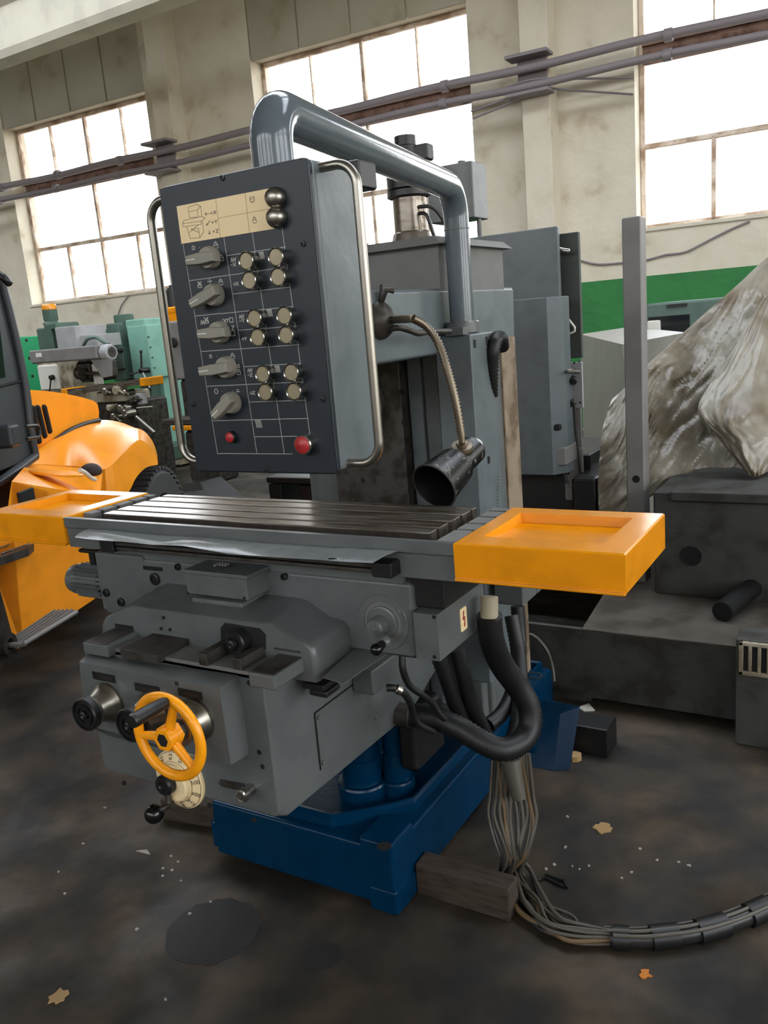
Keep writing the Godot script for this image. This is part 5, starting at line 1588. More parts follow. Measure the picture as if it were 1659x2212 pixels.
	for i in falls.size():
		var f := rng.randf_range(-1.0, 1.0)
		var pts: Array = falls[i].duplicate()
		for q in trail:
			var w2 := f * 0.6 + rng.randf_range(-0.4, 0.4)
			pts.append(q[0] + Vector3(w2 * q[1] * 0.7, 0.01 + 0.007 * (i % 5), -w2 * q[1]))
		mb = MB.new()
		mb.tube(curve(pts, 0.012), rng.randf_range(0.0042, 0.0068), 7)
		part("cable", mb, [M.cable, M.cable_dark, M.cable_warm, M.cable, M.cable][i % 5], b)
	mb = MB.new()
	var w := [Vector3(-0.5506,0.0000,-1.8366), Vector3(-0.4842,0.0000,-1.8616), Vector3(-0.4234,0.0000,-1.8984), Vector3(-0.3636,0.0000,-1.9401), Vector3(-0.3057,-0.0000,-1.9956), Vector3(-0.2579,0.0000,-2.0508), Vector3(-0.2053,0.0000,-2.1244), Vector3(-0.1421,0.0000,-2.2267)]
	for i in w.size(): w[i].y = 0.024
	mb.tube(curve(w, 0.01), 0.023, 14)
	part("taped_trunk", mb, M.cable_dark, b)
	for i in 4:
		mb = MB.new()
		var o := Vector3(cos(i * 0.9) * 0.02, 0.006 + 0.02 * absf(sin(i * 0.9)), sin(i * 1.3) * 0.016)
		var pp := []
		for v in w: pp.append(v + o)
		mb.tube(curve(pp, 0.015), 0.0052, 7)
		part("cable", mb, M.cable, b)
	for q in [0.02, 0.2, 0.27, 0.45, 0.52, 0.74, 0.8]:
		mb = MB.new()
		var cu := curve(w, 0.01)
		var k := int(q * (cu.size() - 8))
		mb.tube([cu[k], cu[k + 2], cu[k + 4]], 0.031, 14)
		part("tape", mb, M.black, b)
	mb = MB.new()
	mb.tube([Vector3(-0.8518,0.3974,-1.9614), Vector3(-0.8422,0.3531,-1.9556), Vector3(-0.8264,0.2895,-1.9485)], 0.03, 14, 0.0, 0.02)
	part("wrap", mb, M.cable, b)


func catmull(net: Array, u: float, v: float) -> Vector3:
	var rows := []
	for r in net:
		var n: int = r.size() - 1
		var t := v * n
		var i := mini(int(t), n - 1)
		rows.append(r[i].cubic_interpolate(r[mini(i + 1, n)], r[maxi(i - 1, 0)], r[mini(i + 2, n)], t - i))
	var m := rows.size() - 1
	var s := u * m
	var j := mini(int(s), m - 1)
	return rows[j].cubic_interpolate(rows[mini(j + 1, m)], rows[maxi(j - 1, 0)], rows[mini(j + 2, m)], s - j)


# more points along a row, smoothly
func dense(row: Array, n: int) -> Array:
	var out := []
	for i in n + 1:
		out.append(catmull([row, row], 0.0, float(i) / n))
	return out


func right_background():
	# low concrete-topped machine bed with an open pit at its left end
	var pt := 0.315
	var zf := -3.16
	var bed := thing("machine_bed", "low grey steel machine bed with dirty concrete top and an open pit", "machine bed", Transform3D(Basis.IDENTITY, Vector3(-0.5, 0, -3.2)))
	var off := Vector3(0.5, 0, 3.2)
	var mb := MB.new()
	mb.bb(Vector3(-2.6, 0.02, zf - 0.012), Vector3(-0.425, pt, zf), 0.002)
	mb.bb(Vector3(-2.6, pt - 0.02, zf - 0.02), Vector3(-1.03, pt + 0.004, zf + 0.003), 0.002)
	mb.bb(Vector3(-2.6, 0.0, -3.95), Vector3(-1.02, 0.05, zf), 0.0)
	mb.bb(Vector3(-1.03, 0.0, -4.9), Vector3(-1.0, pt - 0.02, zf - 0.01), 0.0)
	mp("front_wall", mb, M.plinth, bed, off)
	mb = MB.new()
	mb.prism(PackedVector2Array([Vector2(-1.03, -zf - 0.0), Vector2(-1.10, 3.98), Vector2(-2.6, 3.98), Vector2(-2.6, 6.95), Vector2(1.6, 6.95), Vector2(1.6, -zf)]), 0.05, Transform3D(Basis(Vector3(1, 0, 0), Vector3(0, 0, -1), Vector3(0, 1, 0)), Vector3(0, pt - 0.045, 0)), 0.004)
	mp("top_slab", mb, M.concrete, bed, off)
	mb = MB.new()
	mb.bb(Vector3(-0.425, 0.0, -3.3), Vector3(1.6, pt, zf - 0.005), 0.004)
	mp("front_wall", mb, M.plinth, bed, off)
	# box with a slotted grille in front of the bed
	var gx := thing("grille_box", "dark grey box with a white slotted grille at the right edge", "vent box", Transform3D(Basis.IDENTITY, Vector3(-0.2, 0, -3.05)))
	var g0 := Vector3(-0.4099,0.4031,-3.0000)
	var g1 := Vector3(-0.4104,0.2784,-3.0000)
	var go := Vector3(0.2, 0, 3.05)
	mb = MB.new()
	mb.bb(Vector3(g0.x - 0.012, 0.0, -3.14), Vector3(g0.x + 0.5, g0.y + 0.004, -3.012), 0.004)
	mp("body", mb, M.plinth, gx, go)
	mb = MB.new()
	mb.bb(Vector3(g0.x, g0.y - 0.014, -3.012), Vector3(g0.x + 0.4, g0.y, -2.998), 0.002)
	mb.bb(Vector3(g0.x, g1.y, -3.012), Vector3(g0.x + 0.4, g1.y + 0.014, -2.998), 0.002)
	mb.bb(Vector3(g0.x, g1.y, -3.012), Vector3(g0.x + 0.014, g0.y, -2.998), 0.002)
	mp("grille_frame", mb, M.mill_cream, gx, go)
	for i in 12:
		mb = MB.new()
		var x := g0.x + 0.036 + i * 0.03
		mb.bb(Vector3(x - 0.006, g1.y, -3.012), Vector3(x + 0.006, g0.y, -3.0), 0.003)
		mp("grille_bar", mb, M.mill_cream, gx, go)
	mb = MB.new()
	mb.bb(Vector3(g0.x + 0.01, g1.y + 0.01, -3.013), Vector3(g0.x + 0.4, g0.y - 0.01, -3.0115), 0.0)
	mp("grille_back", mb, M.hole, gx, go)
	# grey block on the bed
	var bz := -3.68
	mb = MB.new()
	var bt := Vector3(-0.8587,0.7851,-3.6800)
	mb.bb(Vector3(bt.x, pt, -4.7), Vector3(0.9, bt.y, bz), 0.01)
	mb.bb(Vector3(bt.x + 0.08, bt.y - 0.035, -4.7), Vector3(0.9, bt.y + 0.012, bz + 0.035), 0.01)
	var blk := thing("machine_block", "large dark grey machine base with a round hole, half covered by plastic", "machine base", Transform3D(Basis.IDENTITY, Vector3(-0.3, pt, -3.9)))
	mp("body", mb, M.plinth, blk, Vector3(0.3, -pt, 3.9))
	mb = MB.new()
	var hp := Vector3(-0.6988,0.5039,-3.6790)
	mb.lathe([Vector2(0.045, 0), Vector2(0.045, 0.003), Vector2(0.037, 0.003), Vector2(0.036, -0.0), Vector2(0, -0.0)], 28, MB.along(hp, hp + Vector3(0, 0, 1)))
	mp("round_hole", mb, M.hole, blk, Vector3(0.3, -pt, 3.9))
	mb = MB.new()
	mb.hexa([Vector3(-0.6, bt.y - 0.02, -4.5), Vector3(0.6, bt.y - 0.02, -4.45), Vector3(0.6, bt.y - 0.02, -4.7), Vector3(-0.9, bt.y - 0.02, -4.7)], [Vector3(-0.45, 1.1, -4.6), Vector3(0.6, 1.5, -4.55), Vector3(0.6, 1.5, -4.7), Vector3(-0.5, 1.2, -4.7)])
	mp("covered_headstock", mb, M.plinth, blk, Vector3(0.3, -pt, 3.9))
	# plastic sheet thrown over it
	var net := [
		[Vector3(-1.2066,1.1228,-4.3221), Vector3(-1.1346,1.1841,-4.3220), Vector3(-1.0339,1.2861,-4.3500), Vector3(-0.8686,1.4671,-4.6777), Vector3(-0.7139,1.6348,-4.9956), Vector3(-0.5664,1.7920,-5.2463), Vector3(-0.3144,1.9666,-5.5651)],
		[Vector3(-1.1968,1.0137,-4.1197), Vector3(-1.1019,1.0459,-4.1258), Vector3(-0.9848,1.2787,-4.1980), Vector3(-0.8421,1.3126,-4.4735), Vector3(-0.6840,1.3793,-4.6470), Vector3(-0.5251,1.4756,-4.8288), Vector3(-0.2777,1.5419,-5.1164)],
		[Vector3(-1.1920,0.8792,-4.0273), Vector3(-1.0875,0.8901,-4.0338), Vector3(-0.9634,1.1337,-4.1730), Vector3(-0.8053,1.1490,-4.3331), Vector3(-0.6415,1.1396,-4.3702), Vector3(-0.4888,1.1574,-4.4677), Vector3(-0.2501,1.1838,-4.7996)],
		[Vector3(-1.1866,0.7518,-3.9733), Vector3(-1.0665,0.7651,-3.9778), Vector3(-0.9119,0.9153,-4.0871), Vector3(-0.7480,0.9333,-4.2515), Vector3(-0.5930,0.9048,-4.2183), Vector3(-0.4662,0.9138,-4.2977), Vector3(-0.2313,0.8855,-4.6129)],
		[Vector3(-1.1746,0.6290,-3.9364), Vector3(-1.0475,0.6225,-3.9280), Vector3(-0.8634,0.7353,-3.9735), Vector3(-0.6976,0.7211,-4.0826), Vector3(-0.5630,0.7279,-4.1302), Vector3(-0.4378,0.7367,-4.2086), Vector3(-0.2171,0.6967,-4.4522)]]
	var nz := noise(1.0, 4, 71)
	var nz2 := noise(1.0, 3, 72, FastNoiseLite.TYPE_CELLULAR)
	var f := func(u: float, v: float) -> Vector3:
		var p := catmull(net, u, v)
		var a := nz.get_noise_3d(p.x * 1.8, p.y * 1.3, p.z * 1.6) * 0.06 + nz.get_noise_3d(p.x * 4.0, p.y * 3.0, 9.0) * 0.012
		var fold := absf(nz.get_noise_2d(v * 4.5 + u * 3.0, u * 1.8)) * 0.07
		return p + Vector3(0.25, 0.15, 1.0) * (a + fold - 0.03) * smoothstep(0.0, 0.12, u)
	mb = MB.new()
	mb.sheet(f, 70, 90, Vector3(0, 0.2, 1))
	solo("plastic_sheet", mb, M.sheet, "dirty translucent plastic sheet draped over the machine on the right", "plastic sheet")
	var net2 := [
		[Vector3(-0.5395,1.5722,-4.6414), Vector3(-0.4963,1.5681,-4.6666), Vector3(-0.3272,1.6403,-4.8483)],
		[Vector3(-0.6385,1.3124,-4.2734), Vector3(-0.5272,1.2646,-4.2685), Vector3(-0.2956,1.2537,-4.5264)],
		[Vector3(-0.7350,1.1051,-4.0405), Vector3(-0.5687,1.0639,-4.0109), Vector3(-0.2742,1.0199,-4.2983)],
		[Vector3(-0.6316,0.9647,-3.9826), Vector3(-0.5072,0.9478,-3.9579), Vector3(-0.2919,0.9320,-4.1806)],
		[Vector3(-0.5155,0.8260,-3.9449), Vector3(-0.4743,0.8113,-3.9182), Vector3(-0.4260,0.8207,-4.0339)]]
	var f2 := func(u: float, v: float) -> Vector3:
		var p := catmull(net2, u, v)
		return p + Vector3(0.1, 0.1, 1.0) * (nz.get_noise_3d(p.x * 3.0, p.y * 2.0, 3.0) * 0.03 + absf(nz.get_noise_2d(v * 3.0 + u, u * 2.0 + 5.0)) * 0.04)
	mb = MB.new()
	mb.sheet(f2, 40, 40, Vector3(0, 0.2, 1))
	solo("plastic_sheet", mb, M.sheet, "loose grey plastic flap hanging over the front of the larger plastic sheet", "plastic sheet")
	# square steel post
	var pz := -3.82
	var pl := Vector3(-1.0082,1.9530,-3.8200)
	var pr := Vector3(-0.9281,1.9388,-3.8200)
	mb = MB.new()
	mb.bb(Vector3(pl.x, pt, pz - 0.1), Vector3(pr.x, pl.y, pz), 0.006)
	var post := thing("steel_post", "tall square grey steel post standing before the plastic-covered machine", "post", Transform3D(Basis.IDENTITY, Vector3((pl.x + pr.x) / 2, pt, pz - 0.05)))
	var po := -post.position
	mp("tube", mb, M.mill_grey, post, po)
	mb = MB.new()
	var ph := Vector3(-0.9647,0.8106,-3.8190)
	mb.cyl(ph - Vector3(0, 0, 0.01), ph + Vector3(0, 0, 0.002), 0.017, 18, 0.0005)
	mp("bolt_hole", mb, M.hole, post, po)
	# box wrapped in white sheeting behind the post
	var ca := Vector3(-2.1306,1.3800,-6.7569)
	var cb := Vector3(-1.2303,1.3800,-4.6376)
	var cc := Vector3(-1.1149,1.3800,-5.7295)
	var cd := ca + cc - cb
	var dn := Vector3(0, -1.058, 0)
	mb = MB.new()
	mb.hexa([ca, cb, cc, cd], [ca + dn, cb + dn, cc + dn, cd + dn])
	solo("wrapped_crate", mb, M.cover, "tall box wrapped in pale sheeting behind the steel post, before the green wall", "crate")
	# grey-green machine tool at the back
	var q := thing("rear_machine", "grey-green machine with a dark window, low against the green wall at right", "machine", Transform3D(Basis.IDENTITY, Vector3(-1.2, 0, -7.5)))
	var qo := -q.position
	var a0 := Vector3(-1.7154,1.5707,-7.2000)
	mb = MB.new()
	mb.bb(Vector3(a0.x, 0.0, -8.0), Vector3(a0.x + 1.15, a0.y, -7.2), 0.02)
	mb.bb(Vector3(a0.x + 1.2, 0.0, -8.2), Vector3(a0.x + 2.5, a0.y + 0.04, -7.3), 0.02)
	mp("body", mb, M.green_grey, q, qo)
	mb = MB.new()
	mb.bb(Vector3(-1.6959,1.4661,-7.1900), Vector3(-1.3706,1.3439,-7.1900) + Vector3(0, -0.3, -0.01), 0.004)
	mp("window", mb, M.cab_glass, q, qo)
	mb = MB.new()
	mb.bb(Vector3(-1.6964,1.4365,-7.1900), Vector3(-1.5941,1.3479,-7.1900) + Vector3(0, 0, 0.04), 0.01)
	mp("white_panel", mb, M.white, q, qo)
	mb = MB.new()
	mb.bb(Vector3(-1.5484,1.5535,-7.1900), Vector3(-1.3912,1.5262,-7.1900) + Vector3(0, 0, -0.01), 0.001)
	mp("name_strip", mb, M.black, q, qo)
	# electric cabinet behind the column
	var cz := -4.05
	var t0 := Vector3(-1.8616,1.9884,-4.0500)
	var t1 := Vector3(-1.3701,1.9778,-4.0500)
	var cab := thing("electric_cabinet", "tall grey electric cabinet with opened side panels, behind the milling machine's column", "cabinet", Transform3D(Basis.IDENTITY, Vector3(t1.x - 0.4, 0, -4.2)))
	var co := -cab.position
	mb = MB.new()
	mb.bb(Vector3(t1.x - 0.85, 0.86, cz - 0.03), Vector3(t1.x, t1.y, cz), 0.005)
	mp("front_panel", mb, M.grey_side, cab, co)
	var d0 := Vector3(-1.5296,1.6533,-3.8800)
	var d1 := Vector3(-1.3786,1.6468,-3.8800)
	var d2 := Vector3(-1.3906,0.8077,-3.8800)
	mb = MB.new()
	mb.prism(PackedVector2Array([Vector2(d0.x - 0.5, 3.88), Vector2(d1.x - 0.0, 3.88), Vector2(d1.x + 0.055, 3.95), Vector2(d1.x + 0.055, 4.04), Vector2(d0.x - 0.5, 4.04)]), d0.y - d2.y, Transform3D(Basis(Vector3(1, 0, 0), Vector3(0, 0, -1), Vector3(0, 1, 0)), Vector3(0, d2.y, 0)), 0.004)
	var door := mp("door", mb, M.grey_side, cab, co)
	mb = MB.new()
	var lk := Vector3(-1.3721,1.0312,-3.9200)
	mb.box(lk, Vector3(0.03, 0.1, 0.03), 0.004)
	mb.box(lk + Vector3(0.02, 0.01, 0.02), Vector3(0.03, 0.03, 0.03), 0.006)
	part("door_lock", mb, M.black, door)
	for p in [Vector3(-1.3661,1.5498,-3.9100), Vector3(-1.3658,1.5028,-3.9100)]:
		mb = MB.new()
		mb.box(p, Vector3(0.012, 0.035, 0.02), 0.003)
		part("hinge", mb, M.grey_dull, door)
	# open rear door, swung back
	var e0 := Vector3(-1.3913,1.9555,-4.1500)
	var e1 := Vector3(-1.3019,1.9488,-4.1500)
	var e2 := Vector3(-1.3123,1.3501,-4.1500)
	mb = MB.new()
	mb.bb(Vector3(e0.x - 0.1, e2.y, -4.18), Vector3(e1.x, e1.y, -4.15), 0.004)
	mp("inner_panel", mb, M.inner, cab, co)
	mb = MB.new()
	mb.cyl(Vector3(-1.3821,1.8732,-4.1000), Vector3(-1.3276,1.8585,-4.1000), 0.012, 14, 0.003)
	mp("rod", mb, M.chrome, cab, co)
	mb = MB.new()
	mb.tube(curve([Vector3(-1.3854,1.5439,-4.1000), Vector3(-1.3549,1.5461,-4.1000), Vector3(-1.3304,1.5178,-4.1000), Vector3(-1.3151,1.4901,-4.1000), Vector3(-1.3389,1.4740,-4.1000), Vector3(-1.3829,1.4858,-4.1000)], 0.02), 0.006, 8)
	mp("loose_wire", mb, M.white, cab, co)
	mb = MB.new()
	mb.box(Vector3(-1.3740,1.5364,-4.1000), Vector3(0.05, 0.06, 0.05), 0.006)
	mp("connector", mb, M.grey_dull, cab, co)
	# screwed cover plates beside it
	mb = MB.new()
	mb.bb(Vector3(-1.3819,1.3342,-4.0800), Vector3(-1.2832,1.1398,-4.0800) + Vector3(0, -0.03, -0.02), 0.003)
	var cp := mp("cover_plate", mb, M.mill_light, cab, co)
	for k in 4:
		for s in 2:
			mb = MB.new()
			var p := (Vector3(-1.3700,1.3202,-4.0780) if s == 0 else Vector3(-1.3727,1.1193,-4.0780)) + Vector3(k * 0.026, k * 0.006, 0)
			mb.cyl(p, p + Vector3(0, 0, 0.006), 0.005, 8, 0.001)
			part("screw", mb, M.black, cp)
	mb = MB.new()
	mb.tube(bent([Vector3(-1.3180,1.3014,-4.0600), Vector3(-1.3180,1.3014,-4.0600) + Vector3(0, 0, 0.12), Vector3(-1.2881,1.2956,-4.0600) + Vector3(0.04, 0, 0.12)], 0.02), 0.009, 8)
	part("handle", mb, M.chrome_soft, cp)
	for p in [Vector3(-1.3242,1.2567,-4.0600), Vector3(-1.3397,1.1482,-4.0600)]:
		mb = MB.new()
		mb.cyl(p, p + Vector3(0.02, -0.01, 0.05), 0.018, 12, 0.004)
		part("gland", mb, M.black, cp)
	mb = MB.new()
	mb.bb(Vector3(-1.3971,1.1124,-4.1000), Vector3(-1.3023,0.7349,-4.1000) + Vector3(0, -0.1, -0.02), 0.003)
	mb.bb(Vector3(-1.3753,0.9105,-4.0700), Vector3(-1.2908,0.7294,-4.0700) + Vector3(0, -0.02, -0.02), 0.003)
	mp("lower_plate", mb, M.mill_grey, cab, co)
	mb = MB.new()
	mb.tube(curve([Vector3(-1.3179,1.1443,-4.0500), Vector3(-1.3134,1.0022,-4.0500), Vector3(-1.2999,0.8393,-4.0500), Vector3(-1.2903,0.6979,-4.0500), Vector3(-1.2396,0.7799,-4.0000), Vector3(-1.2186,0.7107,-4.0000)], 0.03), 0.006, 8)
	mb.tube(curve([Vector3(-1.3936,0.8826,-4.0000), Vector3(-1.3553,0.8246,-4.0000), Vector3(-1.3373,0.7967,-4.0000), Vector3(-1.3657,0.8009,-4.0000), Vector3(-1.3488,0.7424,-4.0000)], 0.02), 0.008, 8)
	mp("loose_wire", mb, M.cable_dark, cab, co)
	mb = MB.new()
	mb.bb(Vector3(-1.3969,0.9392,-3.9000), Vector3(-1.3189,0.9122,-3.9000) + Vector3(0, -0.06, -0.2), 0.006)
	mp("bracket", mb, M.mill_grey, cab, co)
	mb = MB.new()
	mb.bb(Vector3(t1.x - 0.8, 0.325, -4.7), Vector3(t1.x + 0.1, 0.87, -4.12), 0.01)
	mb.bb(Vector3(-1.3166,0.7883,-3.9500), Vector3(-1.1877,0.6299,-3.9500) + Vector3(0, -0.05, -0.4), 0.02)
	mp("lower_body", mb, M.black, cab, co)
	# junction box on a stalk above the cabinet
	var j0 := Vector3(-2.0813,2.3837,-4.1200)
	var j1 := Vector3(-1.8236,2.3512,-4.1200)
	var j2 := Vector3(-1.8313,2.0796,-4.1200)
	mb = MB.new()
	mb.bb(Vector3(j0.x, j2.y, -4.3), Vector3(j1.x, j1.y, -4.12), 0.006)
	mp("junction_box", mb, M.grey, cab, co)
	mb = MB.new()
	mb.cyl(Vector3(j1.x - 0.012, 1.8, -4.2), Vector3(j1.x - 0.012, j2.y, -4.2), 0.012, 12)
	mb.cyl(Vector3(j1.x - 0.09, j1.y, -4.2), Vector3(j1.x - 0.09, j1.y + 0.02, -4.2), 0.02, 12)
	mp("stalk", mb, M.grey_dull, cab, co)
	# dark hose lying on the bed
	mb = MB.new()
	var hs := curve([Vector3(-0.5285,0.3600,-3.4052), Vector3(-0.4833,0.3700,-3.5772), Vector3(-0.4352,0.3800,-3.7638), Vector3(-0.3582,0.4000,-4.0965)], 0.03)
	mb.tube(hs, 0.042, 20)
	var dh := solo("drain_hose", mb, M.black, "thick black hose end lying on the concrete slab at the right edge", "hose")
	mb = MB.new()
	mb.cyl(hs[0] - (hs[1] - hs[0]).normalized() * 0.001, hs[0], 0.034, 20, 0.0)
	part("open_end", mb, M.hole, dh)
	mb = MB.new()
	mb.tube(curve([Vector3(-0.9001,0.3250,-3.9279), Vector3(-0.7747,0.3250,-3.8308), Vector3(-0.6460,0.3250,-3.7840), Vector3(-0.5096,0.3250,-3.7699)], 0.03), 0.007, 8)
	solo("floor_wire", mb, M.cable_dark, "thin dark wire lying on the concrete slab behind the right yellow tray", "wire")
	mb = MB.new()
	mb.tube(curve([Vector3(-1.2409,0.2907,-3.1000), Vector3(-1.2087,0.2865,-3.1000), Vector3(-1.1610,0.2356,-3.1000), Vector3(-1.1381,0.1631,-3.1000), Vector3(-1.1255,0.1078,-3.0800)], 0.02), 0.008, 8)
	solo("floor_wire", mb, M.cable, "pale wire hanging in an arc in front of the steel bed wall", "wire")


func left_background():
	# horizontal milling machine with a long arm and a yellow-capped motor
	var z := -7.0
	var a := thing("horizontal_mill", "grey and cream horizontal milling machine with a yellow-capped motor, far left behind the vehicle", "machine", Transform3D(Basis.IDENTITY, Vector3(-8.0, 0, -7.6)))
	var o := -a.position
	var mb := MB.new()
	mb.bb(Vector3(-9.5231,1.4907,-7.3000), Vector3(-8.8683,1.1039,-7.3000) + Vector3(0, -1.1, -0.45), 0.03)
	var body := mp("body", mb, M.mill_cream, a, o)
	mb = MB.new()
	mb.bb(Vector3(-9.4553,1.4323,-7.2500), Vector3(-9.0872,1.1107,-7.2500) + Vector3(0, 0, -0.06), 0.02)
	part("door", mb, M.white, body)
	mb = MB.new()
	var hc := Vector3(-9.1407,1.2723,-7.2400)
	mb.cyl(hc, hc + Vector3(0, 0, 0.06), 0.035, 16, 0.01)
	mb.tube([hc + Vector3(0, 0, 0.04), hc + Vector3(-0.06, -0.2, 0.06), hc + Vector3(0.15, -0.26, 0.06)], 0.012, 8)
	part("lever", mb, M.black, body)
	mb = MB.new()
	mb.bb(Vector3(-8.5831,1.4656,-7.1000), Vector3(-8.2998,1.1906,-7.1000) + Vector3(0, 0, -0.5), 0.06)
	mp("spindle_head", mb, M.steel_dark, a, o)
	mb = MB.new()
	var s0 := Vector3(-8.3428,1.3130,-7.0000)
	var s1 := Vector3(-7.8360,1.2914,-7.0000)
	mb.cyl(s0 - Vector3(0.05, 0, 0), s0 + Vector3(0.03, 0, 0), 0.075, 24, 0.01)
	mb.cyl(s0, s1, 0.02, 16)
	mb.cyl(s1 - Vector3(0.06, 0, 0), s1, 0.045, 20, 0.01)
	mp("arbor", mb, M.steel_dark, a, o)
	mb = MB.new()
	mb.hexa([Vector3(-8.0145,1.4584,-6.9000), Vector3(-7.6506,1.4559,-6.9000), Vector3(-7.6930,1.2627,-6.9000), Vector3(-7.8663,1.2483,-6.9000)], [Vector3(-8.3630,1.4522,-7.2000), Vector3(-7.9832,1.4496,-7.2000), Vector3(-8.0275,1.2480,-7.2000), Vector3(-8.2083,1.2331,-7.2000)])
	mp("arbor_support", mb, M.mill_grey, a, o)
	mb = MB.new()
	mb.bb(Vector3(-8.3151,1.4094,-7.1500), Vector3(-8.1526,1.1578,-7.1500) + Vector3(0, 0, -0.02), 0.01)
	mp("white_plate", mb, M.white, a, o)
	mb = MB.new()
	mb.bb(Vector3(-9.0409,1.6256,-6.8500), Vector3(-7.8538,1.4648,-6.8500) + Vector3(0, 0, -0.3), 0.02)
	var arm := mp("overarm", mb, M.mill_grey, a, o)
	mb = MB.new()
	mb.bb(Vector3(-8.9028,1.5902,-6.8500), Vector3(-8.7958,1.5403,-6.8500) + Vector3(0, 0, 0.004), 0.001)
	part("label", mb, M.white, arm)
	var ce := Vector3(-7.8395, 1.5299, -6.97)
	mb = MB.new()
	mb.lathe([Vector2(0.0, 0), Vector2(0.095, 0), Vector2(0.095, 0.1), Vector2(0.085, 0.12), Vector2(0, 0.12)], 8, MB.along(ce, ce + Vector3(1, 0, 0)))
	part("end_cap", mb, M.mill_light, arm)
	mb = MB.new()
	mb.lathe([Vector2(0.0, 0), Vector2(0.062, 0), Vector2(0.062, 0.123), Vector2(0, 0.124)], 24, MB.along(ce, ce + Vector3(1, 0, 0)))
	part("cap_disc", mb, M.steel_dark, arm)
	# head block and motor
	mb = MB.new()
	mb.bb(Vector3(-9.5444,1.8999,-7.4000), Vector3(-9.2444,1.6163,-7.4000) + Vector3(0, -0.02, -0.5), 0.02)
	mb.bb(Vector3(-9.3852,1.9475,-7.4000), Vector3(-9.1553,1.8617,-7.4000) + Vector3(0, 0, -0.4), 0.02)
	mp("gear_head", mb, M.mint_dark, a, o)
	mb = MB.new()
	mb.bb(Vector3(-9.1510,1.8855,-7.3800), Vector3(-8.7732,1.6083,-7.3800) + Vector3(0, -0.02, -0.5), 0.01)
	mb.bb(Vector3(-8.7856,1.7597,-7.4500), Vector3(-8.4864,1.6214,-7.4500) + Vector3(0, -0.02, -0.4), 0.01)
	mp("head_cover", mb, M.mill_light, a, o)
	var mc := Vector3(-9.3977,1.9301,-7.5500)
	mb = MB.new()
	mb.cyl(mc, mc + Vector3(0, 0.05, 0), 0.115, 28, 0.02, 0.1)
	mb.cyl(mc + Vector3(0, 0.04, 0), mc + Vector3(0, 0.22, 0), 0.085, 28, 0.01)
	var mot := mp("motor", mb, M.mint_dark, a, o)
	for i in 16:
		var an := TAU * i / 16
		mb = MB.new()
		mb.box(mc + Vector3(cos(an) * 0.087, 0.13, sin(an) * 0.087), Vector3(0.01, 0.14, 0.01), 0.003)
		part("cooling_fin", mb, M.mint_dark, mot)
	mb = MB.new()
	mb.lathe([Vector2(0.088, 0.19), Vector2(0.092, 0.2), Vector2(0.092, 0.245), Vector2(0.08, 0.265), Vector2(0, 0.265)], 12, Transform3D(Basis.IDENTITY, mc))
	part("motor_cap", mb, M.yellow, mot, "yellow fan cover")
	# long table
	mb = MB.new()
	var t0 := Vector3(-8.1358,1.1554,-6.6000)
	var t1 := Vector3(-6.9597,1.2312,-6.6000)
	var dd := Vector3(0, 0, -0.3)
	mb.hexa([t0, t1, t1 - Vector3(0, 0.07, 0), t0 - Vector3(0, 0.07, 0)], [t0 + dd, t1 + dd, t1 + dd - Vector3(0, 0.07, 0), t0 + dd - Vector3(0, 0.07, 0)])
	var tb := mp("work_table", mb, M.steel, a, o)
	mb = MB.new()
	mb.bb(Vector3(-6.9551,1.2369,-6.5900), Vector3(-6.8830,1.1448,-6.5900) + Vector3(0, 0, -0.3), 0.01)
	part("end_bracket", mb, M.yellow, tb)
	mb = MB.new()
	mb.bb(Vector3(-8.2413,1.1653,-6.5900), Vector3(-8.1430,1.0768,-6.5900) + Vector3(0, 0, -0.3), 0.01)
	part("end_bracket", mb, M.yellow, tb)
	# knee with its cluster of levers
	mb = MB.new()
	mb.bb(Vector3(-7.7974,1.0964,-6.7000), Vector3(-7.2247,0.9758,-6.7000) + Vector3(0, 0, -0.3), 0.02)
	mp("saddle", mb, M.mill_cream, a, o)
	mb = MB.new()
	mb.bb(Vector3(-7.9383,0.9820,-6.8000), Vector3(-7.2626,0.7710,-6.8000) + Vector3(0, -0.75, -0.5), 0.03)
	mp("knee", mb, M.steel_dark, a, o)
	rng.seed = 33
	for p in [Vector3(-7.4772,1.1079,-6.6000), Vector3(-7.3056,1.1177,-6.6000), Vector3(-7.1671,1.0879,-6.6000), Vector3(-7.4567,0.9317,-6.6000), Vector3(-7.2757,0.9174,-6.6000), Vector3(-7.1169,0.9851,-6.6000), Vector3(-7.0256,1.0130,-6.6000), Vector3(-7.2153,0.8597,-6.6000), Vector3(-7.4055,0.8269,-6.6000)]:
		mb = MB.new()
		var r := rng.randf_range(0.025, 0.05)
		mb.cyl(p - Vector3(0, 0, 0.1), p + Vector3(0, 0, 0.05), r, 14, 0.01)
		mb.cyl(p, p + Vector3(rng.randf_range(0.05, 0.2), rng.randf_range(-0.05, 0.06), 0.1), 0.012, 8, 0.004)
		mp("feed_handle", mb, [M.mill_cream, M.steel_dark, M.chrome_soft][rng.randi() % 3], a, o)
	mb = MB.new()
	mb.bb(Vector3(-7.0485,1.0742,-6.6000), Vector3(-6.9536,0.9507,-6.6000) + Vector3(0, 0, -0.08), 0.01)
	mp("switch_box", mb, M.mill_light, a, o)
	mb = MB.new()
	mb.cyl(Vector3(-6.9466,0.9230,-6.5000), Vector3(-6.7095,0.9326,-6.5000), 0.012, 8)
	mb.cyl(Vector3(-6.9791,0.8333,-6.5000), Vector3(-6.7368,0.6549,-6.5000), 0.018, 8)
	mp("crank_rod", mb, M.chrome_soft, a, o)
	mb = MB.new()
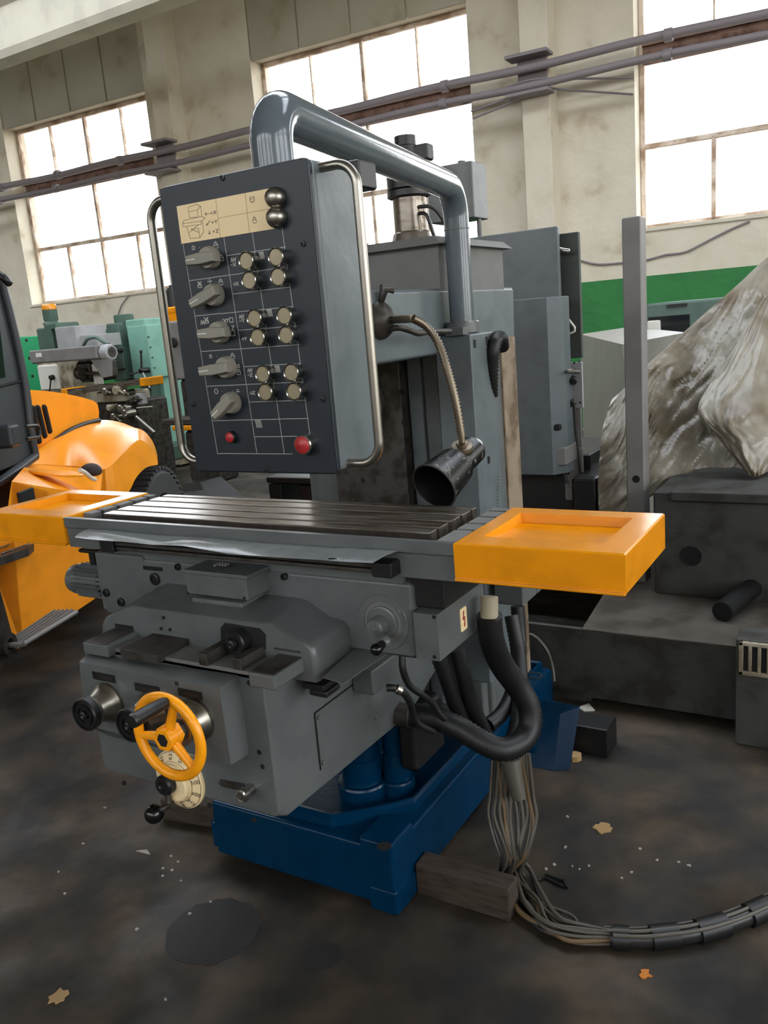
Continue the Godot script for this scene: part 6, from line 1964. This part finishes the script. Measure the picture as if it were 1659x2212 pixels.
	mb.tube(curve([Vector3(-8.6299,1.6305,-7.3500), Vector3(-8.3531,1.7069,-7.2000), Vector3(-8.2126,1.7146,-7.2000), Vector3(-8.1190,1.6650,-7.2000), Vector3(-8.0092,1.6202,-7.2000)], 0.03), 0.02, 8)
	mp("cable", mb, M.green_grey, a, o)

	# mint-green drilling and milling machine behind it
	var g := thing("vertical_mill", "mint green upright drilling machine with a three-spoke lever, left of the control panel", "machine", Transform3D(Basis.IDENTITY, Vector3(-8.0, 0, -8.4)))
	o = -g.position
	mb = MB.new()
	mb.bb(Vector3(-8.9192,1.8885,-8.0000), Vector3(-8.6712,1.1378,-8.0000) + Vector3(0, 0, -0.6), 0.02)
	var hd := mp("head", mb, M.green_grey, g, o)
	mb = MB.new()
	mb.bb(Vector3(-8.5290,1.9087,-7.9800), Vector3(-8.1826,1.8024,-7.9800) + Vector3(0, 0, -0.6), 0.02)
	mb.bb(Vector3(-8.5092,1.8314,-7.9700), Vector3(-8.1468,1.1445,-7.9700) + Vector3(0, 0, -0.6), 0.02)
	part("head_cover", mb, M.mint, hd)
	for k in 5:
		mb = MB.new()
		var p := Vector3(-8.1063,1.6709,-7.9600) + Vector3(0.01 * k, -0.13 * k, 0)
		mb.cyl(p, p + Vector3(0, 0, 0.02), 0.013, 10, 0.002)
		part("bolt", mb, M.mint_dark, hd)
	mb = MB.new()
	mb.bb(Vector3(-8.8621,1.2992,-7.9900), Vector3(-8.6409,1.2711,-7.9900) + Vector3(0, 0, 0.004), 0.0)
	part("number_plate", mb, M.black, hd)
	for p in [Vector3(-8.6548,1.5308,-7.9900), Vector3(-8.8682,1.5125,-7.9900)]:
		mb = MB.new()
		mb.cyl(p, p + Vector3(0, 0, 0.06), 0.03, 14, 0.01)
		part("knob", mb, M.black, hd)
	var cc := Vector3(-8.7641,1.9172,-8.2000)
	mb = MB.new()
	mb.cyl(cc - Vector3(0, 0.05, 0), cc + Vector3(0, 0.075, 0), 0.13, 32, 0.012)
	mp("top_cap", mb, M.mint_dark, g, o)
	var h := Vector3(-8.2081,1.2586,-7.8500)
	mb = MB.new()
	mb.cyl(h - Vector3(0, 0, 0.15), h + Vector3(0, 0, 0.03), 0.035, 18, 0.01)
	var sp := mp("feed_lever", mb, M.black, g, o)
	for p in [Vector3(-8.1193,1.5002,-7.8000), Vector3(-8.3545,1.2235,-7.8000), Vector3(-8.0549,1.0288,-7.8000)]:
		mb = MB.new()
		mb.cyl(h, p, 0.013, 10)
		part("spoke", mb, M.chrome_soft, sp)
		mb = MB.new()
		mb.ball(p, 0.022, 12)
		part("knob", mb, M.black, sp)
	mb = MB.new()
	mb.bb(Vector3(-8.3107,1.7893,-8.2000), Vector3(-8.2106,1.1003,-8.2000) + Vector3(0, -1.35, -0.5), 0.01)
	var cb := mp("side_cabinet", mb, M.mint, g, o)
	mb = MB.new()
	mb.bb(Vector3(-8.1973,1.3779,-8.1900), Vector3(-8.1766,1.2689,-8.1900) + Vector3(0, 0, 0.01), 0.002)
	part("plate", mb, M.white, cb)
	mb = MB.new()
	mb.bb(Vector3(-8.4936,1.1260,-8.0500), Vector3(-8.2778,0.1994,-8.0500) + Vector3(0, 0, -0.6), 0.02)
	mp("column", mb, M.mint_dark, g, o)
	mb = MB.new()
	mb.bb(Vector3(-8.1916,0.2191,-7.9000), Vector3(-7.8075,0.1178,-7.9000) + Vector3(0, -0.1, -0.6), 0.02)
	mp("foot", mb, M.mill_cream, g, o)
	mb = MB.new()
	mb.bb(Vector3(-7.6281,0.3806,-7.3000), Vector3(-7.2997,0.2970,-7.3000) + Vector3(0, -0.1, -0.4), 0.02)
	mb.bb(Vector3(-8.6447, 0, -8.7), Vector3(-8.0019, 0.12, -8.0), 0.02)
	mp("base", mb, M.mint_dark, g, o)
	# vivid green cabinet at the far left
	mb = MB.new()
	mb.bb(Vector3(-10.5743,1.8311,-7.9000), Vector3(-10.5379,1.0679,-7.9000) + Vector3(0, -1.2, -0.5), 0.015)
	var v := thing("green_cabinet", "bright green metal cabinet between the vehicle cab and the grey horizontal mill", "cabinet", Transform3D(Basis.IDENTITY, Vector3(-9.6, 0, -8.1)))
	mp("body", mb, M.green_vivid, v, -v.position)
	mb = MB.new()
	for k in 4:
		var p := Vector3(-10.4039,1.7762,-7.8900) + Vector3(0, -0.25 * k, 0)
		mb.box(p, Vector3(0.03, 0.04, 0.03), 0.006)
	mp("latch", mb, M.black, v, -v.position)

	# third machine, mostly behind the pendant
	var w := thing("jig_borer", "brownish grey upright machine with a yellow collar, just left of the control panel", "machine", Transform3D(Basis.IDENTITY, Vector3(-5.8, 0, -6.6)))
	o = -w.position
	mb = MB.new()
	mb.bb(Vector3(-6.3157,1.7909,-6.4000), Vector3(-6.0878,1.2070,-6.4000) + Vector3(0.3, 0, -0.5), 0.02)
	mp("head", mb, M.mill_grey, w, o)
	mb = MB.new()
	mb.bb(Vector3(-6.3222,1.8810,-6.4500), Vector3(-6.0950,1.7729,-6.4500) + Vector3(0.2, 0, -0.3), 0.02)
	mb.bb(Vector3(-6.2929,1.9334,-6.4500), Vector3(-6.1165,1.8606,-6.4500) + Vector3(0.2, 0, -0.3), 0.02)
	mp("collar", mb, M.yellow, w, o)
	var wm := Vector3(-6.2697,1.9289,-6.5500)
	mb = MB.new()
	mb.lathe([Vector2(0.055, 0), Vector2(0.055, 0.16), Vector2(0.045, 0.19), Vector2(0.02, 0.19), Vector2(0.02, 0.22), Vector2(0, 0.22)], 20, Transform3D(Basis.IDENTITY, wm))
	mp("motor", mb, M.black, w, o)
	mb = MB.new()
	var ro := Vector3(-6.1675,1.5805,-6.3900)
	mb.cyl(ro, ro + Vector3(0, 0, 0.03), 0.05, 18, 0.01)
	mp("round_port", mb, M.hole, w, o)
	mb = MB.new()
	mb.bb(Vector3(-6.3157,0.8300,-6.2000), Vector3(-5.8429,0.7725,-6.2000) + Vector3(0.3, 0, -0.4), 0.01)
	mp("work_table", mb, M.wood, w, o)
	mb = MB.new()
	mb.bb(Vector3(-6.1703,0.7685,-6.1900), Vector3(-5.8431,0.7189,-6.1900) + Vector3(0.3, 0, -0.4), 0.01)
	mp("table_edge", mb, M.yellow, w, o)
	mb = MB.new()
	mb.bb(Vector3(-6.2916,1.2051,-6.5000), Vector3(-6.2305,0.2833,-6.5000) + Vector3(0.3, 0, -0.4), 0.03)
	mb.bb(Vector3(-6.1306,0.6953,-6.3000), Vector3(-5.9988,0.3722,-6.3000) + Vector3(0.3, -0.2, -0.3), 0.03)
	mp("pedestal", mb, M.steel_dark, w, o)
	# black stand seen below the control panel
	var sk := thing("machine_stand", "black low stand with two legs on the floor, visible just below the control panel", "stand", Transform3D(Basis.IDENTITY, Vector3(-3.1, 0, -4.9)))
	mb = MB.new()
	mb.bb(Vector3(-3.9126,0.5680,-4.8000), Vector3(-3.4327,0.5205,-4.8000) + Vector3(0, 0, -0.4), 0.01)
	mp("top_bar", mb, M.black, sk, -sk.position)
	for p in [Vector3(-3.8557,0.5136,-4.8000), Vector3(-3.5965,0.5063,-4.8000)]:
		mb = MB.new()
		mb.bb(Vector3(p.x - 0.06, 0.0, -4.82), Vector3(p.x + 0.06, p.y, -5.1), 0.01)
		mp("leg", mb, M.black, sk, -sk.position)
	# dark castings on the floor in front of it
	for e in [[Vector3(-5.7272,0.5129,-5.6000), 0.3, 0.16, "black casting lying on the floor below the left grab rail, the nearer one"], [Vector3(-5.9136,0.4284,-6.0000), 0.42, 0.2, "black casting lying on the floor behind the left grab rail, the farther one"]]:
		var p: Vector3 = e[0]
		p.y = 0.0
		mb = MB.new()
		mb.hexa([p + Vector3(-e[1] * 0.6, 0, 0), p + Vector3(e[1], 0, 0.1), p + Vector3(e[1], 0, -0.4), p + Vector3(-e[1] * 0.6, 0, -0.4)], [p + Vector3(-e[1] * 0.3, e[2], -0.1), p + Vector3(e[1] * 0.5, e[2] * 1.2, 0), p + Vector3(e[1] * 0.5, e[2] * 1.2, -0.3), p + Vector3(-e[1] * 0.3, e[2], -0.3)])
		mb.cyl(p + Vector3(-e[1], 0.07, 0.05), p + Vector3(-e[1] * 0.4, 0.07, 0.02), 0.06, 14, 0.01)
		solo("casting", mb, M.black, e[3], "casting")


func vehicle():
	var V := Transform3D(Basis(Vector3(-0.386178,0.000000,-0.922424),Vector3.UP,Vector3(0.922424,0.000000,-0.386178)), Vector3(-3.400000,0.000000,-2.400000))
	var t := thing("utility_vehicle", "yellow-orange vehicle with dark cab, round fender and slotted hood at the left edge", "vehicle", V)
	var mb := MB.new()
	# engine hood: rounded outline swept across
	var hl := [Vector3(0.8569,1.4033,-0.3800), Vector3(1.0321,1.3827,-0.3800), Vector3(1.2603,1.3459,-0.3800), Vector3(1.4786,1.2999,-0.3800), Vector3(1.6112,1.2663,-0.3800), Vector3(1.6535,1.2381,-0.3800), Vector3(1.6566,1.1897,-0.3800), Vector3(1.6344,1.1442,-0.3800), Vector3(1.4876,1.1445,-0.3800), Vector3(1.1800,1.1055,-0.3800), Vector3(0.9140,1.0237,-0.3800), Vector3(0.7808,0.9938,-0.3800)]
	var hc := Vector3.ZERO
	for p in hl: hc += p
	hc /= hl.size()
	var rings := []
	for e in [[0.0, 1.0], [-0.02, 1.012], [-0.06, 1.03], [-0.14, 1.045], [-0.5, 1.055], [-0.9, 1.045], [-1.0, 1.0]]:
		var ring := []
		for p in hl:
			var d: Vector3 = p - hc
			ring.append(hc + Vector3(d.x * (1.0 + (e[1] - 1.0) * 0.4), d.y * e[1] if d.y > 0 else d.y, e[0]))
		rings.append(ring)
	mb.loft(rings, true, true, true)
	var hood := part("hood", mb, M.orange, t)
	for e in [[Vector3(0.8781,1.2985,-0.3760), Vector3(0.8812,1.1132,-0.3760)], [Vector3(0.9262,1.2958,-0.3760), Vector3(0.9486,1.1352,-0.3760)], [Vector3(0.9947,1.2910,-0.3760), Vector3(1.0110,1.1532,-0.3760)]]:
		mb = MB.new()
		mb.tube([e[0], (e[0] as Vector3).lerp(e[1], 0.5), e[1]], 0.017, 12)
		mb.ball(e[0], 0.017, 12)
		mb.ball(e[1], 0.017, 12)
		part("louvre", mb, M.hole, hood)
	# fender: top skin, crease, outer side
	var A := [Vector3(0.8821,1.0169,-0.4000), Vector3(1.0459,1.0795,-0.4000), Vector3(1.2833,1.1319,-0.4000), Vector3(1.5585,1.1429,-0.4000), Vector3(1.8489,1.1130,-0.4000), Vector3(2.1338,1.0384,-0.4000), Vector3(2.3667,0.9395,-0.4000), Vector3(2.5042,0.8143,-0.4000), Vector3(2.5271,0.7037,-0.4000)]
	var Bq := [Vector3(0.6317,1.0204,-0.3000), Vector3(0.7512,0.9982,-0.2800), Vector3(0.8841,0.9632,-0.2200), Vector3(0.8431,0.9445,-0.0500), Vector3(0.8622,0.9421,0.0200), Vector3(1.0840,0.9898,0.0200), Vector3(1.3090,1.0329,0.0200), Vector3(1.4655,0.9573,0.0200), Vector3(1.5384,0.8505,0.0200)]
	var Cq := [Vector3(0.6108,0.9563,-0.3000), Vector3(0.7295,0.9324,-0.2800), Vector3(0.8599,0.8907,-0.2200), Vector3(0.8028,0.8264,-0.0500), Vector3(0.7994,0.7827,0.0400), Vector3(1.0118,0.7669,0.0400), Vector3(1.1499,0.8278,0.0400), Vector3(1.3116,0.8601,0.0400), Vector3(1.4881,0.8462,0.0400)]
	A = dense(A, 30)
	Bq = dense(Bq, 30)
	Cq = dense(Cq, 30)
	var top := []
	for k in 9:
		var row := []
		for i in A.size():
			var a: Vector3 = A[i]
			var b: Vector3 = Bq[i]
			var s := k / 8.0
			row.append(a.lerp(b, s) + Vector3(0, 0.05 * sin(PI * s), 0))
		top.append(row)
	mb = MB.new()
	mb.loft(top, false, false, true, Vector3(1.5948,0.7741,-0.4000) + Vector3(0, -0.8, 0))
	mb.loft([Bq, Cq], false, false, false, Vector3(1.4532,0.7410,-0.4000))
	var inner := []
	for p in A: inner.append(p + Vector3(0, 0, -0.75))
	mb.loft([A, inner], false, false, true, Vector3(1.9660,0.6486,-0.6000) + Vector3(0, -0.6, 0))
	var fen := part("fender", mb, M.orange, t)
	mb = MB.new()
	mb.tube(curve([Vector3(0.7788,1.0059,-0.3600), Vector3(0.9161,1.0620,-0.3600), Vector3(1.1934,1.1246,-0.3600), Vector3(1.4469,1.1425,-0.3600), Vector3(1.5988,1.1412,-0.3600)], 0.03), 0.016, 8)
	part("seam", mb, M.rubber, fen)
	mb = MB.new()
	mb.ball(Vector3(0.7514,0.9393,-0.0300), 0.062, 20, 0.8)
	part("tail_recess", mb, M.rust, fen)
	mb = MB.new()
	mb.tube(curve([Vector3(0.4689,0.9984,0.0600), Vector3(0.5059,0.9741,0.0700), Vector3(0.5509,0.9411,0.0700), Vector3(0.6112,0.9202,0.0600)], 0.01), 0.012, 8)
	part("recess_lip", mb, M.white, fen)
	# flat deck with a round lid, and the front skirt below it
	mb = MB.new()
	mb.hexa([Vector3(0.5970,1.0265,-0.3000), Vector3(0.7944,0.9440,0.0200), Vector3(0.5549,0.8398,0.1000), Vector3(-0.1990,1.0673,0.1000)], [Vector3(0.6012,0.9832,-0.3000), Vector3(0.7248,0.7741,0.0200), Vector3(0.5248,0.7522,0.1000), Vector3(-0.2420,0.9336,0.1000)])
	var deck := part("side_deck", mb, M.orange, t)
	mb = MB.new()
	mb.hexa([Vector3(-0.1990,1.0673,0.1000), Vector3(0.0737,0.9653,0.1000), Vector3(0.0412,0.8666,0.1000), Vector3(-0.2749,0.9414,0.1000)], [Vector3(-0.0412,1.0420,-0.0000), Vector3(0.2444,0.9352,-0.0000), Vector3(0.2103,0.8318,-0.0000), Vector3(-0.1208,0.9102,0.0000)])
	part("skirt", mb, M.orange, deck)
	mb = MB.new()
	mb.bb(Vector3(-0.1787,1.0134,0.1100), Vector3(-0.0527,0.9442,0.1100) + Vector3(0, 0, -0.02), 0.004)
	part("reflector", mb, M.black, deck)
	mb = MB.new()
	var dk := [Vector3(0.5970,1.0265,-0.3000), Vector3(0.7944,0.9440,0.0200), Vector3(0.5549,0.8398,0.1000), Vector3(-0.1990,1.0673,0.1000)]
	var nrm: Vector3 = (dk[1] - dk[0]).cross(dk[3] - dk[0]).normalized()
	if nrm.y < 0.0: nrm = -nrm
	var lc: Vector3 = dk[0] * 0.3 + dk[1] * 0.22 + dk[2] * 0.2 + dk[3] * 0.28 + nrm * 0.01
	mb.lathe([Vector2(0, 0.0), Vector2(0.13, 0.0), Vector2(0.13, 0.01), Vector2(0.126, 0.014), Vector2(0, 0.018)], 40, MB.along(lc, lc + nrm))
	part("filler_lid", mb, M.orange, deck)
	# lower body side
	mb = MB.new()
	mb.hexa([Vector3(-0.3292,0.8586,0.0000), Vector3(0.8577,0.7055,-0.0000), Vector3(0.5451,0.2910,-0.0000), Vector3(-0.1920,0.3046,-0.0000)], [Vector3(0.6839,0.6237,-0.7000), Vector3(2.2468,0.4221,-0.7000), Vector3(1.8670,-0.0309,-0.7000), Vector3(0.9137,0.0458,-0.7000)])
	mb.hexa([Vector3(-0.4125,0.8011,-0.0000), Vector3(-0.1075,0.7781,-0.0000), Vector3(-0.1845,0.3038,-0.0000), Vector3(-0.5497,0.3654,0.0000)], [Vector3(0.5742,0.5479,-0.7000), Vector3(0.9759,0.5177,-0.7000), Vector3(0.9229,0.0424,-0.7000), Vector3(0.4383,0.1165,-0.7000)])
	part("body_side", mb, M.orange, t)
	mb = MB.new()
	mb.hexa([Vector3(-0.5394,0.7395,0.0300), Vector3(-0.3213,0.6701,0.0300), Vector3(-0.2811,0.3030,0.0300), Vector3(-0.6495,0.3882,0.0300)], [Vector3(-0.2242,0.6487,-0.2000), Vector3(0.0170,0.5719,-0.2000), Vector3(0.0614,0.1661,-0.2000), Vector3(-0.3459,0.2603,-0.2000)])
	var mast := part("mast_channel", mb, M.rust, t)
	mb = MB.new()
	var ey := Vector3(-0.3735,0.3900,0.0500)
	mb.lathe([Vector2(0.0, -0.05), Vector2(0.05, -0.05), Vector2(0.05, 0.02), Vector2(0.026, 0.02), Vector2(0.025, -0.01), Vector2(0, -0.01)], 24, MB.along(ey, ey + Vector3(0, 0, 1)))
	part("pin_eye", mb, M.rust, mast)
	# tread plate by the cab and the hanging step
	mb = MB.new()
	mb.hexa([Vector3(-0.5953,0.8011,0.1200), Vector3(-0.1939,0.7663,0.1200), Vector3(0.7511,0.6156,-0.3500), Vector3(0.1009,0.7384,-0.3500)], [Vector3(-0.6051,0.7700,0.1200), Vector3(-0.2046,0.7334,0.1200), Vector3(0.7381,0.5762,-0.3500), Vector3(0.0875,0.6958,-0.3500)])
	var tp := part("tread_plate", mb, M.steel_dark, t)
	for i in 7:
		for j in 3:
			mb = MB.new()
			var p := (Vector3(-0.3503,0.7826,0.1000) as Vector3).lerp(Vector3(-0.1665,0.7681,0.1000), i / 6.0) + Vector3(0.0, 0.008 + 0.0, -0.1 * j)
			mb.box(p, Vector3(0.03, 0.006, 0.012), 0.002, Transform3D.IDENTITY)
			part("stud", mb, M.steel, tp)
	var s0 := Vector3(-0.3630,0.3836,0.1200)
	var s1 := Vector3(0.1040,0.3619,0.1200)
	var sl := (s1 - s0)
	mb = MB.new()
	mb.tube([s0, s0.lerp(s1, 0.5), s1], 0.011, 8)
	mb.tube([s0 + Vector3(0, 0, -0.13), s0.lerp(s1, 0.5) + Vector3(0, 0, -0.13), s1 + Vector3(0, 0, -0.13)], 0.011, 8)
	mb.tube([s1, s1 + Vector3(0, 0, -0.06), s1 + Vector3(0, 0, -0.13)], 0.011, 8)
	mb.tube([s0, s0 + Vector3(0, 0, -0.06), s0 + Vector3(0, 0, -0.13)], 0.011, 8)
	var step := part("step_frame", mb, M.mill_grey, t)
	for i in 5:
		mb = MB.new()
		var zz := -0.022 * (i + 0.5) - 0.01
		mb.box(s0.lerp(s1, 0.5) + Vector3(0, 0, zz), Vector3(sl.length(), 0.016, 0.006), 0.001, Transform3D.IDENTITY)
		part("step_bar", mb, M.mill_grey, step)
	mb = MB.new()
	mb.hexa([s0 + Vector3(0.02, 0.0, -0.1), s0 + Vector3(0.08, 0.0, -0.1), s0 + Vector3(0.08, 0.25, -0.2), s0 + Vector3(0.02, 0.25, -0.2)], [s0 + Vector3(0.02, 0.0, -0.12), s0 + Vector3(0.08, 0.0, -0.12), s0 + Vector3(0.08, 0.25, -0.22), s0 + Vector3(0.02, 0.25, -0.22)])
	part("step_hanger", mb, M.mill_grey, step)
	# dark cab
	mb = MB.new()
	mb.hexa([Vector3(0.0660,1.9792,-0.2500), Vector3(0.5778,1.9748,-0.2500), Vector3(0.6060,1.0667,-0.2500), Vector3(-0.2299,1.0217,-0.2500)], [Vector3(1.6000,2.1411,-1.3000), Vector3(2.3301,2.1349,-1.3000), Vector3(2.3705,0.8390,-1.3000), Vector3(1.1777,0.7748,-1.3000)])
	var cab := part("cab", mb, M.cab, t)
	mb = MB.new()
	mb.tube(curve([Vector3(0.5596,1.9688,-0.2400), Vector3(0.5815,1.8310,-0.2400), Vector3(0.6041,1.6101,-0.2400), Vector3(0.6084,1.4198,-0.2400), Vector3(0.5877,1.2043,-0.2400), Vector3(0.5892,1.0689,-0.2400)], 0.05), 0.022, 10)
	mb.tube(curve([Vector3(0.5892,1.0689,-0.2400), Vector3(0.4174,1.0329,-0.2400), Vector3(0.2417,1.0002,-0.2400), Vector3(0.0095,0.9803,-0.2400)], 0.05), 0.024, 10)
	part("cab_edge", mb, M.cab, cab)
	mb = MB.new()
	mb.hexa([Vector3(0.1599,1.8806,-0.2450), Vector3(0.4957,1.8197,-0.2450), Vector3(0.4557,1.4911,-0.2450), Vector3(0.0382,1.4903,-0.2450)], [Vector3(0.1675,1.8811,-0.2500), Vector3(0.5039,1.8201,-0.2500), Vector3(0.4638,1.4909,-0.2500), Vector3(0.0455,1.4901,-0.2500)])
	part("cab_window", mb, M.cab_glass, cab)
	mb = MB.new()
	mb.tube([Vector3(0.1625,1.4371,-0.2460), Vector3(0.3953,1.4501,-0.2460), Vector3(0.6105,1.4632,-0.2460)], 0.008, 6)
	part("door_gap", mb, M.hole, cab)
	mb = MB.new()
	mb.bb(Vector3(0.2133,1.2759,-0.1200), Vector3(0.3144,1.1601,-0.1200) + Vector3(0, 0, -0.14), 0.02)
	part("door_handle_box", mb, M.cab, cab)
	mb = MB.new()
	mb.tube(bent([Vector3(0.3184,1.2520,-0.1000), Vector3(0.4356,1.2414,-0.1000), Vector3(0.4300,1.1835,-0.1000), Vector3(0.3073,1.1919,-0.1000)], 0.025), 0.009, 8)
	part("guard_bar", mb, M.black, cab)
	mb = MB.new()
	mb.tube([Vector3(0.4877,1.9952,-0.2200), Vector3(0.4362,1.9649,-0.1500), Vector3(0.4765,1.9401,-0.1500)], 0.02, 8)
	part("mirror_arm", mb, M.black, cab)
	mb = MB.new()
	mb.hexa([Vector3(-0.1537,1.0395,-0.3000), Vector3(0.6951,1.0423,-0.3000), Vector3(0.4080,0.8253,-0.3000), Vector3(-0.2266,0.8036,-0.3000)], [Vector3(1.0561,0.8385,-1.2000), Vector3(2.2093,0.8423,-1.2000), Vector3(1.8193,0.5475,-1.2000), Vector3(0.9570,0.5180,-1.2000)])
	part("chassis", mb, M.black, t)
	# rear wheel under the fender
	var wc := Vector3(2.0493,0.6414,-0.3000)
	var R := 0.37
	wc.y = R
	wc.x -= 0.02
	mb = MB.new()
	mb.lathe([Vector2(0.0, -0.07), Vector2(0.17, -0.07), Vector2(0.19, -0.11), Vector2(R - 0.04, -0.12), Vector2(R - 0.005, -0.09), Vector2(R, 0.0), Vector2(R - 0.005, 0.09), Vector2(R - 0.04, 0.12), Vector2(0.19, 0.11), Vector2(0.17, 0.07), Vector2(0.0, 0.07)], 48, MB.along(wc, wc + Vector3(0, 0, 1)))
	var wh := part("wheel", mb, M.tyre, t)
	for i in 40:
		var an := TAU * i / 40
		mb = MB.new()
		mb.box(Vector3(0, R - 0.002, 0.055), Vector3(0.03, 0.025, 0.13), 0.004, Transform3D(Basis(Vector3(0, 0, 1), an), wc))
		part("tread_lug", mb, M.tyre, wh)
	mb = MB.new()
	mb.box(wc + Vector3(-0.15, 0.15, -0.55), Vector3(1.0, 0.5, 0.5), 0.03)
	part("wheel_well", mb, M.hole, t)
	mb = MB.new()
	mb.cyl(wc + Vector3(0, 0, -0.8), wc + Vector3(0, 0, 0), 0.06, 12)
	mb.lathe([Vector2(0.0, -0.07), Vector2(0.17, -0.07), Vector2(R - 0.02, -0.12), Vector2(R, 0.0), Vector2(R - 0.02, 0.12), Vector2(0.17, 0.07), Vector2(0.0, 0.07)], 32, MB.along(wc + Vector3(0, 0, -0.9), wc + Vector3(0, 0, 0.1)))
	part("far_wheel", mb, M.tyre, t)


func blob(c: Vector2, r: float, sd: int, n := 14, jag := 0.3) -> PackedVector2Array:
	rng.seed = sd
	var out := PackedVector2Array()
	for k in n:
		var a := TAU * k / n
		var q := r * (1.0 + rng.randf_range(-jag, jag))
		out.append(c + Vector2(cos(a), sin(a)) * q)
	return out


func flat_on_floor(poly: PackedVector2Array, h: float) -> MB:
	var mb := MB.new()
	mb.prism(poly, h, Transform3D(Basis(Vector3(1, 0, 0), Vector3(0, 0, -1), Vector3(0, 1, 0)), Vector3.ZERO), 0.0)
	return mb


func clutter():
	# timbers the machine stands between
	var mb := MB.new()
	mb.box(Vector3(-0.955, 0.05, -1.842), Vector3(0.285, 0.1, 0.07), 0.005)
	solo("timber_block", mb, M.wood, "weathered timber beam on the floor at the right of the blue base", "timber")
	mb = MB.new()
	var b := Vector3(-1.9613,0.0000,-1.8307)
	mb.box(Vector3(0, 0.04, 0), Vector3(0.3, 0.08, 0.1), 0.006, Transform3D(Basis(Vector3.UP, 0.15), b + Vector3(0.02, 0, -0.03)))
	solo("timber_block", mb, M.wood, "short brown timber block on the floor at the left of the blue base", "timber")
	mb = MB.new()
	b = Vector3(-0.8851,0.0000,-2.7441)
	mb.box(Vector3(b.x, 0.055, b.z - 0.06), Vector3(0.15, 0.11, 0.12), 0.006)
	solo("timber_block", mb, M.black, "dark wooden block behind the blue rear foot", "timber")
	# fallen leaves and paper scraps
	var p := Vector3(-0.7086,0.0000,-2.3199)
	var lf := solo("dry_leaf", flat_on_floor(blob(Vector2(p.x, -p.z), 0.026, 5, 18, 0.22), 0.004), M.leaf, "pale brown dry leaf on the floor right of the cables", "leaf")
	p = Vector3(-0.4481,0.0000,-1.7738)
	solo("dry_leaf", flat_on_floor(blob(Vector2(p.x, -p.z), 0.014, 9, 10, 0.45), 0.004), M.leaf_orange, "small orange leaf on the floor near the lower right", "leaf")
	p = Vector3(-0.9196,0.0000,-2.6946)
	solo("dry_leaf", flat_on_floor(blob(Vector2(p.x, -p.z), 0.02, 6, 8, 0.4), 0.02), M.leaf, "curled tan leaf beside the blue rear foot", "leaf")
	p = Vector3(-1.0012,0.0000,-3.0870)
	solo("paper_scrap", flat_on_floor(PackedVector2Array([Vector2(p.x - 0.03, -p.z), Vector2(p.x + 0.0, -p.z + 0.05), Vector2(p.x + 0.04, -p.z + 0.0), Vector2(p.x, -p.z - 0.02)]), 0.006), M.white, "white paper scrap on the floor behind the blue rear foot", "paper")
	p = Vector3(-1.7499,0.0000,-1.0864)
	solo("paper_scrap", flat_on_floor(blob(Vector2(p.x, -p.z), 0.024, 16, 14, 0.4), 0.003), M.leaf, "crumbled yellowish scrap on the floor at the lower left", "paper")
	p = Vector3(-2.0025,0.0000,-1.6214)
	solo("paper_scrap", flat_on_floor(PackedVector2Array([Vector2(p.x - 0.03, -p.z), Vector2(p.x, -p.z + 0.02), Vector2(p.x + 0.03, -p.z + 0.005)]), 0.003), M.chip, "pale thin scrap on the floor left of the blue base", "paper")
	# oil stains
	for e in [[Vector3(-1.5461,-0.0000,-1.4439), 0.13, 3, "large round dark oil stain on the floor in front of the blue base"], [Vector3(-1.2102,0.0000,-1.4927), 0.05, 8, "small dark oil stain right of the large one"]]:
		p = e[0]
		solo("oil_stain", flat_on_floor(blob(Vector2(p.x, -p.z), e[1], e[2], 40, 0.045), 0.0012), M.oil, e[3], "stain")
	# bent wire hook
	mb = MB.new()
	var w := []
	for q in [Vector3(-0.8025,0.0000,-1.9982), Vector3(-0.7856,0.0000,-2.0169), Vector3(-0.7319,0.0000,-2.0008), Vector3(-0.7188,-0.0000,-1.9979), Vector3(-0.7361,0.0000,-2.0253), Vector3(-0.7929,0.0000,-2.0295)]:
		var f: Vector3 = q
		f.y = 0.006
		w.append(f)
	mb.tube(w, 0.004, 6)
	solo("bent_wire", mb, M.black, "bent black wire hook lying on the floor right of the cables", "wire")
	# small metal and paint chips
	rng.seed = 77
	var chips := [Vector3(-1.9030,0.0000,-1.6489), Vector3(-1.8610,0.0000,-1.6364), Vector3(-1.8830,0.0000,-1.5917), Vector3(-1.8486,0.0000,-1.5969), Vector3(-1.7853,0.0000,-1.5692), Vector3(-1.8543,0.0000,-1.5627), Vector3(-1.6331,0.0000,-1.5321), Vector3(-1.6539,0.0000,-1.4669), Vector3(-2.3355,0.0000,-1.7649), Vector3(-2.2329,0.0000,-1.5784), Vector3(-2.1854,0.0000,-1.4394), Vector3(-2.0762,0.0000,-1.3750), Vector3(-1.7494,0.0000,-1.3557), Vector3(-2.3363,0.0000,-1.7613), Vector3(-0.6933,-0.0000,-2.1239), Vector3(-0.7132,0.0000,-2.0989), Vector3(-0.7366,0.0000,-2.1026), Vector3(-0.7844,-0.0000,-2.1787), Vector3(-0.5787,0.0000,-2.2625), Vector3(-0.5206,-0.0000,-2.2274), Vector3(-0.5746,0.0000,-2.1436), Vector3(-0.5932,0.0000,-2.1084), Vector3(-0.4636,0.0000,-2.2428), Vector3(-0.4345,0.0000,-2.2393), Vector3(-0.8281,0.0000,-2.3378), Vector3(-0.7833,0.0000,-2.1842), Vector3(-1.4871,0.0000,-1.2013), Vector3(-0.8011,-0.0000,-2.0604), Vector3(-0.7873,0.0000,-2.0899)]
	for c in chips:
		p = c
		solo("metal_chip", flat_on_floor(blob(Vector2(p.x, -p.z), rng.randf_range(0.003, 0.0055), rng.randi(), 7, 0.35), 0.003), M.chip, "tiny pale chip scattered on the dark floor", "chip", "pale chips on the floor")
